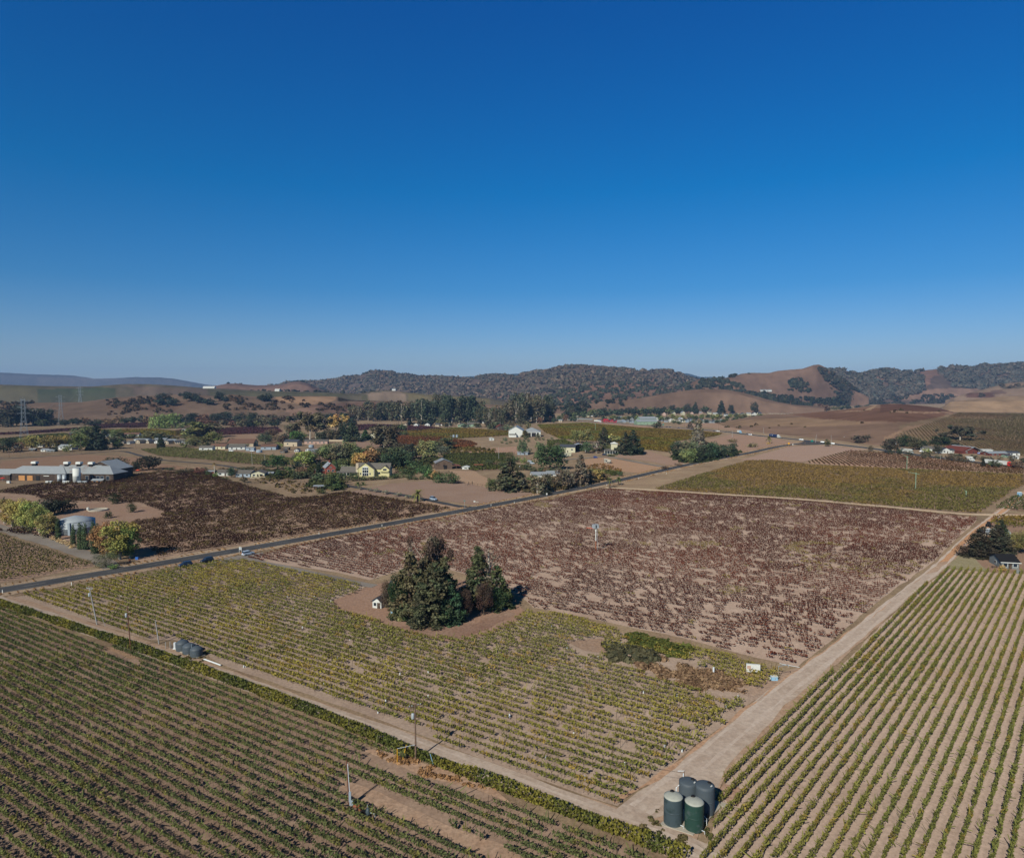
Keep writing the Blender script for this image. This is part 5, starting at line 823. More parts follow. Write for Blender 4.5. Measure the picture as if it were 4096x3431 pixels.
 ('oak', 3565, 1812, 60, 76, (64, 60, 48), 'grey oak at the highway farm, leftmost'), ('oak', 3620, 1790, 54, 56, (48, 58, 34), 'dark green oak at the highway farm'), ('oak', 3660, 1800, 54, 56, (70, 66, 42), 'olive oak at the highway farm'), ('oak', 3690, 1798, 38, 40, (46, 54, 34), 'darker oak at the highway farm'), ('bush', 3708, 1812, 24, 36, (116, 120, 48), 'yellow-green shrub by the farm fence'), ('oak', 3750, 1815, 36, 40, (60, 58, 42), 'brown oak between the white farm houses'), ('oak', 3762, 1788, 44, 80, (44, 54, 32), 'big domed dark tree behind the white farm houses'), ('oak', 3820, 1792, 24, 44, (56, 54, 40), 'dark shrub right of the domed tree'),
 ('bareeuc', 3838, 1775, 66, 84, (62, 60, 44), 'white-trunked eucalyptus on the vineyard slope'), ('bush', 3840, 1778, 20, 40, (84, 72, 66), 'grey shrub under the white-trunked eucalyptus'), ('oak', 3698, 1836, 24, 26, (76, 66, 48), 'small verge tree in front of the farm, first from the left'), ('oak', 3800, 1842, 26, 40, (92, 76, 60), 'small verge tree in front of the farm, second from the left'), ('oak', 3845, 1848, 26, 44, (84, 72, 52), 'small verge tree in front of the farm, third from the left'), ('conifer', 3932, 1866, 32, 16, (44, 44, 34), 'narrow dark verge tree beside the white truck'), ('oak', 3978, 1870, 28, 46, (72, 76, 48), 'verge tree in front of the white truck trailer'), ('oak', 4068, 1872, 32, 46, (86, 66, 50), 'russet verge tree right of the truck cab'),
 # right edge farmstead
 ('cedar', 3925, 2228, 116, 100, (58, 52, 40), 'dark cedar on the left of the farmstead at the right edge'), ('cedar', 3985, 2232, 126, 110, (54, 50, 38), 'dark cedar in the middle of the farmstead at the right edge'), ('cedar', 4000, 2195, 112, 70, (50, 56, 38), 'taller cedar behind the other two at the right edge'), ('bush', 3850, 2222, 44, 70, (80, 62, 50), 'brown shrub on the lawn corner'), ('bush', 3868, 2200, 28, 50, (110, 84, 84), 'pinkish shrub behind the brown one'), ('oak', 4070, 2215, 96, 90, (104, 96, 44), 'yellow-green tree behind the black-roofed cottage'), ('bush', 4008, 2284, 32, 34, (156, 120, 44), 'golden shrub in front of the black-roofed cottage'),
]
for a in MID:
    if a[0] != 'palm': tree(*a)
def palm(x, y, hpx, wpx, c, label):
    p = G(x, y); s = p[1] / F; h = hpx * s; R_ = wpx * s * .55; g = np.random.default_rng(int(x)); r = empty('palm_tree', (p[0], p[1], 0), g.uniform(0, 6)); tag(r, label, 'tree')
    th = h * (.62 if hpx > 30 and wpx < hpx * 1.05 else .3); tr = MB().tube([(0, 0, 0), (.05, 0, th * .5), (0, .05, th)], [R_ * .16 + .12, R_ * .1 + .1, R_ * .13 + .1], 8); tr.build('trunk', 'bark' if x != 858 else 'pale_bark', r)
    V = []; C = []
    for i in range(46):
        a = g.uniform(0, 2 * pi); el = g.uniform(-.7, 1.35); L = R_ * g.uniform(.8, 1.1); d = np.array([cos(a), sin(a), 0]); n = np.array([-sin(a), cos(a), 0]); pts = []
        for t in np.linspace(0, 1, 6): pts.append(np.array([0, 0, th]) + d * L * t * cos(el * .7) + np.array([0, 0, 1]) * (L * t * sin(el) - L * .55 * t * t))
        for j in range(5):
            w_ = R_ * .10 * (1 - j * .15); k = g.uniform(.7, 1.3); V += [pts[j] - n * w_, pts[j] + n * w_, pts[j + 1] + n * w_ * .8 + (0, 0, w_ * .5), pts[j + 1] - n * w_ * .8 + (0, 0, w_ * .5)]; C += [(k, k, k)]
    mobj('crown', qmesh('crown', np.array(V), np.array(C)), FOL, r, tuple(A(*c, 1.6)))
for a in MID:
    if a[0] == 'palm': palm(*a[1:])
# tree belts: each tree its own object, labelled in order
def belt(kind, x0, x1, n, yf, hf, wf, cols, what, group, seed, jit=4):
    g = np.random.default_rng(seed); xs = np.sort(np.linspace(x0, x1, n) + g.uniform(-1, 1, n) * (x1 - x0) / n * .35)
    for i, x in enumerate(xs):
        kd = kind if isinstance(kind, str) else kind[g.integers(0, len(kind))]; c = cols[g.integers(0, len(cols))]; t = (x - x0) / (x1 - x0 + 1e-6)
        f = lambda v: np.interp(t, np.linspace(0, 1, len(v)), v)
        tree(kd, x, f(yf) + g.uniform(-1, 1) * jit, f(hf) * g.uniform(.8, 1.15), f(wf) * g.uniform(.8, 1.2), c, f'{what}, {ordw(i+1)} from the left', group)
EUCS = [(74, 72, 50), (90, 78, 54), (70, 68, 48), (84, 74, 52), (64, 66, 48)]
belt('euc', 1400, 1700, 17, [1680, 1682], [62, 74, 76], [40, 44], EUCS, 'tall eucalyptus of the long central belt, left part', 'eucalyptus belt', 1)
belt('euc', 1690, 1935, 15, [1684, 1690], [96, 108, 88], [50, 50], [(60, 66, 46), (70, 70, 48), (52, 60, 42), (80, 72, 50)], 'tall dark eucalyptus of the belt behind the rust vineyard', 'eucalyptus belt', 2)
belt('euc', 1940, 2090, 9, [1694, 1694], [64, 74], [40, 40], EUCS, 'eucalyptus of the belt behind the small red barn', 'eucalyptus belt', 3)
belt('euc', 2060, 2200, 9, [1690, 1685], [106, 118, 88], [56, 48], [EU2, EUC, (70, 64, 46)], 'tall eucalyptus of the grove behind the white winery shed', 'eucalyptus grove', 4)
belt(['oak', 'euc'], 1000, 1400, 16, [1690, 1682], [30, 36], [40, 40], [DOAK, OAK, EU2, (84, 66, 50)], 'dark tree of the belt beyond the purple vineyards', 'dark tree belt', 5)
belt('oak', 640, 1000, 14, [1690, 1688], [34, 40], [44, 44], [DOAK, (54, 58, 46), RDB, (58, 60, 44)], 'oak of the belt under the brushy hill', 'dark tree belt', 6)
belt(['oak', 'euc'], -10, 180, 8, [1706, 1702], [60, 90, 60], [60, 60], [DOAK, (60, 58, 46), (54, 54, 42)], 'dark tree of the group around the tall left pylons', 'pylon tree group', 7)
belt('oak', 170, 620, 17, [1704, 1692], [30, 24, 34], [40, 40], [DOAK, OAK, (100, 76, 50), (56, 58, 46)], 'oak at the foot of the left hill', 'hill foot oaks', 8)
for i, (x, y, h, w_) in enumerate([(655, 1610, 40, 60), (690, 1622, 34, 50), (722, 1584, 14, 16), (770, 1604, 36, 60), (800, 1612, 30, 40), (835, 1618, 26, 50), (880, 1604, 40, 40), (900, 1606, 26, 30), (640, 1620, 26, 44), (1055, 1604, 24, 50), (1075, 1604, 34, 34), (5, 1598, 14, 26), (745, 1590, 24, 34)]):
    sf, a0, b0 = HT['left_brush_hill']; t = np.linspace(0, 1, 300); X, Y, Z = sf(np.full(300, x), t); _, py = PJ(X, Y, Z); j = int(np.argmin(np.abs(py - y)))
    tree('oak', x, y, h, w_, (44, 52, 42), f'dark round oak on the brushy left hill, {ordw(i+1)} of its scatter', 'oaks on the brushy left hill', loc=(X[j], Y[j], Z[j] - .5))
belt('oak', 2250, 2420, 9, [1672, 1668], [24, 28], [34, 34], [(62, 70, 46), DOAK, EUC, (80, 84, 44)], 'tree behind the white houses of the far town', 'far town trees, left', 9)
belt(['oak', 'euc'], 2260, 2340, 4, [1664, 1660], [44, 40], [34, 34], [EUC, DOAK], 'tall dark tree behind the far white houses', 'far tall trees', 10)
belt('oak', 2380, 3010, 40, [1664, 1660, 1650, 1644], [28, 30, 26], [40, 40], [(58, 68, 48), (50, 60, 46), (84, 86, 48), DOAK], 'dark tree of the long belt above the far town', 'long town tree belt', 11)
belt('oak', 2420, 2980, 30, [1682, 1680, 1672], [18, 22, 18], [26, 26], [(104, 102, 44), (84, 90, 42), (64, 74, 42), (96, 92, 46), (56, 66, 40)], 'yellow-green tree among the far town roofs', 'far town garden trees', 12)
belt('oak', 2690, 3060, 18, [1693, 1690, 1668], [14, 14], [22, 22], [(56, 66, 44), (70, 78, 44)], 'small garden tree in the front row of the far town', 'far town front trees', 13)
belt(['oak', 'conifer'], 2740, 3010, 7, [1655, 1650], [42, 44], [26, 26], [DOAK, (52, 58, 46)], 'tall tree standing over the far town', 'tall far town trees', 14)
belt('oak', 3040, 3300, 12, [1645, 1642], [22, 24], [34, 34], [(58, 62, 48), (84, 78, 52), RDB], 'tree around the white restaurant', 'restaurant trees', 15)
belt('oak', 3260, 3560, 12, [1640, 1632], [12, 12], [26, 26], [(88, 92, 46), (70, 66, 48), (60, 64, 46)], 'small tree of the valley behind the brown hill', 'valley trees', 16)
belt('oak', 3590, 3830, 12, [1606, 1604], [14, 16], [26, 26], [(54, 60, 48), (60, 58, 46)], 'tree on the far side of the dark red vineyard', 'trees beyond the red vineyard', 17)
belt('oak', 3830, 3900, 6, [1602, 1598], [36, 40, 30], [30, 30], [(54, 54, 46), (62, 58, 46)], 'tree of the dark clump on the tan hill', 'clump on the tan hill', 18)
belt('oak', 2160, 2300, 8, [1690, 1684], [24, 24], [22, 22], [DOAK, (56, 66, 44), RDB], 'roadside tree left of the white truck', 'highway trees, left', 19)
belt('bush', 2010, 2210, 12, [1776, 1758], [12, 12], [14, 14], [(66, 78, 48), (84, 84, 48)], 'small shrub in the hedge below the winery shed', 'winery hedge shrubs', 20)
belt('bush', 1410, 1640, 13, [1924, 1918, 1908], [17, 17], [24, 24], [(66, 78, 40), (84, 90, 54), (58, 66, 38)], 'rounded shrub of the long garden hedge below the yellow house', 'garden hedge shrubs', 21, 1)
belt('bush', 1640, 1720, 4, [1918, 1916], [14, 14], [22, 22], [(58, 68, 38)], 'rounded shrub at the right of the garden hedge', 'garden hedge shrubs, right', 22, 1)
belt('bare', 1435, 1625, 6, [1960, 1990], [16, 14], [18, 18], [(110, 104, 80), (90, 96, 60)], 'young tree planted along the entrance drive', 'entrance drive saplings', 23, 2)

# ------------------------------------------------------------------ buildings
def gable_profile(W, h, r): return [(-W / 2, 0), (W / 2, 0), (W / 2, h), (0, h + r), (-W / 2, h)]
def rot_mb(mb, a, off=(0, 0, 0)):
    c, s = cos(a), sin(a); mb.v = [(x * c - y * s + off[0], x * s + y * c + off[1], z + off[2]) for x, y, z in mb.v]; return mb
def roof_mb(W, D, h, r, oh=.45, th=.16, x0=0.0):
    """two sloping slabs, ridge along y"""
    mb = MB(); k = r / (W / 2)
    for sg in (-1, 1):
        xe = sg * (W / 2 + oh); ze = h - k * oh
        P = [(0, ze * 0 + h + r, ), (xe, ze)]
        pts = [(0, h + r + .02), (xe, ze + .02), (xe, ze + .02 + th), (0, h + r + .02 + th)]
        n = 4; V = [(x0 + x, -D / 2 - oh, z) for x, z in pts] + [(x0 + x, D / 2 + oh, z) for x, z in pts]
        mb.add(V, [(0, 1, 2, 3), (7, 6, 5, 4)] + [(i, i + 4, (i + 1) % 4 + 4, (i + 1) % 4) for i in range(4)])
    return mb
def hip_mb(W, D, h, r, oh=.5, th=.14):
    mb = MB(); a, b = W / 2 + oh, D / 2 + oh; L = max(0.0, b - a)
    V = [(-a, -b, h), (a, -b, h), (a, b, h), (-a, b, h), (0, -L, h + r), (0, L, h + r), (-a, -b, h - th), (a, -b, h - th), (a, b, h - th), (-a, b, h - th)]
    return mb.add(V, [(0, 1, 4), (1, 2, 5, 4), (2, 3, 5), (3, 0, 4, 5), (1, 0, 6, 7), (2, 1, 7, 8), (3, 2, 8, 9), (0, 3, 9, 6), (6, 9, 8, 7)])
def house(name, label, cat, x, y, wpx, eave, depth, wall, roof, ridge='x', rise=None, rz=0.0, nwin=3, door=True, chim=None, group=None, hip=False, frame='white', oh=.45, gz=0.0, big=False, win='glass', sill=True):
    s = mpp(y); p = G(x, y); W = wpx * s; h = eave * s; D = depth; r_ = (rise * s) if rise else W * .18 if ridge == 'y' else D * .2
    e = empty(name, (p[0] + sin(rz) * D / 2 * 0, p[1] + D / 2, gz), rz); tag(e, label, cat, group)
    if ridge == 'y': wm = MB().prism(gable_profile(W, h, r_ if not hip else .01), -D / 2, D / 2); rm = hip_mb(W, D, h, r_, oh) if hip else roof_mb(W, D, h, r_, oh)
    else: wm = rot_mb(MB().prism(gable_profile(D, h, r_ if not hip else .01), -W / 2, W / 2), pi / 2); rm = rot_mb(hip_mb(D, W, h, r_, oh) if hip else roof_mb(D, W, h, r_, oh), pi / 2)
    wm.build('wall', wall, e); ro = rm.build('roof', roof, e)
    if chim is not None: MB().box((chim * W, 0, h + r_ * .9), (.8, .8, r_ * .9 + 1.2)).build('chimney', 'brick' if wall == 'brick' else 'beige', ro)
    ww = min(1.5, W / (nwin + 1.5)); hh = min(1.4, h * .42)
    for i in range(nwin):
        xx = (-.5 + (i + .5) / nwin) * W * .86
        if door and i == nwin // 2 and nwin > 1:
            d = MB().box((xx, -D / 2 - .03, min(2.1, h * .8) / 2), (1.0, .08, min(2.1, h * .8))).build('door', 'dark_wood', e); MB().box((xx + .35, -D / 2 - .1, 1.0), (.1, .06, .1)).build('handle', 'steel', d); continue
        f = MB().box((xx, -D / 2 - .02, h * .55), (ww + .24, .07, hh + .24)).build('window', frame, e); MB().box((xx, -D / 2 - .045, h * .55), (ww, .05, hh)).build('pane', win, f)
    for sg in (-1,):
        f = MB().box((sg * W / 2 + sg * .02, 0, h * .55), (.07, ww + .24, hh + .24)).build('window', frame, e); MB().box((sg * W / 2 + sg * .045, 0, h * .55), (.05, ww, hh)).build('pane', win, f)
    return e, W, D, h, r_
def wing(e, name_w, wall, roof, c, W, D, h, r, ridge='y', hip=False, oh=.4):
    wm = MB().prism(gable_profile(W, h, r if not hip else .01), -D / 2, D / 2) if ridge == 'y' else rot_mb(MB().prism(gable_profile(D, h, r if not hip else .01), -W / 2, W / 2), pi / 2)
    rm = (hip_mb if hip else roof_mb)(W, D, h, r, oh) if ridge == 'y' else rot_mb((hip_mb if hip else roof_mb)(D, W, h, r, oh), pi / 2)
    for m_ in (wm, rm): m_.v = [(x + c[0], y + c[1], z) for x, y, z in m_.v]
    wm.build('wall', wall, e); rm.build('roof', roof, e)
def win(e, x, y, z, w_, h_, frame='white', side=None):
    if side is None: f = MB().box((x, y, z), (w_ + .22, .08, h_ + .22)).build('window', frame, e); MB().box((x, y - .03, z), (w_, .06, h_)).build('pane', 'glass', f)
    else: f = MB().box((x, y, z), (.08, w_ + .22, h_ + .22)).build('window', frame, e); MB().box((x + side * .03, y, z), (.06, w_, h_)).build('pane', 'glass', f)
# yellow farmhouse
s = mpp(1906); p = G(1462, 1906); e = empty('farmhouse', (p[0], p[1] + 5, 0), R(-4)); tag(e, 'large pale yellow farmhouse with grey roof, gabled tall arched window and porch', 'house')
wing(e, '', 'yellow_wall', 'shingle', (.6, -1.5), 12, 9, 5.6, 4.2, 'y'); wing(e, '', 'yellow_wall', 'shingle', (4.5, 2.6), 25, 8, 5.4, 3.6, 'x'); wing(e, '', 'yellow_wall', 'shingle', (-12, 0), 13, 8, 3.0, 3.6, 'x'); wing(e, '', 'yellow_wall', 'shingle', (14.3, -.4), 6.5, 8, 5.2, 2.6, 'y')
pr = MB().add([(-20.5, -7, 3.0), (-5, -7, 3.0), (-5, -3, 3.7), (-20.5, -3, 3.7), (-20.5, -7, 2.85), (-5, -7, 2.85), (-5, -3, 3.5), (-20.5, -3, 3.5)], [(0, 1, 2, 3), (7, 6, 5, 4), (0, 4, 5, 1), (1, 5, 6, 2), (2, 6, 7, 3), (3, 7, 4, 0)]).build('porch_roof', 'shingle', e)
for xx in (-20.2, -17.8, -15.4, -13, -10.6): MB().box((xx, -6.8, 1.45), (.28, .28, 2.9)).build('porch_post', 'white', e)
MB().box((-5.6, -4.4, 4.6), (2.0, 1.6, 9.8)).build('chimney', 'beige', e)
f = MB().box((.6, -6.04, 3.4), (4.6, .1, 5.4)).add([(.6 + 2.3 * cos(a), -6.09 + yy, 6.1 + 1.6 * sin(a)) for yy in (0, .1) for a in np.linspace(0, pi, 9)], [tuple(range(9)), tuple(range(17, 8, -1))] + [(i, i + 9, i + 10, i + 1) for i in range(8)]).build('arched_window', 'white', e)
for i in range(3):
    for j, (zz, hh) in enumerate([(1.6, 2.0), (3.9, 1.9), (5.9, 1.2)]): MB().box((.6 + (i - 1) * 1.45, -6.13, zz), (1.2, .1, hh)).build('pane', 'glass', f)
for xx in (-2.9, 4.0): win(e, xx, -6.05, 2.2, .8, 1.4)
win(e, 14.3, -4.45, 5.0, 2.6, 1.4); win(e, 9.5, -1.45, 2.2, 1.6, 1.5); win(e, -16, -4.05, 1.6, 1.2, 1.3); win(e, -12.5, -4.05, 1.6, 1.2, 1.3); win(e, -18.55, 0, 4.3, .8, .7, side=-1)
MB().box((14.3, -5.0, 4.0), (6.0, 1.2, .9)).build('balcony', 'yellow_wall', e); MB().box((6.9, -6.05, 2.8), (.22, .2, 5.6)).build('corner_trim', 'white', e); MB().box((-5.5, -6.05, 2.8), (.22, .2, 5.6)).build('corner_trim', 'white', e)
# brick house
e, W, D, h, r_ = house('brick_house', 'two-storey red brick house with steep blue-grey roof among dark trees', 'house', 1310, 1898, 40, 28, 11, 'brick', 'metal_roof', 'y', rise=18, nwin=2, door=False, chim=.0, rz=R(25)); win(e, 0, -D / 2 - .03, 5.2, .9, 1.0); wing(e, '', 'barn_red', 'shingle', (-W / 2 - 3.2, 1), 6, 6, 2.6, 1.2, 'x')
# weathered barn
e, W, D, h, r_ = house('wooden_barn', 'weathered brown timber barn with shiny metal roof and open doorway', 'barn', 1769, 1877, 66, 26, 12, 'old_wood', 'rusty_roof', 'y', rise=14, nwin=1, door=False, rz=R(14), win='black', frame='old_wood')
MB().box((1, -D / 2 - .05, 1.6), (2.6, .12, 3.2)).build('doorway', 'black', e); q = MB().add([(W / 2, -D / 2, 3.2), (W / 2 + 7, -D / 2, 2.3), (W / 2 + 7, D / 2, 2.3), (W / 2, D / 2, 3.2), (W / 2, -D / 2, 3.05), (W / 2 + 7, -D / 2, 2.15), (W / 2 + 7, D / 2, 2.15), (W / 2, D / 2, 3.05)], [(0, 1, 2, 3), (7, 6, 5, 4), (0, 4, 5, 1), (1, 5, 6, 2), (2, 6, 7, 3), (3, 7, 4, 0)]).build('lean_to_roof', 'rust', e)  # doorway is a flat black panel, the inner shade put into its colour
for xx, yy in ((W / 2 + 6.8, -D / 2 + .2), (W / 2 + 3.4, -D / 2 + .2), (W / 2 + 6.8, D / 2 - .2)): MB().box((xx, yy, 1.1), (.22, .22, 2.2)).build('lean_to_post', 'old_wood', e)
# winery on the left
s = mpp(1925); p = G(215, 1925); e = empty('winery_building', (p[0], p[1] + 9, 0), R(-5)); tag(e, 'long dark timber winery building with grey metal roofs and roof ventilators', 'building')
wing(e, '', 'dark_wood', 'metal_roof', (-14, 0), 44, 14, 5.0, 4.4, 'x', hip=True); wing(e, '', 'dark_wood', 'rusty_roof', (13, 1.5), 30, 13, 5.4, 4.6, 'x'); wing(e, '', 'dark_wood', 'metal_roof', (31, 1), 22, 15, 5.2, 4.6, 'x', hip=True); wing(e, '', 'dark_wood', 'metal_roof', (26, 12), 24, 17, 7.2, 5.2, 'y'); wing(e, '', 'dark_wood', 'metal_roof', (-39, -2), 14, 12, 4.2, 3.0, 'x')
for xx in (-21, 3, 12, 21): v_ = MB().box((xx, 1.2, 10.2), (2.6, 2.4, 1.6)).build('ventilator', 'black', e); MB().box((xx, 1.2, 11.7), (3.6, 3.2, 1.4), top=.9).build('cowl', 'white', v_)
for xx, w_ in ((-24, 4.5), (-18, 4), (-12.2, 2.6)): MB().box((xx, -7.1, 1.8), (w_, .3, 3.4)).build('sliding_door', 'new_wood' if xx != -12.2 else 'black', e)
for xx in (23, 26, 31, 34, 38): win(e, xx, -6.6, 2.4, 2.0, 2.4, 'steel')
MB().box((-6, -7.08, 3.4), (4, .12, .4)).build('sign_board', 'white', e); MB().box((5, -5.0, 2.6), (12, .2, 5.0)).build('bay_shade_panel', 'black', e)  # winery bay drawn as a black panel, its inner shade painted in
def cyl(name, label, cat, x, y, dpx, hpx, m, group=None, cone=.12, parts=True, extra=None):
    s = mpp(y); p = G(x, y); r = dpx * s / 2; h = hpx * s; e = empty(name, (p[0], p[1], 0)); tag(e, label, cat, group)
    b = MB().lathe((0, 0, 0), [(r, 0), (r, h * .48), (r * 1.015, h * .485), (r * 1.015, h * .5), (r, h * .505), (r, h)], 28).build('shell', m, e, True); t = MB().lathe((0, 0, h), [(r * 1.01, -.02), (r * 1.01, .04), (r * .5, cone * r * 1.2), (.12 * r, cone * r * 2)], 28).build('lid', 'steel' if m in ('white', 'steel') else m, e, True); return e, r, h
cyl('storage_silo', 'tall white cylindrical tank standing in front of the winery', 'tank', 308, 1932, 28, 60, 'white')
for i, (x, h_) in enumerate(((238, 30), (258, 30))): cyl('wine_tank', ('left' if i == 0 else 'right') + ' one of two steel wine tanks in the open winery bay', 'tank', x, 1929, 15, h_, 'steel', 'wine tanks in the bay')
for i, (x, w_, m) in enumerate([(35, 12, 'white'), (190, 12, 'white'), (205, 10, 'pvc'), (258, 12, 'pvc'), (272, 14, 'white'), (318, 20, 'steel'), (340, 18, 'steel')]): 
    e = empty('plastic_tote', (*G(x, 1933)[:2], 0)); tag(e, f'pale equipment crate in front of the winery, {ordw(i+1)} from the left', 'crate', 'crates at the winery'); MB().box((0, 0, .9), (w_ * .16, 1.4, 1.5)).build('box', m, e); MB().box((0, 0, .08), (w_ * .17, 1.5, .14)).build('pallet', 'new_wood', e)
house('timber_shed', 'small new orange-timber shed with pale roof at the winery', 'shed', 388, 1932, 42, 11, 4, 'new_wood', 'metal_roof', nwin=2, door=False)
def umbrella(x, y, c, label):
    p = G(x, y); e = empty('parasol', (p[0], p[1], 0)); tag(e, label, 'parasol'); MB().tube([(0, 0, 0), (0, 0, 2.4)], .05).build('pole', 'steel', e); MB().lathe((0, 0, 2.1), [(1.7, 0), (1.0, .35), (.1, .7)], 8).build('canopy', c, e)
umbrella(11, 1925, 'red_cloth', 'red parasol at the left end of the winery'); umbrella(492, 1893, 'red_cloth', 'red parasol under the rusty oak by the winery'); umbrella(552, 1892, 'orange', 'orange-red parasol right of the winery oaks')
# steel reservoir
e, r, h = cyl('steel_reservoir', 'large round corrugated steel reservoir with conical roof behind cypresses', 'tank', 303, 2128, 138, 50, 'steel'); 
for z in np.linspace(h * .12, h * .95, 8): MB().lathe((0, 0, z), [(r + .02, -.04), (r + .07, 0), (r + .02, .04)], 36).build('hoop', 'steel', e)
MB().box((r * .25, -r * .985, h / 2), (.9, .3, h)).build('ladder', 'blue_wall', e)
p = G(392, 2041); e = empty('water_trough', (p[0], p[1], 0)); tag(e, 'shallow round concrete basin in the reservoir clearing', 'basin'); MB().lathe((0, 0, 0), [(4.6, 0), (4.6, .7), (4.2, .7), (4.2, .2)], 28).build('rim', 'concrete', e)
e = empty('water_barrel', (*G(352, 2040)[:2], 0)); tag(e, 'small white barrel beside the concrete basin', 'barrel'); MB().lathe((0, 0, 0), [(.6, 0), (.65, .6), (.6, 1.4), (.2, 1.5)], 14).build('barrel_body', 'white', e)
# cottage in the copse
e, W, D, h, r_ = house('cottage', 'small white cottage with grey roof half hidden at the left of the copse', 'cottage', 1524, 2434, 40, 30, 7, 'white', 'shingle_dark', 'y', rise=14, nwin=2, rz=R(-20)); wing(e, '', 'white', 'shingle_dark', (1.6, 6.5), 5, 6, 3.2, 2.0, 'x'); MB().box((W * .2, 4.2, h + r_), (.6, .6, 1.6)).build('chimney', 'white', e)
e = empty('portable_toilet', (*G(1572, 2462)[:2], 0)); tag(e, 'small blue booth under the left trees of the copse', 'booth'); MB().box((0, 0, 1.1), (1.1, 1.1, 2.2)).build('body', 'blue_wall', e); MB().box((0, 0, 2.3), (1.2, 1.2, .2), top=.8).build('roof', 'white', e); MB().box((0, -.57, 1.0), (.7, .05, 1.8)).build('door', 'light_blue', e)
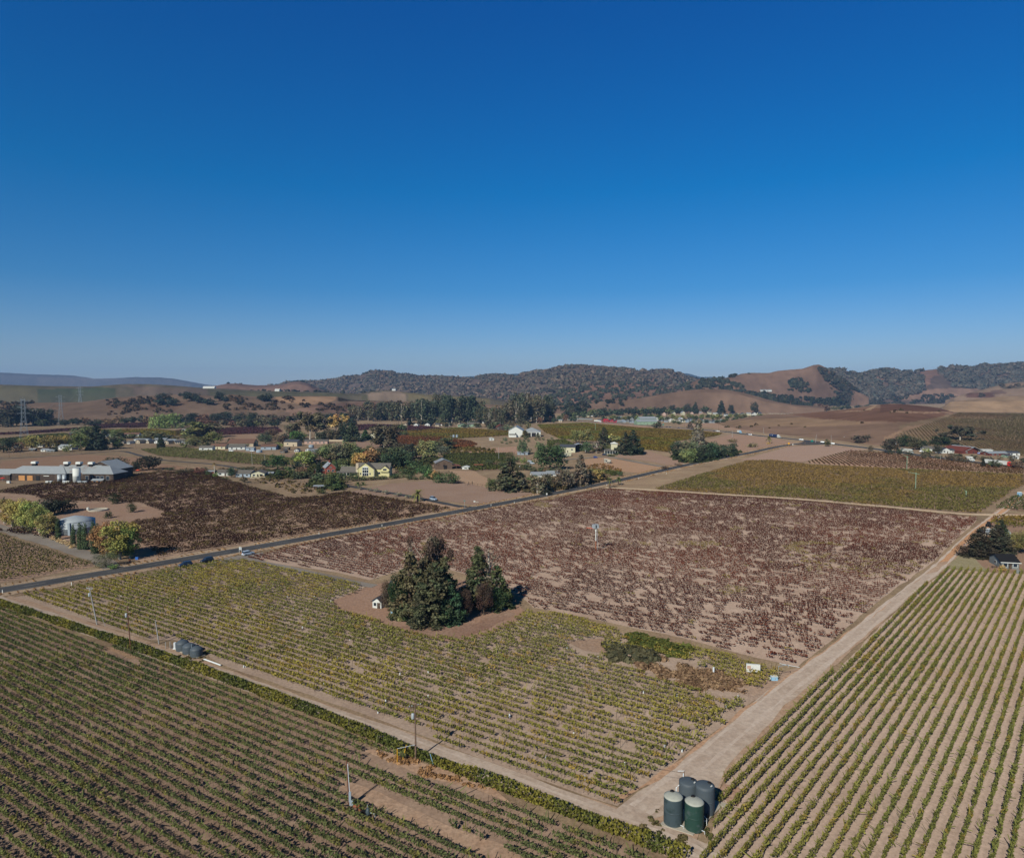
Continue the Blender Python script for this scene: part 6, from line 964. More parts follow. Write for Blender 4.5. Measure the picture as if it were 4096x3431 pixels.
# big white winery shed
e, W, D, h, r_ = house('winery_shed', 'big white gabled winery shed with wide grey metal roof', 'building', 2066, 1748, 56, 26, 34, 'white', 'metal_roof', 'y', rise=16, nwin=1, door=False, rz=R(-4)); wing(e, '', 'white', 'metal_roof', (W / 2 + 11, 4), 24, 22, 6.5, 5, 'x', hip=True); MB().box((W / 2 + 12, -7.3, 2.8), (18, .3, 5)).build('bay_shade_panel', 'black', e)  # black panel carries the shade inside the shed bay as colour
for xx in (W / 2 + 4, W / 2 + 11, W / 2 + 18, W / 2 + 23): MB().box((xx, -7.9, 3.1), (1.0, 1.0, 6.2)).build('column', 'white', e)
wing(e, '', 'white', 'shingle', (-W * .18, -D / 2 - 2.5), 9, 5, 3.4, .9, 'x')
BL = [ # name, label, cat, x, y, wpx, eave px, depth m, wall, roof, ridge, rise px, nwin
 ('farm_shed', 'pale blue-white farm shed between yellow trees at left', 'shed', 262, 1799, 60, 12, 9, 'white', 'metal_roof', 'x', 8, 3), ('farm_house', 'small dark red house behind the yellow farm trees', 'house', 288, 1744, 26, 10, 9, 'barn_red', 'shingle_dark', 'x', 5, 2),
 ('white_barn', 'long white barn with brown roof in the olive vineyard at left', 'barn', 520, 1746, 58, 9, 11, 'white', 'shingle_brown', 'x', 6, 3), ('farm_house', 'pale gabled house behind the dark left conifer', 'house', 425, 1748, 40, 10, 10, 'white', 'shingle', 'y', 8, 2), ('farm_house', 'tan roofed house behind the golden trees', 'house', 308, 1756, 30, 8, 9, 'beige', 'shingle_brown', 'x', 6, 2),
 ('stable', 'low white open stable left of the pale farm shed', 'shed', 178, 1806, 30, 8, 6, 'white', 'metal_roof', 'x', 3, 2), ('stable', 'long low grey stable left of the pale farm shed', 'shed', 200, 1807, 30, 6, 6, 'grey_wall', 'metal_roof', 'x', 3, 2), ('stable', 'small dark hut near the pylon trees', 'shed', 125, 1805, 22, 8, 5, 'dark_wood', 'metal_roof', 'x', 3, 1),
 ('mobile_home', 'long white mobile home with flat roof in the trailer yard', 'mobile home', 565, 1766, 60, 9, 8, 'white', 'metal_roof', 'x', 2, 4), ('mobile_home', 'grey-roofed mobile home right of the long white one', 'mobile home', 640, 1764, 46, 8, 8, 'grey_wall', 'metal_roof', 'x', 3, 3), ('mobile_home', 'white mobile home at the right of the trailer yard', 'mobile home', 690, 1768, 44, 8, 8, 'white', 'metal_roof', 'x', 3, 3), ('farm_house', 'grey gabled house at the right of the trailer yard', 'house', 725, 1770, 44, 8, 9, 'grey_wall', 'shingle', 'x', 5, 2), ('mobile_home', 'small beige mobile home at the left of the trailer yard', 'mobile home', 455, 1766, 26, 7, 7, 'beige', 'metal_roof', 'x', 2, 2),
 ('tool_shed', 'tiny pale shed alone in the purple vineyard', 'shed', 735, 1724, 14, 6, 4, 'white', 'metal_roof', 'x', 2, 1),
 ('farm_house', 'small white house with grey roof, left end of the farm house row', 'house', 822, 1803, 52, 13, 8, 'white', 'shingle', 'x', 7, 2), ('farm_house', 'white house with brown roof in the farm house row', 'house', 872, 1796, 66, 11, 10, 'cream', 'shingle_brown', 'x', 9, 3), ('barn', 'large beige barn with broad brown roof behind the farm house row', 'barn', 958, 1787, 100, 14, 20, 'beige', 'shingle_brown', 'x', 15, 1),
 ('farm_house', 'white house with grey roof in front of the large beige barn', 'house', 942, 1799, 62, 12, 11, 'white', 'shingle', 'x', 9, 3), ('tool_shed', 'small blue-grey shed with a blue door in the farm row', 'shed', 1000, 1803, 34, 12, 5, 'blue_wall', 'metal_roof', 'x', 2, 1), ('farm_house', 'blue-white house with brown roof in the farm row', 'house', 1072, 1799, 60, 13, 11, 'blue_wall', 'shingle_brown', 'x', 8, 2),
 ('barn', 'beige gabled barn right of the farm house row', 'barn', 1165, 1785, 56, 18, 12, 'beige', 'shingle_dark', 'x', 8, 2), ('stable', 'long pink stable block in front of the white-limbed eucalyptus', 'stable', 1262, 1776, 90, 12, 10, 'pink', 'shingle', 'x', 5, 5), ('tool_shed', 'low open shed with pale blue door below the pink stable', 'shed', 1262, 1809, 56, 10, 5, 'grey_wall', 'metal_roof', 'x', 2, 2), ('tool_shed', 'small grey shed near the bare barn', 'shed', 1145, 1800, 22, 9, 4, 'old_wood', 'shingle', 'x', 3, 1),
 ('farm_house', 'grey hip-roofed house behind the white fence in the centre', 'house', 1342, 1757, 36, 8, 9, 'white', 'shingle', 'x', 6, 2), ('farm_house', 'grey roofed house left of the two-storey house', 'house', 1450, 1756, 40, 11, 10, 'cream', 'shingle', 'x', 7, 2), ('farm_house', 'two-storey cream house with grey roof in the centre', 'house', 1497, 1757, 32, 20, 10, 'cream', 'shingle_dark', 'y', 8, 2), ('farm_house', 'low white wing right of the two-storey house', 'house', 1526, 1757, 26, 10, 9, 'white', 'shingle', 'x', 3, 2), ('warehouse', 'long pink-roofed shed behind the two-storey house', 'shed', 1520, 1722, 46, 7, 12, 'white', 'rust', 'x', 5, 3),
 ('cottage', 'grey-roofed cottage behind the shaggy fan palm', 'cottage', 890, 1903, 46, 14, 8, 'white', 'shingle', 'x', 8, 2), ('cottage', 'grey-roofed cottage in the middle of the yard above the brown vines', 'cottage', 975, 1908, 62, 15, 10, 'blue_wall', 'shingle', 'x', 10, 3), ('cottage', 'cream-walled cottage with grey roof, right of the blue-grey one', 'cottage', 1028, 1908, 52, 15, 10, 'cream', 'shingle', 'y', 9, 3), ('tool_shed', 'white open shed at the right of the cottages', 'shed', 1072, 1903, 32, 11, 6, 'white', 'metal_roof', 'x', 3, 1), ('carport', 'small carport with bright metal roof left of the fan palm', 'carport', 842, 1893, 28, 8, 5, 'barn_red', 'metal_roof', 'x', 2, 1),
 ('tool_shed', 'dark paddock shelter with white roof beside the brown vines', 'shed', 1276, 1956, 44, 12, 5, 'dark_wood', 'metal_roof', 'x', 2, 1),
 ('garden_shed', 'small white garden shed right of the weathered barn', 'shed', 1863, 1877, 26, 9, 5, 'white', 'white', 'y', 4, 1), ('tool_shed', 'low rusty-roofed hut with white end right of the garden shed', 'shed', 1913, 1866, 34, 5, 5, 'white', 'rust', 'x', 3, 1),
 ('farm_house', 'pale green gabled house behind the olive vineyard', 'house', 1850, 1708, 38, 9, 10, 'green_wall', 'shingle', 'y', 6, 2), ('farm_house', 'green house with grey roof right of the pale green gable', 'house', 1892, 1707, 44, 10, 10, 'green_wall', 'shingle', 'x', 7, 2), ('farm_house', 'small white house with blue-grey roof near the eucalyptus', 'house', 1943, 1693, 28, 9, 9, 'white', 'metal_roof', 'x', 5, 2), ('farm_house', 'low white house beside the purple vineyard edge', 'house', 1757, 1702, 30, 6, 8, 'white', 'shingle_brown', 'x', 3, 2),
 ('red_barn', 'small dark barn with red roof left of the white winery shed', 'barn', 2000, 1722, 34, 14, 10, 'dark_wood', 'shingle_red', 'y', 10, 2), ('pump_house', 'tiny white pump house below the winery shed', 'shed', 1966, 1762, 18, 9, 4, 'white', 'white', 'y', 3, 1),
 ('garage', 'cream garage with dark grey roof', 'garage', 2272, 1810, 60, 22, 10, 'cream', 'shingle_dark', 'x', 9, 3), ('garage', 'low cream outbuilding in front of the dark-roofed garage', 'garage', 2265, 1824, 38, 11, 6, 'cream', 'cream', 'x', 2, 1),
 ('tool_shed', 'pale blue tool shed between trees in the centre right', 'shed', 2092, 1819, 42, 9, 6, 'blue_wall', 'metal_roof', 'x', 3, 2), ('farm_house', 'house with blue-grey metal roof behind the roadside trees, left wing', 'house', 2155, 1910, 60, 10, 12, 'white', 'metal_roof', 'x', 9, 2), ('farm_house', 'house with blue-grey metal roof behind the roadside trees, right wing', 'house', 2212, 1905, 50, 10, 10, 'white', 'metal_roof', 'x', 9, 2), ('cottage', 'small white cottage right of the wide spreading cedar', 'cottage', 2078, 1938, 36, 14, 7, 'white', 'shingle', 'y', 8, 2),
 ('farm_house', 'low grey-roofed house by the far highway trees', 'house', 2112, 1680, 26, 7, 9, 'grey_wall', 'metal_roof', 'x', 5, 2), ('kiosk', 'small pale hut by the highway', 'shed', 2242, 1688, 14, 7, 5, 'beige', 'metal_roof', 'x', 3, 1),
 ('warehouse', 'long green-grey warehouse beside the highway', 'building', 2588, 1699, 84, 13, 22, 'green_wall', 'metal_roof', 'x', 7, 5), ('warehouse', 'second green-grey warehouse roof behind the long one', 'building', 2590, 1688, 70, 13, 20, 'green_wall', 'metal_roof', 'x', 8, 3),
 ('restaurant', 'white restaurant with dark blue roof and clerestory on the brown hill', 'restaurant', 3118, 1650, 50, 9, 16, 'white', 'shingle_dark', 'x', 8, 5), ('restaurant_wing', 'grey-roofed long white building left of the restaurant', 'building', 3032, 1646, 46, 8, 14, 'white', 'shingle_dark', 'x', 8, 3),
 ('farm_house', 'white farm house with grey roof under the domed tree, left one', 'house', 3725, 1804, 40, 10, 11, 'white', 'shingle', 'x', 8, 2), ('farm_house', 'white gabled farm house under the domed tree, right one', 'house', 3782, 1813, 32, 14, 10, 'white', 'shingle_dark', 'y', 8, 2), ('farm_house', 'white shed attached right of the white gabled farm house', 'shed', 3808, 1812, 22, 12, 9, 'white', 'shingle_dark', 'x', 5, 1),
 ('shed', 'white flat shed right of the big red barn', 'shed', 3952, 1812, 40, 12, 9, 'white', 'white', 'x', 2, 2), ('shed', 'long open shed with grey roof at the right farm', 'shed', 3998, 1822, 88, 9, 12, 'barn_red', 'metal_roof', 'x', 6, 4), ('shed', 'white shed with green roof at the right edge', 'shed', 4060, 1822, 42, 11, 10, 'white', 'shingle_dark', 'x', 5, 2), ('shed', 'small white shed in front of the green-roofed one', 'shed', 4064, 1836, 24, 10, 6, 'white', 'white', 'x', 2, 1), ('shed', 'small dark green shed near the truck', 'shed', 4036, 1830, 26, 8, 6, 'green_wall', 'shingle_dark', 'x', 4, 1),
 ('open_shed', 'small open shed with pale metal roof behind the cedars', 'shed', 3950, 2142, 34, 16, 4, 'beige', 'metal_roof', 'x', 2, 1),
]
for i, b in enumerate(BL):
    rz_ = R([-8, 6, 12, -4, 3][i % 5]); house(b[0], b[1], b[2], b[3], b[4], b[5], b[6], b[7], b[8], b[9], b[10], b[11], rz=rz_, nwin=b[12], door=b[12] > 1)
e, W, D, h, r_ = house('red_barn', 'big brick red barn with broad shining metal roof beside the highway', 'barn', 3872, 1815, 72, 10, 26, 'barn_red', 'barn_red', 'y', rise=16, nwin=2, rz=R(10)); rm = roof_mb(W * 1.1, D, h, r_ * 1.05, .5, .3, W * .25); rm.build('roof', 'metal_roof', e)
e, W, D, h, r_ = house('black_cottage', 'cottage with black roof and pale porch at the right edge', 'cottage', 4052, 2276, 62, 28, 9, 'grey_wall', 'black', 'x', rise=20, nwin=3, rz=R(-12)); MB().box((0, -D / 2 - .5, h - .1), (W + 1, .15, .25)).build('gutter', 'white', e)
# cream house with porch and tower
e, W, D, h, r_ = house('tower_house', 'cream house with columned porch and small square tower', 'house', 2452, 1816, 62, 15, 12, 'cream', 'shingle', 'x', rise=5, nwin=3, rz=R(-6), hip=True)
MB().box((0, -D / 2 - 2.4, h - .1), (W + 2, 3.6, .25)).build('porch_roof', 'shingle', e); tw = MB().box((W * .12, -1, h + 3.2), (6, 6, 6.4)).build('tower', 'cream', e); t2 = hip_mb(6, 6, h + 6.4, 1.6, .7); t2.v = [(x + W * .12, y - 1, z) for x, y, z in t2.v]; t2.build('roof', 'white', tw)
for i in range(7): MB().box((-W / 2 + i * W / 6, -D / 2 - 4, h / 2), (.3, .3, h)).build('porch_column', 'white', e)
# open carport
s = mpp(1806); p = G(2317, 1808); e = empty('carport', (p[0], p[1] + 6, 0)); tag(e, 'tall open white carport with peaked metal roof', 'carport'); W = 54 * s; wing_r = roof_mb(W, 12, 6.0, 2.2, .3); wing_r.build('roof', 'metal_roof', e); MB().box((0, 5.8, 3), (W, .2, 6)).build('back_wall', 'black', e)
for xx in (-W / 2 + .3, W / 2 - .3):
    for yy in (-5.7, 5.5): MB().box((xx, yy, 3), (.5, .5, 6)).build('post', 'white', e)
# hoop houses
for i, (x, y, w_, l_) in enumerate([(4026, 2150, 34, 11), (4062, 2156, 40, 13)]):
    s = mpp(y); p = G(x, y); e = empty('hoop_house', (p[0], p[1] + l_ / 2, 0), R(-38)); tag(e, ('left' if i == 0 else 'right') + ' one of two white plastic hoop houses at the right edge', 'greenhouse'); r = w_ * s / 2
    P = [(r * cos(a), r * sin(a) * .85) for a in np.linspace(0, pi, 12)]; MB().prism([(-x_, z_) for x_, z_ in P], -l_ / 2, l_ / 2).build('cover', 'white', e)
    for yy in np.linspace(-l_ / 2, l_ / 2, 7): MB().tube([(r * 1.01 * cos(a), yy, r * .86 * sin(a)) for a in np.linspace(0, pi, 12)], .07, 4).build('hoop', 'steel', e)
# far town houses
g = np.random.default_rng(77)
def town(x0, x1, n, y0, y1, walls, roofs, what, group, wr=(13, 22), seed=0):
    g = np.random.default_rng(seed); xs = np.linspace(x0, x1, n)
    for i, x in enumerate(xs):
        wl = walls[g.integers(0, len(walls))]; ro = roofs[g.integers(0, len(roofs))]
        house('town_house', f'{what}, {ordw(i+1)} from the left', 'house', x + g.uniform(-2, 2), np.interp(x, [x0, x1], [y0, y1]) + g.uniform(-1.5, 1.5), g.uniform(*wr), g.uniform(6, 9), g.uniform(8, 11), wl, ro, 'x' if g.uniform() < .5 else 'y', g.uniform(3.5, 6), rz=g.uniform(-.3, .3), nwin=2, door=False, group=group)
WR = ['metal_roof', 'shingle_dark', 'shingle']
town(2285, 2365, 5, 1666, 1666, ['white', 'cream'], WR, 'white house at the left end of the far town', 'far town houses, left end', (18, 28), 1)
town(2402, 2466, 4, 1687, 1690, ['red_wall'], ['red_wall', 'shingle_dark'], 'bright red town building behind the white truck', 'red town buildings', (16, 24), 2)
town(2478, 2530, 4, 1690, 1691, ['blue_wall', 'grey_wall'], ['metal_roof', 'shingle_dark'], 'blue-grey town house right of the red buildings', 'blue-grey town houses', (15, 19), 3)
town(2420, 2660, 9, 1676, 1680, ['white', 'grey_wall', 'cream'], WR, 'town house with pale roof behind the warehouse line', 'second row of the far town', (12, 18), 4)
town(2665, 2745, 6, 1688, 1690, ['white', 'cream', 'blue_wall'], WR, 'pale town house between warehouse and dark houses', 'middle town houses', (13, 18), 5)
town(2750, 2790, 3, 1690, 1691, ['blue_wall', 'white'], WR, 'bluish town house left of the dark-walled row', 'bluish town houses', (12, 15), 6)
town(2796, 2892, 7, 1692, 1690, ['white', 'grey_wall', 'blue_wall'], WR, 'tall town house in the front row by the brown slope', 'front town row', (14, 17), 7)
town(2860, 3040, 9, 1664, 1662, ['white', 'cream'], WR, 'white house on the rise below the restaurant', 'rise houses', (13, 18), 8)
town(2660, 2840, 6, 1662, 1658, ['white', 'pink', 'cream'], WR, 'small house half hidden in the long tree belt', 'houses in the tree belt', (10, 14), 9)
town(3040, 3100, 3, 1578, 1580, ['white', 'grey_wall'], WR, 'large hillside house below the wooded slope', 'hillside houses', (16, 22), 10) if False else None
for i, (x, y, hn, w_, l_) in enumerate([(715 * 1.0, 0, 'left_vineyard_hill', 46, 'long white building on the skyline of the left vineyard hill'), (1112, 0, 'left_vineyard_hill', 18, 'small white house on the left ridge'), (1577, 0, 'left_vineyard_hill', 14, 'white house on the small round hill in the centre'), (3052, 0, 'h3b', 26, 'grey-roofed house on the wooded slope below the peak'), (3076, 0, 'h3b', 14, 'white gabled house on the wooded slope below the peak')]):
    sf, a0, b0 = HT[hn]; xx = {0: 840, 1: 1112, 2: 1577}.get(i, x); t = .97 if i < 3 else .42; X, Y, Z = sf(np.array([xx * 1.0]), np.array([t])); d = float(Y[0]); W = w_ * d / F
    e = empty('hill_house', (float(X[0]), d, float(Z[0]) - .3), 0); tag(e, l_, 'house'); h = 6 * d / F if i else 5 * d / F; MB().prism(gable_profile(14, h, 3), -W / 2, W / 2).build('wall', 'white', e) if False else rot_mb(MB().prism(gable_profile(14, h, 3), -W / 2, W / 2), pi / 2).build('wall', 'white', e); rot_mb(roof_mb(14, W, h, 3), pi / 2).build('roof', 'white' if i < 2 else 'metal_roof', e)
for i, (x, y) in enumerate([(3088, 1651), (3098, 1652), (3108, 1652), (3150, 1650)]): umbrella(x, y, 'red_cloth', f'red parasol on the restaurant terrace, {ordw(i+1)} from the left')
e = empty('stone_chimney', (*G(3081, 1650)[:2], 0)); tag(e, 'tall tapering pale stone chimney beside the restaurant', 'chimney'); MB().box((0, 0, 4.6), (4, 3, 9.2), top=.6).build('stack', 'concrete', e); MB().box((0, 0, 9.4), (2.8, 2.2, .5)).build('cap', 'concrete', e)
def fence(name, label, pts, h, m, step=2.5, rails=3, solid_=False):
    L = np.array([G(*p)[:2] for p in pts]); o = L[0]; e = empty(name, (o[0], o[1], 0)); tag(e, label, 'fence'); mb = MB(); mp_ = MB()
    for i in range(len(L) - 1):
        a, b = L[i] - o, L[i + 1] - o; d = np.linalg.norm(b - a); an = math.atan2(*(b - a)[::-1]); c = (a + b) / 2
        if solid_: mb.box((c[0], c[1], h / 2), (d, .08, h), an)
        else:
            for k in range(rails): mb.box((c[0], c[1], h * (k + 1) / rails - .1), (d, .06, .1), an)
        for t in np.arange(0, d, step): q = a + (b - a) * t / d; mp_.box((q[0], q[1], h / 2 + .05), (.12, .12, h + .1), an)
    mb.build('rail' if not solid_ else 'panel', m, e); mp_.build('post', m, e)
# fuller tree cover through the valley
belt(['oak', 'bush', 'poplar'], 1200, 1780, 26, [1846, 1834, 1832, 1800], [40, 44, 36], [44, 44], [(70, 76, 46), (84, 84, 50), (62, 64, 46), (96, 84, 50), (58, 66, 44)], 'garden tree behind the yellow farmhouse line', 'trees behind the farmhouse', 60)
belt(['oak', 'bush'], 1190, 1380, 9, [1915, 1922], [30, 26], [36, 36], [(62, 70, 44), (80, 80, 48), (56, 62, 42)], 'tree in front of the brick house', 'trees in front of the brick house', 61)
belt(['oak', 'euc'], 1280, 1420, 7, [1760, 1752], [44, 50], [34, 34], [OAK, EU2, (70, 74, 50)], 'tree around the grey hip-roofed house', 'trees of the hip-roofed house', 62)
belt(['oak', 'bush'], 1440, 1620, 8, [1764, 1738], [22, 26], [30, 30], [(58, 70, 42), DOAK, (84, 84, 48)], 'garden tree around the two-storey house', 'two-storey house garden', 63)
belt(['oak', 'bush'], 1040, 1200, 8, [1765, 1768], [32, 28], [38, 38], [(78, 80, 58), (92, 76, 54), DOAK], 'tree between the farm row and the beige barn', 'trees near the beige barn', 64)
belt(['oak', 'bush'], 60, 480, 18, [1786, 1780, 1772], [36, 32], [46, 46], [(104, 98, 48), (76, 80, 46), (64, 66, 46), (110, 86, 50), DOAK], 'farmyard tree of the left farm belt', 'left farm belt', 65)
belt(['oak', 'bush'], 480, 760, 11, [1756, 1760], [20, 24], [36, 36], [(78, 80, 46), DOAK, (92, 86, 50)], 'small tree among the trailers', 'trailer yard trees', 66)
belt(['oak', 'bush'], 780, 1020, 9, [1786, 1784], [22, 18], [34, 34], [(70, 76, 42), DOAK, (88, 84, 46)], 'tree behind the farm house row', 'farm row trees', 67)
belt(['oak', 'euc', 'bush'], 1640, 2110, 18, [1700, 1706, 1712], [26, 22, 30], [34, 34], [(68, 72, 50), EU2, DOAK, (88, 84, 50)], 'tree at the foot of the eucalyptus belt', 'eucalyptus belt foot', 68)
belt(['oak', 'bush'], 2230, 2480, 10, [1800, 1806], [30, 30], [34, 34], [(60, 66, 44), (84, 84, 50), (92, 78, 58)], 'yard tree around the garage and tower house', 'garage and tower house trees', 69)
belt(['oak', 'bush'], 1960, 2240, 12, [1862, 1900], [26, 26], [36, 36], [(66, 72, 44), (88, 80, 52), (100, 78, 56)], 'mixed yard tree above the blue-grey roof', 'blue-grey roof yard trees', 70)
belt('bush', 640, 1200, 16, [1882, 1886, 1900], [14, 16], [40, 36], [(72, 66, 44), (60, 64, 42), (90, 70, 50)], 'scrubby shrub behind the cottage yards', 'cottage yard scrub', 71)
belt(['oak', 'euc'], 600, 1100, 15, [1706, 1704], [26, 28], [40, 40], [DOAK, (58, 62, 48), RDB, EU2], 'dark tree edging the purple vineyards', 'purple vineyard trees', 72)
belt(['oak', 'bush'], 3560, 4090, 14, [1820, 1832, 1846], [20, 22], [30, 30], [(60, 60, 44), (84, 74, 52), (54, 60, 40)], 'yard tree at the right farm', 'right farm trees', 73)
belt(['oak', 'bush', 'conifer'], 3060, 3560, 16, [1644, 1640, 1634], [16, 20, 14], [28, 28], [(62, 66, 50), (84, 80, 52), DOAK], 'tree of the valley beyond the restaurant', 'restaurant valley trees', 74)
town(2190, 2290, 5, 1684, 1680, ['white', 'beige', 'grey_wall'], WR, 'small roadside building left of the grey panel fence', 'roadside buildings', (12, 18), 11)
town(60, 450, 9, 1792, 1774, ['white', 'beige', 'grey_wall', 'barn_red'], WR, 'small outbuilding scattered in the left farm belt', 'left farm outbuildings', (14, 24), 12)
town(480, 780, 9, 1774, 1776, ['white', 'grey_wall', 'beige'], WR, 'small trailer or shed in front of the trailer yard', 'trailer yard sheds', (12, 22), 13)
town(1130, 1340, 5, 1812, 1798, ['old_wood', 'grey_wall', 'white'], WR, 'small shed in the brown corral below the pink stable', 'corral sheds', (12, 20), 14)
town(1620, 1840, 6, 1706, 1704, ['white', 'beige'], WR, 'small white house at the foot of the eucalyptus belt', 'eucalyptus foot houses', (14, 20), 15)
town(2530, 2800, 8, 1684, 1684, ['white', 'grey_wall', 'blue_wall'], WR, 'pale town house behind the warehouses', 'third row of the far town', (13, 18), 16)
fence('white_fence', 'white rail fence in front of the restaurant terrace', [(3075, 1655), (3140, 1656), (3200, 1650)], 1.6, 'white', 8, 2); fence('panel_fence', 'long grey panel fence of the far town along the highway', [(2278, 1676), (2370, 1680)], 3.2, 'grey_wall', 6, solid_=True); fence('panel_fence', 'pale board fence behind the brown paddock in the centre', [(1290, 1764), (1390, 1765)], 1.8, 'beige', 4, solid_=True)
fence('paddock_fence', 'weathered post fence around the cottage yards', [(920, 1932), (990, 1940), (1090, 1925), (1180, 1918)], 1.4, 'old_wood', 3, 2); fence('paddock_fence', 'low rail fence of the weathered barn paddock', [(1650, 1868), (1700, 1866), (1732, 1868)], 1.3, 'old_wood', 3, 2); fence('wire_fence', 'thin dark post fence along the farm lane', [(640, 1872), (760, 1868), (850, 1872)], 1.4, 'post', 5, 1); fence('wire_fence', 'post fence of the dry pasture at the left edge', [(0, 1812), (120, 1818), (300, 1812)], 1.4, 'post', 5, 1)
fence('rail_fence', 'dark wooden fence beside the brick house drive', [(1110, 1925), (1230, 1930), (1300, 1940)], 1.4, 'dark_wood', 3, 3); fence('garden_wall', 'low pale retaining wall at the cottages', [(1000, 1914), (1090, 1910)], 1.0, 'beige', 4, solid_=True); fence('wire_fence', 'old fence posts on the dry paddock by the spreading cedar', [(1870, 1942), (1890, 1940), (1950, 1950)], 1.5, 'dark_wood', 5, 1)
tufts('undergrowth', [(1190, 1905), (1280, 1860), (1400, 1845), (1520, 1850), (1640, 1850), (1740, 1830), (1760, 1850), (1700, 1880), (1640, 1905), (1600, 1880), (1500, 1870), (1380, 1880), (1290, 1890)], 420, (1.2, 3.0), (60, 70, 44), (92, 84, 54), 41, 'green undergrowth filling the gardens behind the yellow farmhouse', 0, 1.0)
tufts('undergrowth', [(1220, 1935), (1330, 1915), (1380, 1935), (1370, 1965), (1300, 1960), (1240, 1950)], 160, (.9, 2.2), (60, 68, 44), (84, 84, 54), 42, 'green undergrowth along the entrance drive')
tufts('undergrowth', [(2050, 1940), (2200, 1915), (2320, 1905), (2440, 1912), (2400, 1930), (2250, 1960), (2120, 1975)], 240, (.9, 2.2), (66, 62, 46), (100, 84, 58), 43, 'brown undergrowth beneath the roadside trees')
tufts('undergrowth', [(980, 1898), (1080, 1885), (1200, 1892), (1220, 1915), (1110, 1920)], 160, (.9, 2.0), (56, 66, 42), (84, 80, 52), 44, 'undergrowth around the cottages above the brown vine block')
tufts('undergrowth', [(2680, 1825), (2780, 1805), (2960, 1808), (2950, 1822), (2820, 1852), (2720, 1852)], 260, (1.2, 2.6), (48, 58, 40), (70, 74, 48), 45, 'dark undergrowth of the road clump')

# ------------------------------------------------------------------ poles, pylons, wires
def top_of(x, y, yt):
    p = G(x, y); lo, hi = 0.0, 150.0
    for _ in range(40):
        m_ = (lo + hi) / 2
        if PJ(p[0], p[1], m_)[1] > yt: lo = m_
        else: hi = m_
    return p, lo
def pole(x, y, xt, yt, label, m='pole_wood', arms=1, tf=True, rad=.15, az=0.0, group=None):
    p, h = top_of(x, y, yt); q = PJ(p[0], p[1], h); dx = (xt - q[0]) * p[1] / F; e = empty('utility_pole', (p[0], p[1], 0)); tag(e, label, 'pole', group)
    MB().tube([(0, 0, 0), (dx, 0, h)], [rad, rad * .65], 8).build('post', m, e); c, s_ = cos(az), sin(az)
    for k in range(arms):
        z = h - .35 - k * 1.2; t = z / h; ar = MB().box((dx * t, 0, z), (2.2, .12, .14), az).build('crossarm', m, e)
        for u in (-1, -.55, .55, 1): ins = MB().lathe((dx * t + u * c, u * s_, z + .07), [(.05, 0), (.08, .08), (.08, .14), (.04, .22)], 8); ins.build('insulator', 'steel', ar)
    if tf: t = (h - 2.0) / h; MB().lathe((dx * t - .38, -.05, h - 2.5), [(.25, 0), (.27, .1), (.27, .85), (.2, .95)], 14).build('transformer', 'steel', e, True)
    return e, p, h, dx
pole(1663, 3042, 1660, 2815, 'tall brown power pole with transformer standing in the hedge by the lower road', 'pole_wood', 1, True, .17, R(30))
e, p, h, dx = pole(1397, 3224, 1386, 3037, 'short brown pole with white conduit and meter box in the lower left vineyard', 'pole_red', 0, False, .14); MB().tube([(.14, -.12, 1.6), (.14 + dx * .9, -.12, h * .92)], .05, 6).build('conduit', 'pvc', e); MB().box((.18, -.2, 1.6), (.34, .25, 1.5)).build('meter_box', 'blue_wall', e); MB().box((.38, -.22, .75), (.55, .35, .8)).build('switch_box', 'blue_wall', e)
pole(388, 2498, 357, 2348, 'pale leaning power pole with transformer at the left corner of the yellow-green block', 'pole_pale', 1, True, .16, R(-20))
pole(523, 2602, 509, 2426, 'dark red-brown power pole behind the hedge', 'pole_red', 0, True, .14); pole(636, 2575, 621, 2480, 'pale grey pole beside the three grey water tanks', 'pole_pale', 0, False, .15)
e, p, h, dx = pole(2732, 3203, 2737, 3082, 'white-piped pole standing behind the four dark water tanks', 'pole_wood', 0, False, .12); MB().tube([(-.12, -.08, 0.1), (-.12 + dx * .9, -.08, h * .93)], .08, 8).build('conduit', 'pvc', e); MB().box((-.35, 0, h), (1.0, .07, .07)).build('bracket', 'pvc', e)
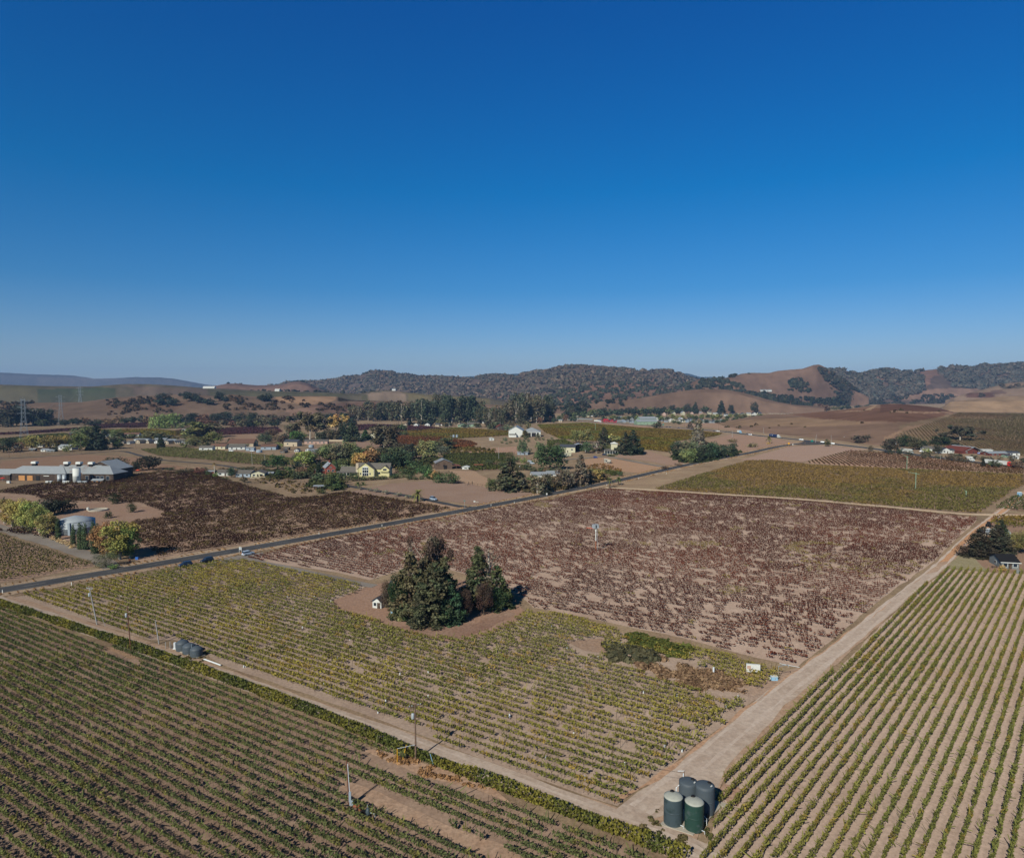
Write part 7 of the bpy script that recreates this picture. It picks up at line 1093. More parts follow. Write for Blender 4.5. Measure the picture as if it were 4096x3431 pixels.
PL = [(1009, 1861, 1005, 1788, 'tall pale pole on the farm lane below the farm house row', 'pole_pale'), (1060, 1840, 1057, 1816, 'short pole with a round white top right of the tall pale pole', 'pole_pale'), (1436, 1942, 1434, 1868, 'wooden pole in front of the yellow farmhouse', 'pole_wood'), (1387, 1946, 1386, 1906, 'shorter pole left of the yellow farmhouse drive', 'pole_wood'), (1995, 1842, 1995, 1786, 'pale pole in the green vineyard in the centre right', 'pole_pale'),
 (2081, 1880, 2081, 1855, 'short pole with transformer right of the green vineyard', 'pole_wood'), (1872, 1712, 1871, 1680, 'white pole beside the green houses', 'pole_pale'), (2168, 1694, 2167, 1662, 'pole with transformer among the trees behind the winery shed', 'pole_wood'), (2255, 1680, 2255, 1652, 'pole at the left end of the grey panel fence', 'pole_wood'), (2737, 1704, 2738, 1668, 'wooden pole in front of the far town, left', 'pole_wood'),
 (2873, 1732, 2875, 1692, 'dark pole standing by the highway in the middle', 'pole_wood'), (2929, 1750, 2929, 1722, 'short pale pole on the lane to the highway', 'pole_pale'), (2830, 1750, 2831, 1737, 'stubby post beside the tall grey-brown conifer', 'pole_wood'), (3325, 1788, 3325, 1740, 'thin pole beside the highway junction tree', 'pole_pale'), (3055, 1732, 3054, 1709, 'faint thin pole left of the dark blue truck', 'pole_pale'), (3262, 1770, 3266, 1737, 'faint thin pole right of the highway junction', 'pole_pale'),
 (3581, 1822, 3586, 1766, 'leaning wooden pole with transformer at the highway farm', 'pole_wood'), (3762, 1842, 3763, 1819, 'short pale pole on the verge by the white van', 'pole_pale'), (4009, 1878, 4009, 1853, 'short wooden pole in front of the white truck trailer', 'pole_wood'), (3846, 1812, 3846, 1780, 'brown pole left of the big red barn', 'pole_wood'), (37, 1829, 35, 1789, 'dark pole in the dry pasture at the left edge', 'pole_wood'), (545, 1798, 541, 1775, 'dark pole left of the striped vineyard', 'pole_wood'), (325, 1814, 322, 1756, 'dark pole among the olive farm trees', 'pole_wood'), (1672, 1862, 1673, 1837, 'pole with transformer left of the weathered barn', 'pole_wood'), (4092, 1936, 4094, 1893, 'dark pole at the right edge beyond the olive vineyard', 'pole_wood'), (1217, 1900, 1217, 1862, 'thin dark pole left of the brick house', 'pole_wood'), (1735, 1720, 1735, 1700, 'short pole at the end of the purple vineyard', 'pole_wood'), (2107, 1838, 2107, 1815, 'thin pole beside the blue tool shed', 'pole_wood'), (1630, 1724, 1631, 1672, 'tall pole behind the rust vineyard', 'pole_wood'), (1605, 1700, 1605, 1680, 'short white pole behind the rust vineyard', 'pole_pale'), (2234, 1796, 2235, 1764, 'pole above the cream garage', 'pole_wood')]
for i, (x, y, xt, yt, lb, m_) in enumerate(PL): pole(x, y, xt, yt, lb, m_, 1 if 'transformer' in lb or 'tall' in lb else 0, 'transformer' in lb, .16 if y > 1780 else .22, i * .7)
def wire(label, a, b, sag=1.0, r=.025):
    e = tag(MB().tube([tuple(np.array(a) * (1 - t) + np.array(b) * t - np.array([0, 0, sag * 4 * t * (1 - t)])) for t in np.linspace(0, 1, 12)], r, 4, False).build('power_line', 'black'), label, 'wire', 'power lines of the lower road')
def tp(x, y, yt): p, h = top_of(x, y, yt); return (p[0], p[1], h - .3)
wire('thin power line from the hedge pole down to the pole behind the dark tanks', tp(1663, 3042, 2830), tp(2732, 3203, 3082), 1.0); wire('thin power line between the dark red-brown pole and the pale leaning pole', tp(388, 2498, 2348), tp(523, 2602, 2428), .6); wire('long thin power line from the red-brown pole to the hedge pole', tp(523, 2602, 2428), tp(1663, 3042, 2830), 2.0)
def strut(name, label, x, y, xt, yt, m, r=.06, extra=None):
    p, h = top_of(x, y, yt); q = PJ(p[0], p[1], h); dx = (xt - q[0]) * p[1] / F; e = empty(name, (p[0], p[1], 0)); tag(e, label, 'post'); MB().tube([(0, 0, 0), (dx, 0, h)], r, 8).build('tube', m, e)
    if extra: extra(e, h, dx)
    MB().lathe((0, 0, 0), [(r * 2, 0), (r * 2, .06), (r, .1)], 8).build('footing', 'concrete', e); return e
strut('stay_pole', 'small leaning white stake right of the pale leaning pole', 420, 2503, 407, 2467, 'pole_pale'); strut('guy_guard', 'pale blue leaning guy wire guard in the hedge', 1736, 3066, 1720, 3014, 'light_blue', .05)
strut('pipe_gantry', 'yellow pipe post holding a grey pipe beside the hedge pole', 1589, 3054, 1589, 2993, 'yellow_sign', .06, lambda e, h, dx: (MB().tube([(0, 0, h), (2.9, .6, h + .35)], .05, 6).build('pipe', 'steel', e), MB().tube([(.7, 1.0, 0), (1.4, .8, h + .2)], .05, 6).build('brace', 'yellow_sign', e)))
# lattice pylons
def pylon(x, y, yt, label, wide=.17):
    p, h = top_of(x, y, yt); e = empty('lattice_pylon', (p[0], p[1], 0), R(25)); tag(e, label, 'pylon', 'lattice pylons of the transmission line'); b = h * wide / 2; w1 = h * .035; zc = h * .62; mb = MB(); r = max(.12, p[1] / F * .28)
    cs = [(1, 1), (-1, 1), (-1, -1), (1, -1)]; lv = [0, .16, .30, .42, .52, .62, .72, .82, .92, 1.0]; wf = lambda z: (b + (w1 - b) * min(1, z / .62)) if z < .62 else w1
    for c in cs: mb.tube([(c[0] * wf(z), c[1] * wf(z), h * z) for z in lv], r, 4)
    mb.build('leg_frame', 'pylon_steel', e); br = MB()
    for i in range(len(lv) - 1):
        for k in range(4): a, d = cs[k], cs[(k + 1) % 4]; z0, z1 = lv[i], lv[i + 1]; br.tube([(a[0] * wf(z0), a[1] * wf(z0), h * z0), (d[0] * wf(z1), d[1] * wf(z1), h * z1)], r * .6, 3); br.tube([(d[0] * wf(z0), d[1] * wf(z0), h * z0), (a[0] * wf(z1), a[1] * wf(z1), h * z1)], r * .6, 3)
    br.build('bracing', 'pylon_steel', e)
    for z in (.66, .80, .94): MB().tube([(-h * .13, 0, h * z), (0, 0, h * z + h * .02), (h * .13, 0, h * z)], r, 4).tube([(-h * .13, 0, h * z), (0, 0, h * z - h * .03), (h * .13, 0, h * z)], r * .7, 4).build('cross_arm', 'pylon_steel', e)
    MB().tube([(0, 0, h), (0, 0, h * 1.03)], r, 4).build('peak', 'pylon_steel', e); return e, p, h
PYL = [(98, 1768, 1594, 'tallest and nearest lattice pylon, leftmost of the line'), (245, 1702, 1580, 'second lattice pylon from the left, before the dark trees'), (322, 1640, 1547, 'third lattice pylon from the left, on the green hill'), (469, 1615, 1540, 'fourth lattice pylon from the left, beyond the brushy hill'), (567, 1600, 1548, 'fifth faint lattice pylon on the left hills'), (653, 1602, 1541, 'sixth faint lattice pylon on the left hills'), (714, 1596, 1548, 'seventh tiny lattice pylon on the left hills')]
PP = [pylon(*a) for a in PYL]
for i in range(2):
    for sg in (-1, 1):
        a, b = PP[i], PP[i + 1]; off = np.array([cos(R(25)), sin(R(25)), 0]); pa = a[1] + off * a[2] * .13 * sg + [0, 0, a[2] * .8]; pb = b[1] + off * b[2] * .13 * sg + [0, 0, b[2] * .8]
        tag(MB().tube([tuple(pa * (1 - t) + pb * t - np.array([0, 0, 14 * 4 * t * (1 - t)])) for t in np.linspace(0, 1, 16)], .07, 3, False).build('power_line', 'pylon_steel'), f'transmission conductor on the {"left" if sg < 0 else "right"} arm between pylons {["one and two", "two and three"][i]}', 'wire', 'transmission conductors')
# wind machines
p, h = top_of(2383, 2204, 2112); e = empty('wind_machine', (p[0], p[1], 0)); tag(e, 'frost wind machine with grey engine head on a rusty pole in the red block', 'wind machine'); MB().tube([(0, 0, 0), (0, 0, h * .45)], .22, 10).build('lower_pole', 'rust', e); MB().tube([(0, 0, h * .45), (0, 0, h * .85), (0, 0, h * .86), (0, 0, h)], [.2, .2, .32, .32], 10).build('pole', 'white', e)
hd = MB().box((-.2, 0, h + .75), (2.6, 1.3, 1.5), .3, .85).build('engine_head', 'steel', e); MB().box((.0, -.72, h + .8), (.35, .1, 1.2), .3).build('intake', 'black', hd); MB().box((-2.4, -.1, h + .1), (2.6, .3, .12), -.5).build('blade', 'orange', e); MB().box((2.3, .1, h + .1), (2.6, .3, .12), .45).build('blade', 'pink', e); MB().tube([(.7, 0, 0), (.6, 0, h)], .05, 5).build('ladder', 'steel', e)
def wmach(x, y, yt, label, bl=6): p, h = top_of(x, y, yt); e = empty('wind_machine', (p[0], p[1], 0)); tag(e, label, 'wind machine'); MB().tube([(0, 0, 0), (0, 0, h)], .22, 8).build('pole', 'green_wall', e); MB().tube([(0, 0, h - .2), (-bl, 0, h + .9)], [.22, .1], 6).build('blade', 'green_wall', e); MB().tube([(0, 0, h - .2), (bl * .5, 0, h - .6)], [.22, .1], 6).build('blade', 'green_wall', e); MB().lathe((0, 0, h - .4), [(.3, 0), (.4, .4), (.2, .8)], 8).build('hub', 'green_wall', e); MB().box((.6, 0, .6), (1.2, .8, 1.2)).build('engine_box', 'dark_wood', e)
wmach(3662, 1958, 1893, 'greenish wind machine with long blade in the olive vineyard', 5); wmach(3627, 1882, 1826, 'pale wind machine at the edge of the striped vineyard', 3); wmach(2382, 1724, 1696, 'white wind machine with orange tip in the wide olive vineyard', 2); wmach(3864, 1918 + 70, 1972 - 6, 'small pale vent post at the corner of the olive vineyard', 1)
# water tanks
def ptank(x, y, dpx, hpx, m, lidm, label, group, dome=.16, hatch=True):
    s = mpp(y); p = G(x, y); r = dpx * s / 2; h = hpx * s / cos(math.atan2(H, p[1])); e = empty('water_tank', (p[0], p[1], .12)); tag(e, label, 'water tank', group)
    MB().lathe((0, 0, 0), [(r * .985, 0), (r, .05), (r, .12), (r, h * .47), (r, h * .485), (r * 1.014, h * .49), (r * 1.014, h * .51), (r, h * .515), (r, h * .53), (r, h * .92), (r * .998, h * .96), (r * .985, h)], 40).build('shell', m, e, True)
    MB().lathe((0, 0, h), [(r * 1.0, -.02), (r * 1.0, .03), (r * .8, dome * r * .75), (r * .45, dome * r * 1.35), (r * .2, dome * r * 1.5)], 40).build('domed_top', lidm, e, True)
    if hatch: ht = MB().lathe((r * hatch * .5, r * .55 if hatch != 1 else r * .1, h + dome * r * .8), [(.3, 0), (.3, .18), (.24, .24)], 20).build('hatch', 'black', e, True)
    if hatch == 1: MB().box((r * .5, -r * .35, h + dome * r * .95), (.42, .42, .04), .78).build('placard', 'white', e)
    return e, p, r, h
M['tank_green'] = solid('green_plastic', A(40, 68, 60), .55, 0, .12, .6, .4, stain=A(72, 84, 84), stsc=.7); M['tank_slate'] = solid('slate_plastic', A(66, 78, 84), .55, 0, .12, .6, .4, stain=A(48, 62, 64), stsc=.8); M['tank_grey'] = solid('grey_plastic', A(78, 86, 94), .6, 0, .1, .7, .4); M['tank_top'] = solid('dusty_plastic_top', A(172, 170, 160), .7, 0, .1, 1.2)
a = ptank(2776, 3313, 75, 92, 'tank_green', 'tank_top', 'green water tank with dusty pale top, front right of the four', 'four dark water tanks at the track corner', hatch=.01); bb_ = ptank(2692, 3292, 75, 92, 'tank_slate', 'tank_top', 'slate water tank with dusty pale top, front left of the four', 'four dark water tanks at the track corner', hatch=.01)
ptank(2818, 3248, 76, 92, 'tank_grey', 'tank_grey', 'grey water tank with black hatch, rear right of the four', 'four dark water tanks at the track corner', hatch=1); ptank(2752, 3224, 74, 84, 'tank_grey', 'tank_grey', 'grey water tank behind the white-piped pole, rear left of the four', 'four dark water tanks at the track corner', hatch=1)
for e_, q_, r_, h_ in (a, bb_): MB().tube([(r_ * .6, -r_ * .82, .35), (r_ * .85, -r_ * 1.05, .35), (r_ * .85, -r_ * 1.05, 0)], .05, 6).build('outlet', 'pvc', e_); MB().lathe((0, r_ * .55, h_ + .08), [(.36, 0), (.36, .14), (.30, .16), (.30, .05)], 20).build('hatch_ring', 'tank_slate', e_); MB().lathe((r_ * .7, -r_ * .3, h_ + .02), [(.1, 0), (.08, .12)], 8).build('vent', 'black', e_)
P4 = [G(*q)[:2] for q in ((2636, 3300), (2772, 3344), (2900, 3215), (2800, 3190))]; o = np.mean(P4, 0); sl = MB().add([(*(q - o), zz) for zz in (0, .14) for q in P4], [(0, 1, 2, 3), (7, 6, 5, 4)] + [(i, i + 4, (i + 1) % 4 + 4, (i + 1) % 4) for i in range(4)]); so_ = sl.build('concrete_slab', 'concrete'); so_.location = (o[0], o[1], .1); tag(so_, 'square concrete slab under the four dark water tanks', 'slab')
def pipe(name, label, pts, r=.06, m='pvc', cat='pipe'): o = np.array([pts[0][0], pts[0][1], 0]); e = empty(name, tuple(o)); tag(e, label, cat); P = [np.array(q) - o for q in pts]; MB().tube(P, r, 8).build('tube', m, e); MB().lathe(tuple(P[0] - np.array([0, 0, .05])), [(r * 1.8, 0), (r * 1.8, .1), (r, .14)], 8).build('joint', m, e); return e
q1 = G(2826, 3300); q0 = G(2804, 3276); pipe('water_pipe', 'white bent water pipe at the right of the dark green tank', [(q1[0], q1[1], .1), (q1[0], q1[1], 1.0), (q0[0], q0[1], 1.0)]); q1 = G(2700, 3200); pipe('overflow_pipe', 'small white elbow pipe above the slate tank', [(q1[0] - .2, q1[1] - 1.5, .2), (q1[0] - .2, q1[1] - 1.5, 2.9), (q1[0] + .2, q1[1] - 1.5, 3.3), (q1[0] + .5, q1[1] - 1.5, 3.0)], .08)
q = G(2832, 3276); e = empty('gate_post', (q[0], q[1], 0)); tag(e, 'short thick wooden post beside the bent white pipe', 'post'); MB().tube([(0, 0, 0), (0, 0, .9)], .14, 10).build('post_body', 'pole_wood', e); MB().lathe((0, 0, .9), [(.14, 0), (.05, .04)], 10).build('cap', 'old_wood', e)
q = G(2898, 3224); e = empty('manhole_cover', (q[0], q[1], .1)); tag(e, 'small round concrete lid right of the four dark tanks', 'lid'); MB().lathe((0, 0, 0), [(.55, 0), (.55, .12), (.5, .15)], 18).build('disc', 'concrete', e); MB().box((0, 0, .17), (.2, .04, .04)).build('grip', 'steel', e)
for i, (x, y) in enumerate([(730, 2600), (756, 2612), (786, 2624)]): ptank(x, y, 48, 26 if i else 27, 'tank_grey', 'tank_grey', f'grey domed water tank beside the lower road, {["left", "middle", "right"][i]} one of three', 'three grey water tanks', dome=.32, hatch=-.7)
P4 = [G(*q)[:2] for q in ((698, 2600), (782, 2636), (822, 2622), (745, 2590))]; o = np.mean(P4, 0); sl = MB().add([(*(q - o), zz) for zz in (0, .14) for q in P4], [(0, 1, 2, 3), (7, 6, 5, 4)] + [(i, i + 4, (i + 1) % 4 + 4, (i + 1) % 4) for i in range(4)]); so_ = sl.build('concrete_slab', 'concrete'); so_.location = (o[0], o[1], .1); tag(so_, 'long concrete slab under the three grey water tanks', 'slab')
q1 = G(767, 2624); pipe('tank_pipe', 'blue-grey pipe arch between the grey water tanks', [(q1[0], q1[1], .1), (q1[0], q1[1], 2.9), (q1[0] + .9, q1[1] + .5, 2.9), (q1[0] + .9, q1[1] + .5, 2.5)], .06, 'blue_wall'); q1 = G(700, 2595); pipe('pressure_vessel', 'white pressure vessel left of the three grey tanks', [(q1[0], q1[1], .1), (q1[0], q1[1], 1.6)], .3, 'pvc', 'tank'); q1, q2 = G(818, 2640), G(884, 2664); pipe('pipe_bundle', 'bundle of long white pipes lying beside the lower road', [(q1[0], q1[1], .25), (q2[0], q2[1], .25)], .16); q1, q2 = G(822, 2650), G(846, 2651); pipe('loose_pipe', 'thin pinkish pipe lying beside the white bundle', [(q1[0], q1[1], .2), (q2[0], q2[1], .2)], .05, 'pink')
for i, (x, y, h_) in enumerate([(663, 2595, 1.7), (681, 2597, 1.9), (688, 2594, 1.0)]): q1 = G(x, y); pipe('pump_post', f'weathered post left of the three grey tanks, {ordw(i+1)} from the left', [(q1[0], q1[1], 0), (q1[0], q1[1], h_)], .09, 'pole_pale' if i < 2 else 'steel', 'post')
for i, (x, y) in enumerate([(1815, 1753), (1828, 1753)]): ptank(x, y, 9, 14, 'blue_wall', 'tank_grey', ('left' if i == 0 else 'right') + ' one of two slim blue tanks beside the olive vineyard', 'two slim blue tanks', hatch=False)
ptank(1245, 1790, 20, 9, 'blue_wall', 'steel', 'round pale tank below the pink stable', 'yard tanks', hatch=False); ptank(1037, 1810, 24, 9, 'blue_wall', 'steel', 'round pale tank below the blue-white farm house', 'yard tanks', hatch=False); e, r, h = cyl('concrete_tank', 'round concrete tank on the orange paddock', 'tank', 2437, 1853, 16, 15, 'concrete')
house('pump_house', 'square concrete pump hut left of the round concrete tank', 'hut', 2425, 1851, 14, 12, 4, 'concrete', 'concrete', nwin=1, door=False)
# pump in the lower left vineyard
q = G(1472, 3262); e = empty('irrigation_pump', (q[0], q[1], 0)); tag(e, 'dark irrigation pump with valves in the bare strip of the lower left vineyard', 'pump'); MB().lathe((0, 0, 0), [(.4, 0), (.42, .5), (.3, .9), (.18, 1.2)], 14).build('motor', 'tank_slate', e, True); MB().tube([(.3, 0, .5), (1.1, -.3, .5), (1.1, -.3, .0)], .09, 8).build('outlet_pipe', 'steel', e); MB().tube([(-.1, .2, 1.1), (-.1, .2, 1.6)], .05, 6).build('valve', 'steel', e); MB().box((-.7, .2, .35), (.6, .5, .7)).build('filter_box', 'black', e)
q = G(1437, 3240); e = empty('rusty_fitting', (q[0], q[1], 0)); tag(e, 'rusty iron pipe elbow beside the short brown pole', 'pipe'); MB().tube([(-.9, .2, .5), (0, 0, .7), (.1, 0, 0)], .2, 8).build('elbow', 'rust', e); MB().lathe((.1, 0, 0), [(.3, 0), (.3, .1)], 10).build('flange', 'rust', e)
q = G(1498, 3263); pipe('wooden_stake', 'short dark wooden post right of the irrigation pump', [(q[0], q[1], 0), (q[0], q[1], 1.5)], .11, 'pole_wood', 'post')
# control cabinet, frame and boxes at the track junction
q = G(3012, 2695); e = empty('control_cabinet', (q[0], q[1], 0), R(-12)); tag(e, 'white two-door control cabinet on posts beside the weeds', 'cabinet'); MB().box((0, 0, 1.35), (2.9, .6, 1.7)).build('body', 'white', e)
for sg in (-1, 1): d = MB().box((sg * .72, -.32, 1.35), (1.36, .05, 1.56)).build('door', 'white', e); MB().box((sg * .12, -.37, 1.3), (.06, .06, .3)).build('handle', 'steel', d); MB().box((sg * 1.1, 0, .25), (.14, .14, .5)).build('leg', 'pole_wood', e)
MB().box((-.9, -.36, 1.6), (.8, .03, .7)).build('mesh_panel', 'pink', e); q = G(3096, 2720); e = empty('valve_box', (q[0], q[1], 0)); tag(e, 'small pale blue box beside the blue pipe frame', 'box'); MB().box((0, 0, .45), (1.3, .8, .9)).build('body', 'light_blue', e); MB().box((0, 0, .93), (1.4, .9, .08)).build('lid', 'white', e); MB().box((-.95, .1, .3), (.4, .4, .6)).build('side_can', 'white', e); MB().box((.1, -.42, .5), (.3, .04, .3)).build('plate', 'steel', e)
q = G(3113, 2720); q2 = G(3150, 2683); pipe('pipe_arch', 'blue-grey pipe frame standing at the track junction', [(q[0], q[1], 0), (q[0], q[1], 3.1), (q[0] + 2.4, q[1] + .8, 3.1), (q[0] + 2.4, q[1] + .8, 2.6)], .07, 'blue_wall', 'frame'); q1, q2 = G(3120, 2655), G(3198, 2670); pipe('white_pipe', 'long white pipe lying behind the blue pipe frame', [(q1[0], q1[1], .12), (q2[0], q2[1], .12)], .045)
g = np.random.default_rng(90); VG = [(1046, 2359), (1093, 2344), (1258, 2385), (1088, 2425), (1150, 2388), (1173, 2440), (1268, 2397), (1324, 2408), (1320, 2477), (1049, 2410), (979, 2484), (1020, 2418), (931, 2363), (1210, 2513), (480, 2380), (474, 2358), (430, 2377), (485, 2385), (790, 2620 + 70), (982, 2668), (975, 2690 - 20), (1295, 2740), (1350, 2637), (1543, 2808), (1592, 2914), (1512, 2852), (1713, 2789), (1833, 2702), (1929, 3040), (2182, 3034), (2137, 3120), (2295, 2940), (2339, 3115), (2038, 2866), (1713, 2691), (1847, 2668), (2039, 2869), (2268, 2594), (2485, 2576), (2515, 2587), (2393, 2632), (2728, 2967 + 40), (2658, 2990), (2574, 2773), (2708, 2786), (2703, 2730), (2905, 2830), (3013 - 60, 2790), (2758, 2618), (2940, 2635), (1382, 2452), (1454, 2360), (1862, 2600), (2140, 2500), (2206, 2505), (2500, 3060), (1600, 2700), (1400, 2560)]
tb = MB().lathe((0, 0, 0), [(.13, 0), (.13, .55), (.10, .57)], 8); base = empty('vine_guard', (0, 0, 0)); tm_ = imesh('tube', tb.v, tb.f); tm_.materials.append(M['pvc'])
stk = MB().tube([(.16, 0, 0), (.16, 0, .9)], .025, 4); sm_ = imesh('stake', stk.v, stk.f); sm_.materials.append(M['post']); bpy.data.objects.remove(base)
for i, (x, y) in enumerate(VG):
    if inpoly(np.array([x]), np.array([y]), YEL)[0]: q = G(x, y); e = empty('vine_guard', (q[0], q[1], 0)); tag(e, 'small white plastic guard tube round a young vine in the yellow-green block', 'vine guard', 'white vine guards'); mobj('tube', tm_, None, e); mobj('stake', sm_, None, e)
q = G(2854, 2698); pipe('white_tube', 'tall white plastic tube standing in the brown weeds', [(q[0], q[1], 0), (q[0], q[1], 1.7)], .2); q = G(2511, 2593); pipe('white_tube', 'short fat white tube at the left end of the weeds', [(q[0], q[1], 0), (q[0], q[1], .9)], .2)
# road markers and signs
for i, (x, y) in enumerate([(10, 2372), (286, 2340), (1276, 2138), (1528, 2106), (2057, 2014), (2427, 1943), (2555, 1916), (2485, 1938), (2666, 1896), (2937, 1822), (1964, 2024)]): s_ = mpp(y); q = G(x, y); e = empty('road_marker', (q[0], q[1], 0)); tag(e, f'slim white road marker post beside the paved road, {ordw(i+1)} listed from the near end', 'road marker', 'white road marker posts') ; MB().box((0, 0, .55), (.22, .08, 1.1)).build('post', 'white', e); MB().box((0, -.05, .95), (.16, .03, .18)).build('reflector', 'steel', e)
q = G(962, 2211); e = empty('notice_board', (q[0], q[1], 0), R(-30)); tag(e, 'white two-post notice board at the gravel pull-off', 'sign'); MB().box((0, 0, 1.75), (1.15, .08, 1.0)).build('panel', 'white', e); MB().box((0, -.05, 1.8), (.85, .03, .6)).build('notice', 'blue_wall', e)
for sg in (-1, 1): MB().box((sg * .62, 0, 1.15), (.14, .14, 2.3)).build('post', 'white', e)
def sign(x, y, yt, m, label, w_=.8, h2=.6, dia=False): p, h = top_of(x, y, yt); e = empty('road_sign', (p[0], p[1], 0)); tag(e, label, 'sign'); MB().tube([(0, 0, 0), (0, 0, h)], .05, 6).build('post', 'steel', e); b_ = MB().box((0, 0, 0), (w_, .05, h2)); b_.v = [((x_ * cos(.785) - z_ * sin(.785)) if dia else x_, y_ - .08, (x_ * sin(.785) + z_ * cos(.785) if dia else z_) + h - h2 / 2) for x_, y_, z_ in b_.v]; b_.build('panel', m, e)
sign(1858, 2032, 2001, 'green_sign', 'blue-green street name sign at the driveway junction', .9, .35); sign(2187, 1992, 1972, 'white', 'white square road sign on the far side of the paved road', .8, .9); sign(3155, 1786, 1770, 'yellow_sign', 'yellow diamond warning sign before the highway junction', 1.9, 1.9, True); sign(3248, 1768, 1760, 'green_sign', 'green guide sign at the highway junction', 3, 2); sign(2653, 1700, 1696, 'green_sign', 'green guide sign by the warehouse', 3, 1.8); sign(3171, 1785, 1775, 'white', 'white leaning sign at the highway junction', .8, 1.6)
q = G(3378, 1756); e = empty('roadside_machine', (q[0], q[1], 0)); tag(e, 'small white machine on the brown slope beyond the highway', 'machine'); MB().box((0, 0, 1.5), (4, 2, 3), .2, .5).build('hopper', 'white', e); MB().tube([(2, 0, 1), (9, 0, 3)], .2, 5).build('boom', 'pole_wood', e)
for i, (x, y) in enumerate([(1814 - 0, 1850), ]): pass

# ------------------------------------------------------------------ vehicles
def car(x, y, yaw, paint, label, L=4.5, W=1.8, Hc=1.65, kind='suv', scale=1.0, group=None, gz=0.0):
    q = G(x, y); e = empty('parked_car' if kind != 'moving' else 'car', (q[0], q[1], gz + .15), yaw, (scale,) * 3); tag(e, label, 'car', group); pk = 'paint_%d_%d_%d' % paint
    if pk not in M: M[pk] = solid(pk, A(*paint), .3, .1, .03, .5, .6)
    n = 10; xs = [-.5, -.47, -.38, -.30, -.12, .10, .26, .44, .49, .5]; top = [.62, .95, 1.0, 1.02, 1.02, 1.0, .98, .85, .72, .55]; wd = [.86, .95, 1.0, 1.0, 1.0, 1.0, 1.0, .96, .90, .82]
    V = []; Fs = []
    for i in range(n):
        X = xs[i] * L; w2 = W / 2 * wd[i]; t = top[i] * Hc * .62; b = .25 if 0 < i < n - 1 else .38
        V += [(X, -w2, b), (X, -w2 * 1.02, t * .7), (X, -w2 * .93, t), (X, w2 * .93, t), (X, w2 * 1.02, t * .7), (X, w2, b)]
    for i in range(n - 1):
        for k in range(6): Fs.append((i * 6 + k, i * 6 + (k + 1) % 6, (i + 1) * 6 + (k + 1) % 6, (i + 1) * 6 + k))
    Fs += [tuple(range(6))[::-1], tuple(range((n - 1) * 6, n * 6))]; MB().add(V, Fs).build('body', pk, e)
    z0, z1 = Hc * .62, Hc; x0, x1, x2, x3 = -.46 * L, -.40 * L, .10 * L, .27 * L; a, b_ = W * .46, W * .38
    cb = MB().add([(x0, -a, z0), (x3, -a, z0), (x3, a, z0), (x0, a, z0), (x1, -b_, z1 - .04), (x2, -b_, z1 - .04), (x2, b_, z1 - .04), (x1, b_, z1 - .04)], [(4, 5, 6, 7), (0, 1, 5, 4), (1, 2, 6, 5), (2, 3, 7, 6), (3, 0, 4, 7)]).build('glasshouse', 'glass', e)
    MB().add([(x1 - .03, -b_ - .03, z1 - .05), (x2, -b_ - .03, z1 - .05), (x2, b_ + .03, z1 - .05), (x1 - .03, b_ + .03, z1 - .05), (x1 + .05, -b_ * .95, z1 + .02), (x2 - .1, -b_ * .95, z1 + .02), (x2 - .1, b_ * .95, z1 + .02), (x1 + .05, b_ * .95, z1 + .02)], [(3, 2, 1, 0), (4, 5, 6, 7), (0, 1, 5, 4), (1, 2, 6, 5), (2, 3, 7, 6), (3, 0, 4, 7)]).build('roof', pk, e)
    for sx in (-.31, .31):
        for sy in (-1, 1): wq = MB(); wq.tube([(sx * L, sy * W * .40, .33), (sx * L, sy * W * .515, .33)], .34, 14).build('wheel', 'tyre', e).name = 'wheel'; wh = e.children[-1] if e.children else None; mobj('rim', imesh('rim', *(lambda m_: (m_.v, m_.f))(MB().tube([(sx * L, sy * W * .515, .33), (sx * L, sy * W * .525, .33)], .2, 12))), M['rim'], wh)
    for sy in (-1, 1): MB().box((.493 * L, sy * W * .33, .72), (.08, .36, .16)).build('headlight', 'lamp', e); MB().box((-.497 * L, sy * W * .38, .88), (.06, .22, .3)).build('tail_light', 'tail', e); MB().box((.14 * L, sy * W * .53, 1.05), (.18, .16, .13)).build('mirror', pk, e)
RA = pi / 2 - R(44)
car(742, 2265, RA + pi, (40, 52, 78), 'dark blue car parked on the verge with its tailgate open, leftmost of the three'); car(828, 2249, RA + pi + .05, (26, 28, 38), 'black off-road car parked on the verge, middle of the three', Hc=1.75); car(992, 2220, RA + .1, (196, 204, 216), 'silver-white car parked by the notice board', 4.5, 1.85)
q = G(757, 2259); tg = MB().box((q[0], q[1], 1.9), (.9, 1.4, .1), RA); 
car(1733, 2001, RA - 1.55, (160, 172, 190), 'silver van parked on the driveway beside the date palm', 4.8, 1.9, 2.1); car(2418, 1821, .2, (50, 62, 90), 'dark blue car in front of the cream porch house', 4.6); car(2120, 1848, .1, (206, 210, 216), 'white car in the yard below the blue tool shed', 4.5); car(2128, 1856, -.1, (200, 206, 214), 'second white car in the yard below the blue tool shed', 4.5); car(1806, 1748, .1, (220, 220, 220), 'white pickup beside the two slim blue tanks', 5); car(2382, 1832, .3, (60, 90, 170), 'blue tractor-like car on the gravel apron', 4)
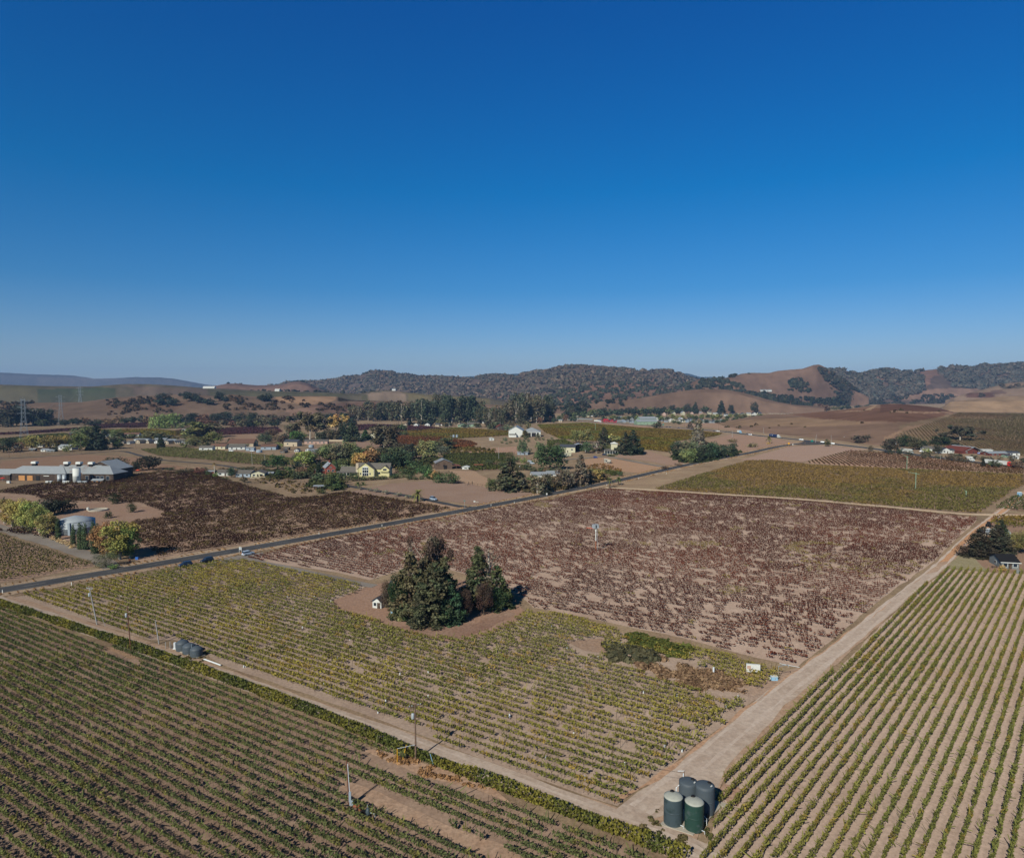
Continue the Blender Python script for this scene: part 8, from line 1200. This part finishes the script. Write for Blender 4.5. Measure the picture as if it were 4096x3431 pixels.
for i, (x, y, c, lb, yw) in enumerate([(2279, 1681, (220, 220, 220), 'white car on the highway at the grey panel fence', 0), (2306, 1683, (214, 218, 222), 'silver car on the highway left of the white truck', 0), (2669, 1709, (34, 34, 44), 'first dark car in the highway queue', 0), (2681, 1710, (30, 32, 40), 'second dark car in the highway queue', 0), (2716, 1713, (40, 40, 66), 'third dark car in the highway queue', 0), (2769, 1718, (30, 30, 34), 'black pickup on the highway behind the tall conifer', 0), (2858, 1725, (32, 30, 44), 'dark car on the highway just left of a white one', 0), (2872, 1726, (222, 222, 226), 'white car close behind a dark car on the highway', 0),
    (2990, 1738, (50, 28, 34), 'dark red car on the highway right of the blue camper', 0), (3001, 1740, (214, 214, 224), 'white car on the highway left of the blue truck', 0), (3205, 1760, (224, 226, 230), 'white pickup on the highway before the junction', 0), (3290, 1770, (224, 226, 230), 'white car on the highway at the junction tree', 0), (3331, 1776, (228, 228, 230), 'white sedan on the highway right of the junction tree', 0), (3688, 1808, (226, 226, 228), 'white car half hidden by the farm trees', 0), (455, 1768, (220, 220, 220), 'white pickup in the trailer yard', .2), (492, 1766, (160, 50, 50), 'small red car in the trailer yard', .4), (520, 1768, (222, 222, 226), 'white camper in the trailer yard', .1), (1010, 1806, (212, 214, 220), 'white car by the blue-grey farm shed', 0), (925, 1806, (220, 220, 222), 'white car in front of the farm house row', 0), (3920, 1816, (40, 80, 160), 'blue car beside the big red barn', 0)]):
    car(x, y, -.52 if x > 2200 else yw, c, lb, 4.7 if 'pickup' not in lb else 5.4, 1.9, 1.6, 'moving' if x > 2200 else 'parked')
def truck(x, y, yaw, L, box, cab, label, cabL=4.5, stripe=None, front=1):
    q = G(x, y); e = empty('truck', (q[0], q[1], .15), yaw); tag(e, label, 'truck'); tl = L - cabL - 1; bx = MB().box((-front * (cabL + 1) / 2, 0, 2.65), (tl, 2.6, 2.9)).build('trailer', box, e)
    if stripe: MB().box((-front * (cabL + 1) / 2 - tl * .05, -1.32, 2.75), (tl * .12, .04, .7)).build('emblem', stripe, bx); MB().box((-front * (cabL + 1) / 2 - tl * .3, -1.32, 2.85), (tl * .05, .04, .4)).build('emblem', stripe, bx)
    X0 = front * (L / 2 - cabL); prof = [(X0, .5), (X0 + front * cabL, .5), (X0 + front * cabL, 1.7), (X0 + front * cabL * .55, 2.1), (X0 + front * cabL * .42, 3.1), (X0 + front * cabL * .1, 4.0), (X0, 4.0)]; MB().prism(prof, -1.25, 1.25).build('cab', cab, e)
    MB().box((X0 + front * cabL * .5, 0, 2.55), (.1, 2.2, .8)).build('windshield', 'glass', e); MB().box((X0 + front * cabL * .34, -1.27, 2.5), (.9, .05, .7)).build('side_window', 'glass', e); MB().box((X0 + front * cabL * .99, 0, 1.1), (.1, 1.6, .9)).build('grille', 'steel', e)
    for xx in (X0 + front * cabL * .8, X0 + front * .6, X0 - front * .6, -front * L * .36, -front * L * .43):
        for sy in (-1, 1): MB().tube([(xx, sy * .95, .5), (xx, sy * 1.28, .5)], .5, 12).build('wheel', 'tyre', e)
    MB().box((-front * (cabL + 1) / 2, 0, 1.1), (tl, 1.0, .25)).build('chassis', 'black', e)
HD = lambda x: -math.atan2(*(lambda a, b: (a[1] - b[1], b[0] - a[0]))(G(x - 30, np.interp(x - 30, [h_[0] for h_ in HWY], [h_[1] for h_ in HWY])), G(x + 30, np.interp(x + 30, [h_[0] for h_ in HWY], [h_[1] for h_ in HWY]))))
M['truck_blue'] = solid('truck_blue', A(30, 50, 96), .4, .05, .04, .5, .5)
truck(3100, 1750, HD(3100), 21, 'truck_blue', 'white', 'dark blue trailer truck with white cab on the highway', 5, 'white'); truck(2392, 1689, HD(2400), 22, 'white', 'white', 'white trailer truck in front of the red town buildings', 5); truck(3996, 1862, HD(3990), 24, 'white', 'red_cloth', 'white trailer truck with red cab at the right farm', 4, 'grey_wall'); truck(3880, 1845, HD(3880), 7.5, 'white', 'white', 'white delivery van on the highway before the right farm', 3); truck(2958, 1733, HD(2958), 9, 'white', 'light_blue', 'white and pale blue camper on the highway', 3); truck(3628, 1812, HD(3628), 17, 'white', 'white', 'white trailer parked among trees at the highway farm', 3)
q = G(3956, 2108); e = empty('tractor', (q[0], q[1], 0), .6); tag(e, 'small dark red tractor on the orange dirt beside the cedars', 'tractor'); MB().box((0.9, 0, 1.2), (1.8, .8, .8)).build('bonnet', 'barn_red', e); MB().box((-.6, 0, 1.9), (1.3, 1.2, 1.4), 0, .85).build('cab', 'black', e)
for sx, r_ in ((-.7, .8), (1.4, .45)):
    for sy in (-1, 1): MB().tube([(sx, sy * .65, r_), (sx, sy * .95, r_)], r_, 14).build('wheel', 'tyre', e)
q = G(3962, 2120); e = empty('flatbed_trailer', (q[0], q[1], 0), .1); tag(e, 'white flat trailer beside the dark red tractor', 'trailer'); MB().box((0, 0, .6), (4.2, 1.8, .2)).build('bed', 'white', e); MB().tube([(0, -.95, .35), (0, .95, .35)], .33, 10).build('wheel', 'tyre', e); MB().tube([(2.1, 0, .6), (3.2, 0, .4)], .05, 5).build('drawbar', 'steel', e)
q = G(4078, 1986); e = empty('portable_toilet', (q[0], q[1], 0), .2); tag(e, 'light blue portable toilet on the orange dirt track', 'portable toilet'); MB().box((0, 0, 1.3), (1.7, 1.7, 2.6), 0, .96).build('body', 'light_blue', e); MB().box((0, 0, 2.7), (1.8, 1.8, .25), 0, .7).build('roof', 'white', e); MB().box((0, -.87, 1.2), (1.1, .05, 2.1)).build('door', 'blue_wall', e)
q = G(3978, 2272); e = empty('picnic_table', (q[0], q[1], 0)); tag(e, 'small garden table with white things left of the golden shrub', 'table'); MB().box((0, 0, .8), (1.8, .8, .08)).build('tabletop', 'old_wood', e)
for sx in (-.8, .8): MB().box((sx, 0, .4), (.1, .6, .8)).build('leg', 'old_wood', e)
q = G(4070, 2292); e = empty('a_frame_kennel', (q[0], q[1], 0), .3); tag(e, 'small blue-grey pitched kennel in front of the black-roofed cottage', 'kennel'); MB().prism([(-.8, 0), (.8, 0), (0, 1.2)], -.7, .7).build('body', 'grey_wall', e); MB().box((0, -.73, .35), (.5, .05, .6)).build('opening_shade', 'black', e)  # kennel entrance is a black plate with the inside shade painted on
q = G(477, 2240); e = empty('waste_bin', (q[0] + 6, q[1] + 1, 0)); tag(e, 'blue waste bin under the sycamores by the road', 'bin'); MB().box((0, 0, .55), (.9, .8, 1.1), 0, 1.15).build('body', 'blue_plastic', e); MB().box((0, 0, 1.15), (1.1, 1.0, .1)).build('lid', 'black', e)
q = G(519, 2248); e = empty('waste_bin', (q[0], q[1], 0)); tag(e, 'rusty brown drum beside the blue waste bin', 'bin'); MB().lathe((0, 0, 0), [(.35, 0), (.35, 1.0)], 12).build('body', 'rust', e); MB().lathe((0, 0, 1.0), [(.37, 0), (.37, .05)], 12).build('rim', 'rust', e)
for i, (x, y) in enumerate([(1875, 1938), (1889, 1936)]): q = G(x, y); pipe('gate_post', ('left' if i == 0 else 'right') + ' one of two dark gate posts on the dry paddock', [(q[0], q[1], 0), (q[0], q[1], 1.9)], .22, 'dark_wood', 'post')
q = G(1898, 2008); e = empty('boulder', (q[0], q[1], 0)); tag(e, 'white object with stones on the verge by the driveway junction', 'stones'); MB().box((0, 0, .4), (1.0, .7, .8), .3, .8).build('block', 'white', e); MB().box((1.6, -.6, .2), (1.6, .6, .4), .5, .6).build('rubble', 'concrete', e)
HAZE = 5.4e-5
# ------------------------------------------------------------------ air
bm_ = MB().box((0, 7000, 250), (29200, 15400, 504))
hz = bm_.build('haze', 'white'); hz.data.materials.clear()
m, t, o = newmat('air'); pv = nd(t, 'ShaderNodeVolumePrincipled', Density=HAZE); pv.inputs['Color'].default_value = (.34, .60, 1.0, 1)
t.links.new(pv.outputs[0], o.inputs['Volume']); hz.data.materials.append(m); tag(hz, kind='stuff')
m.cycles.homogeneous_volume = True
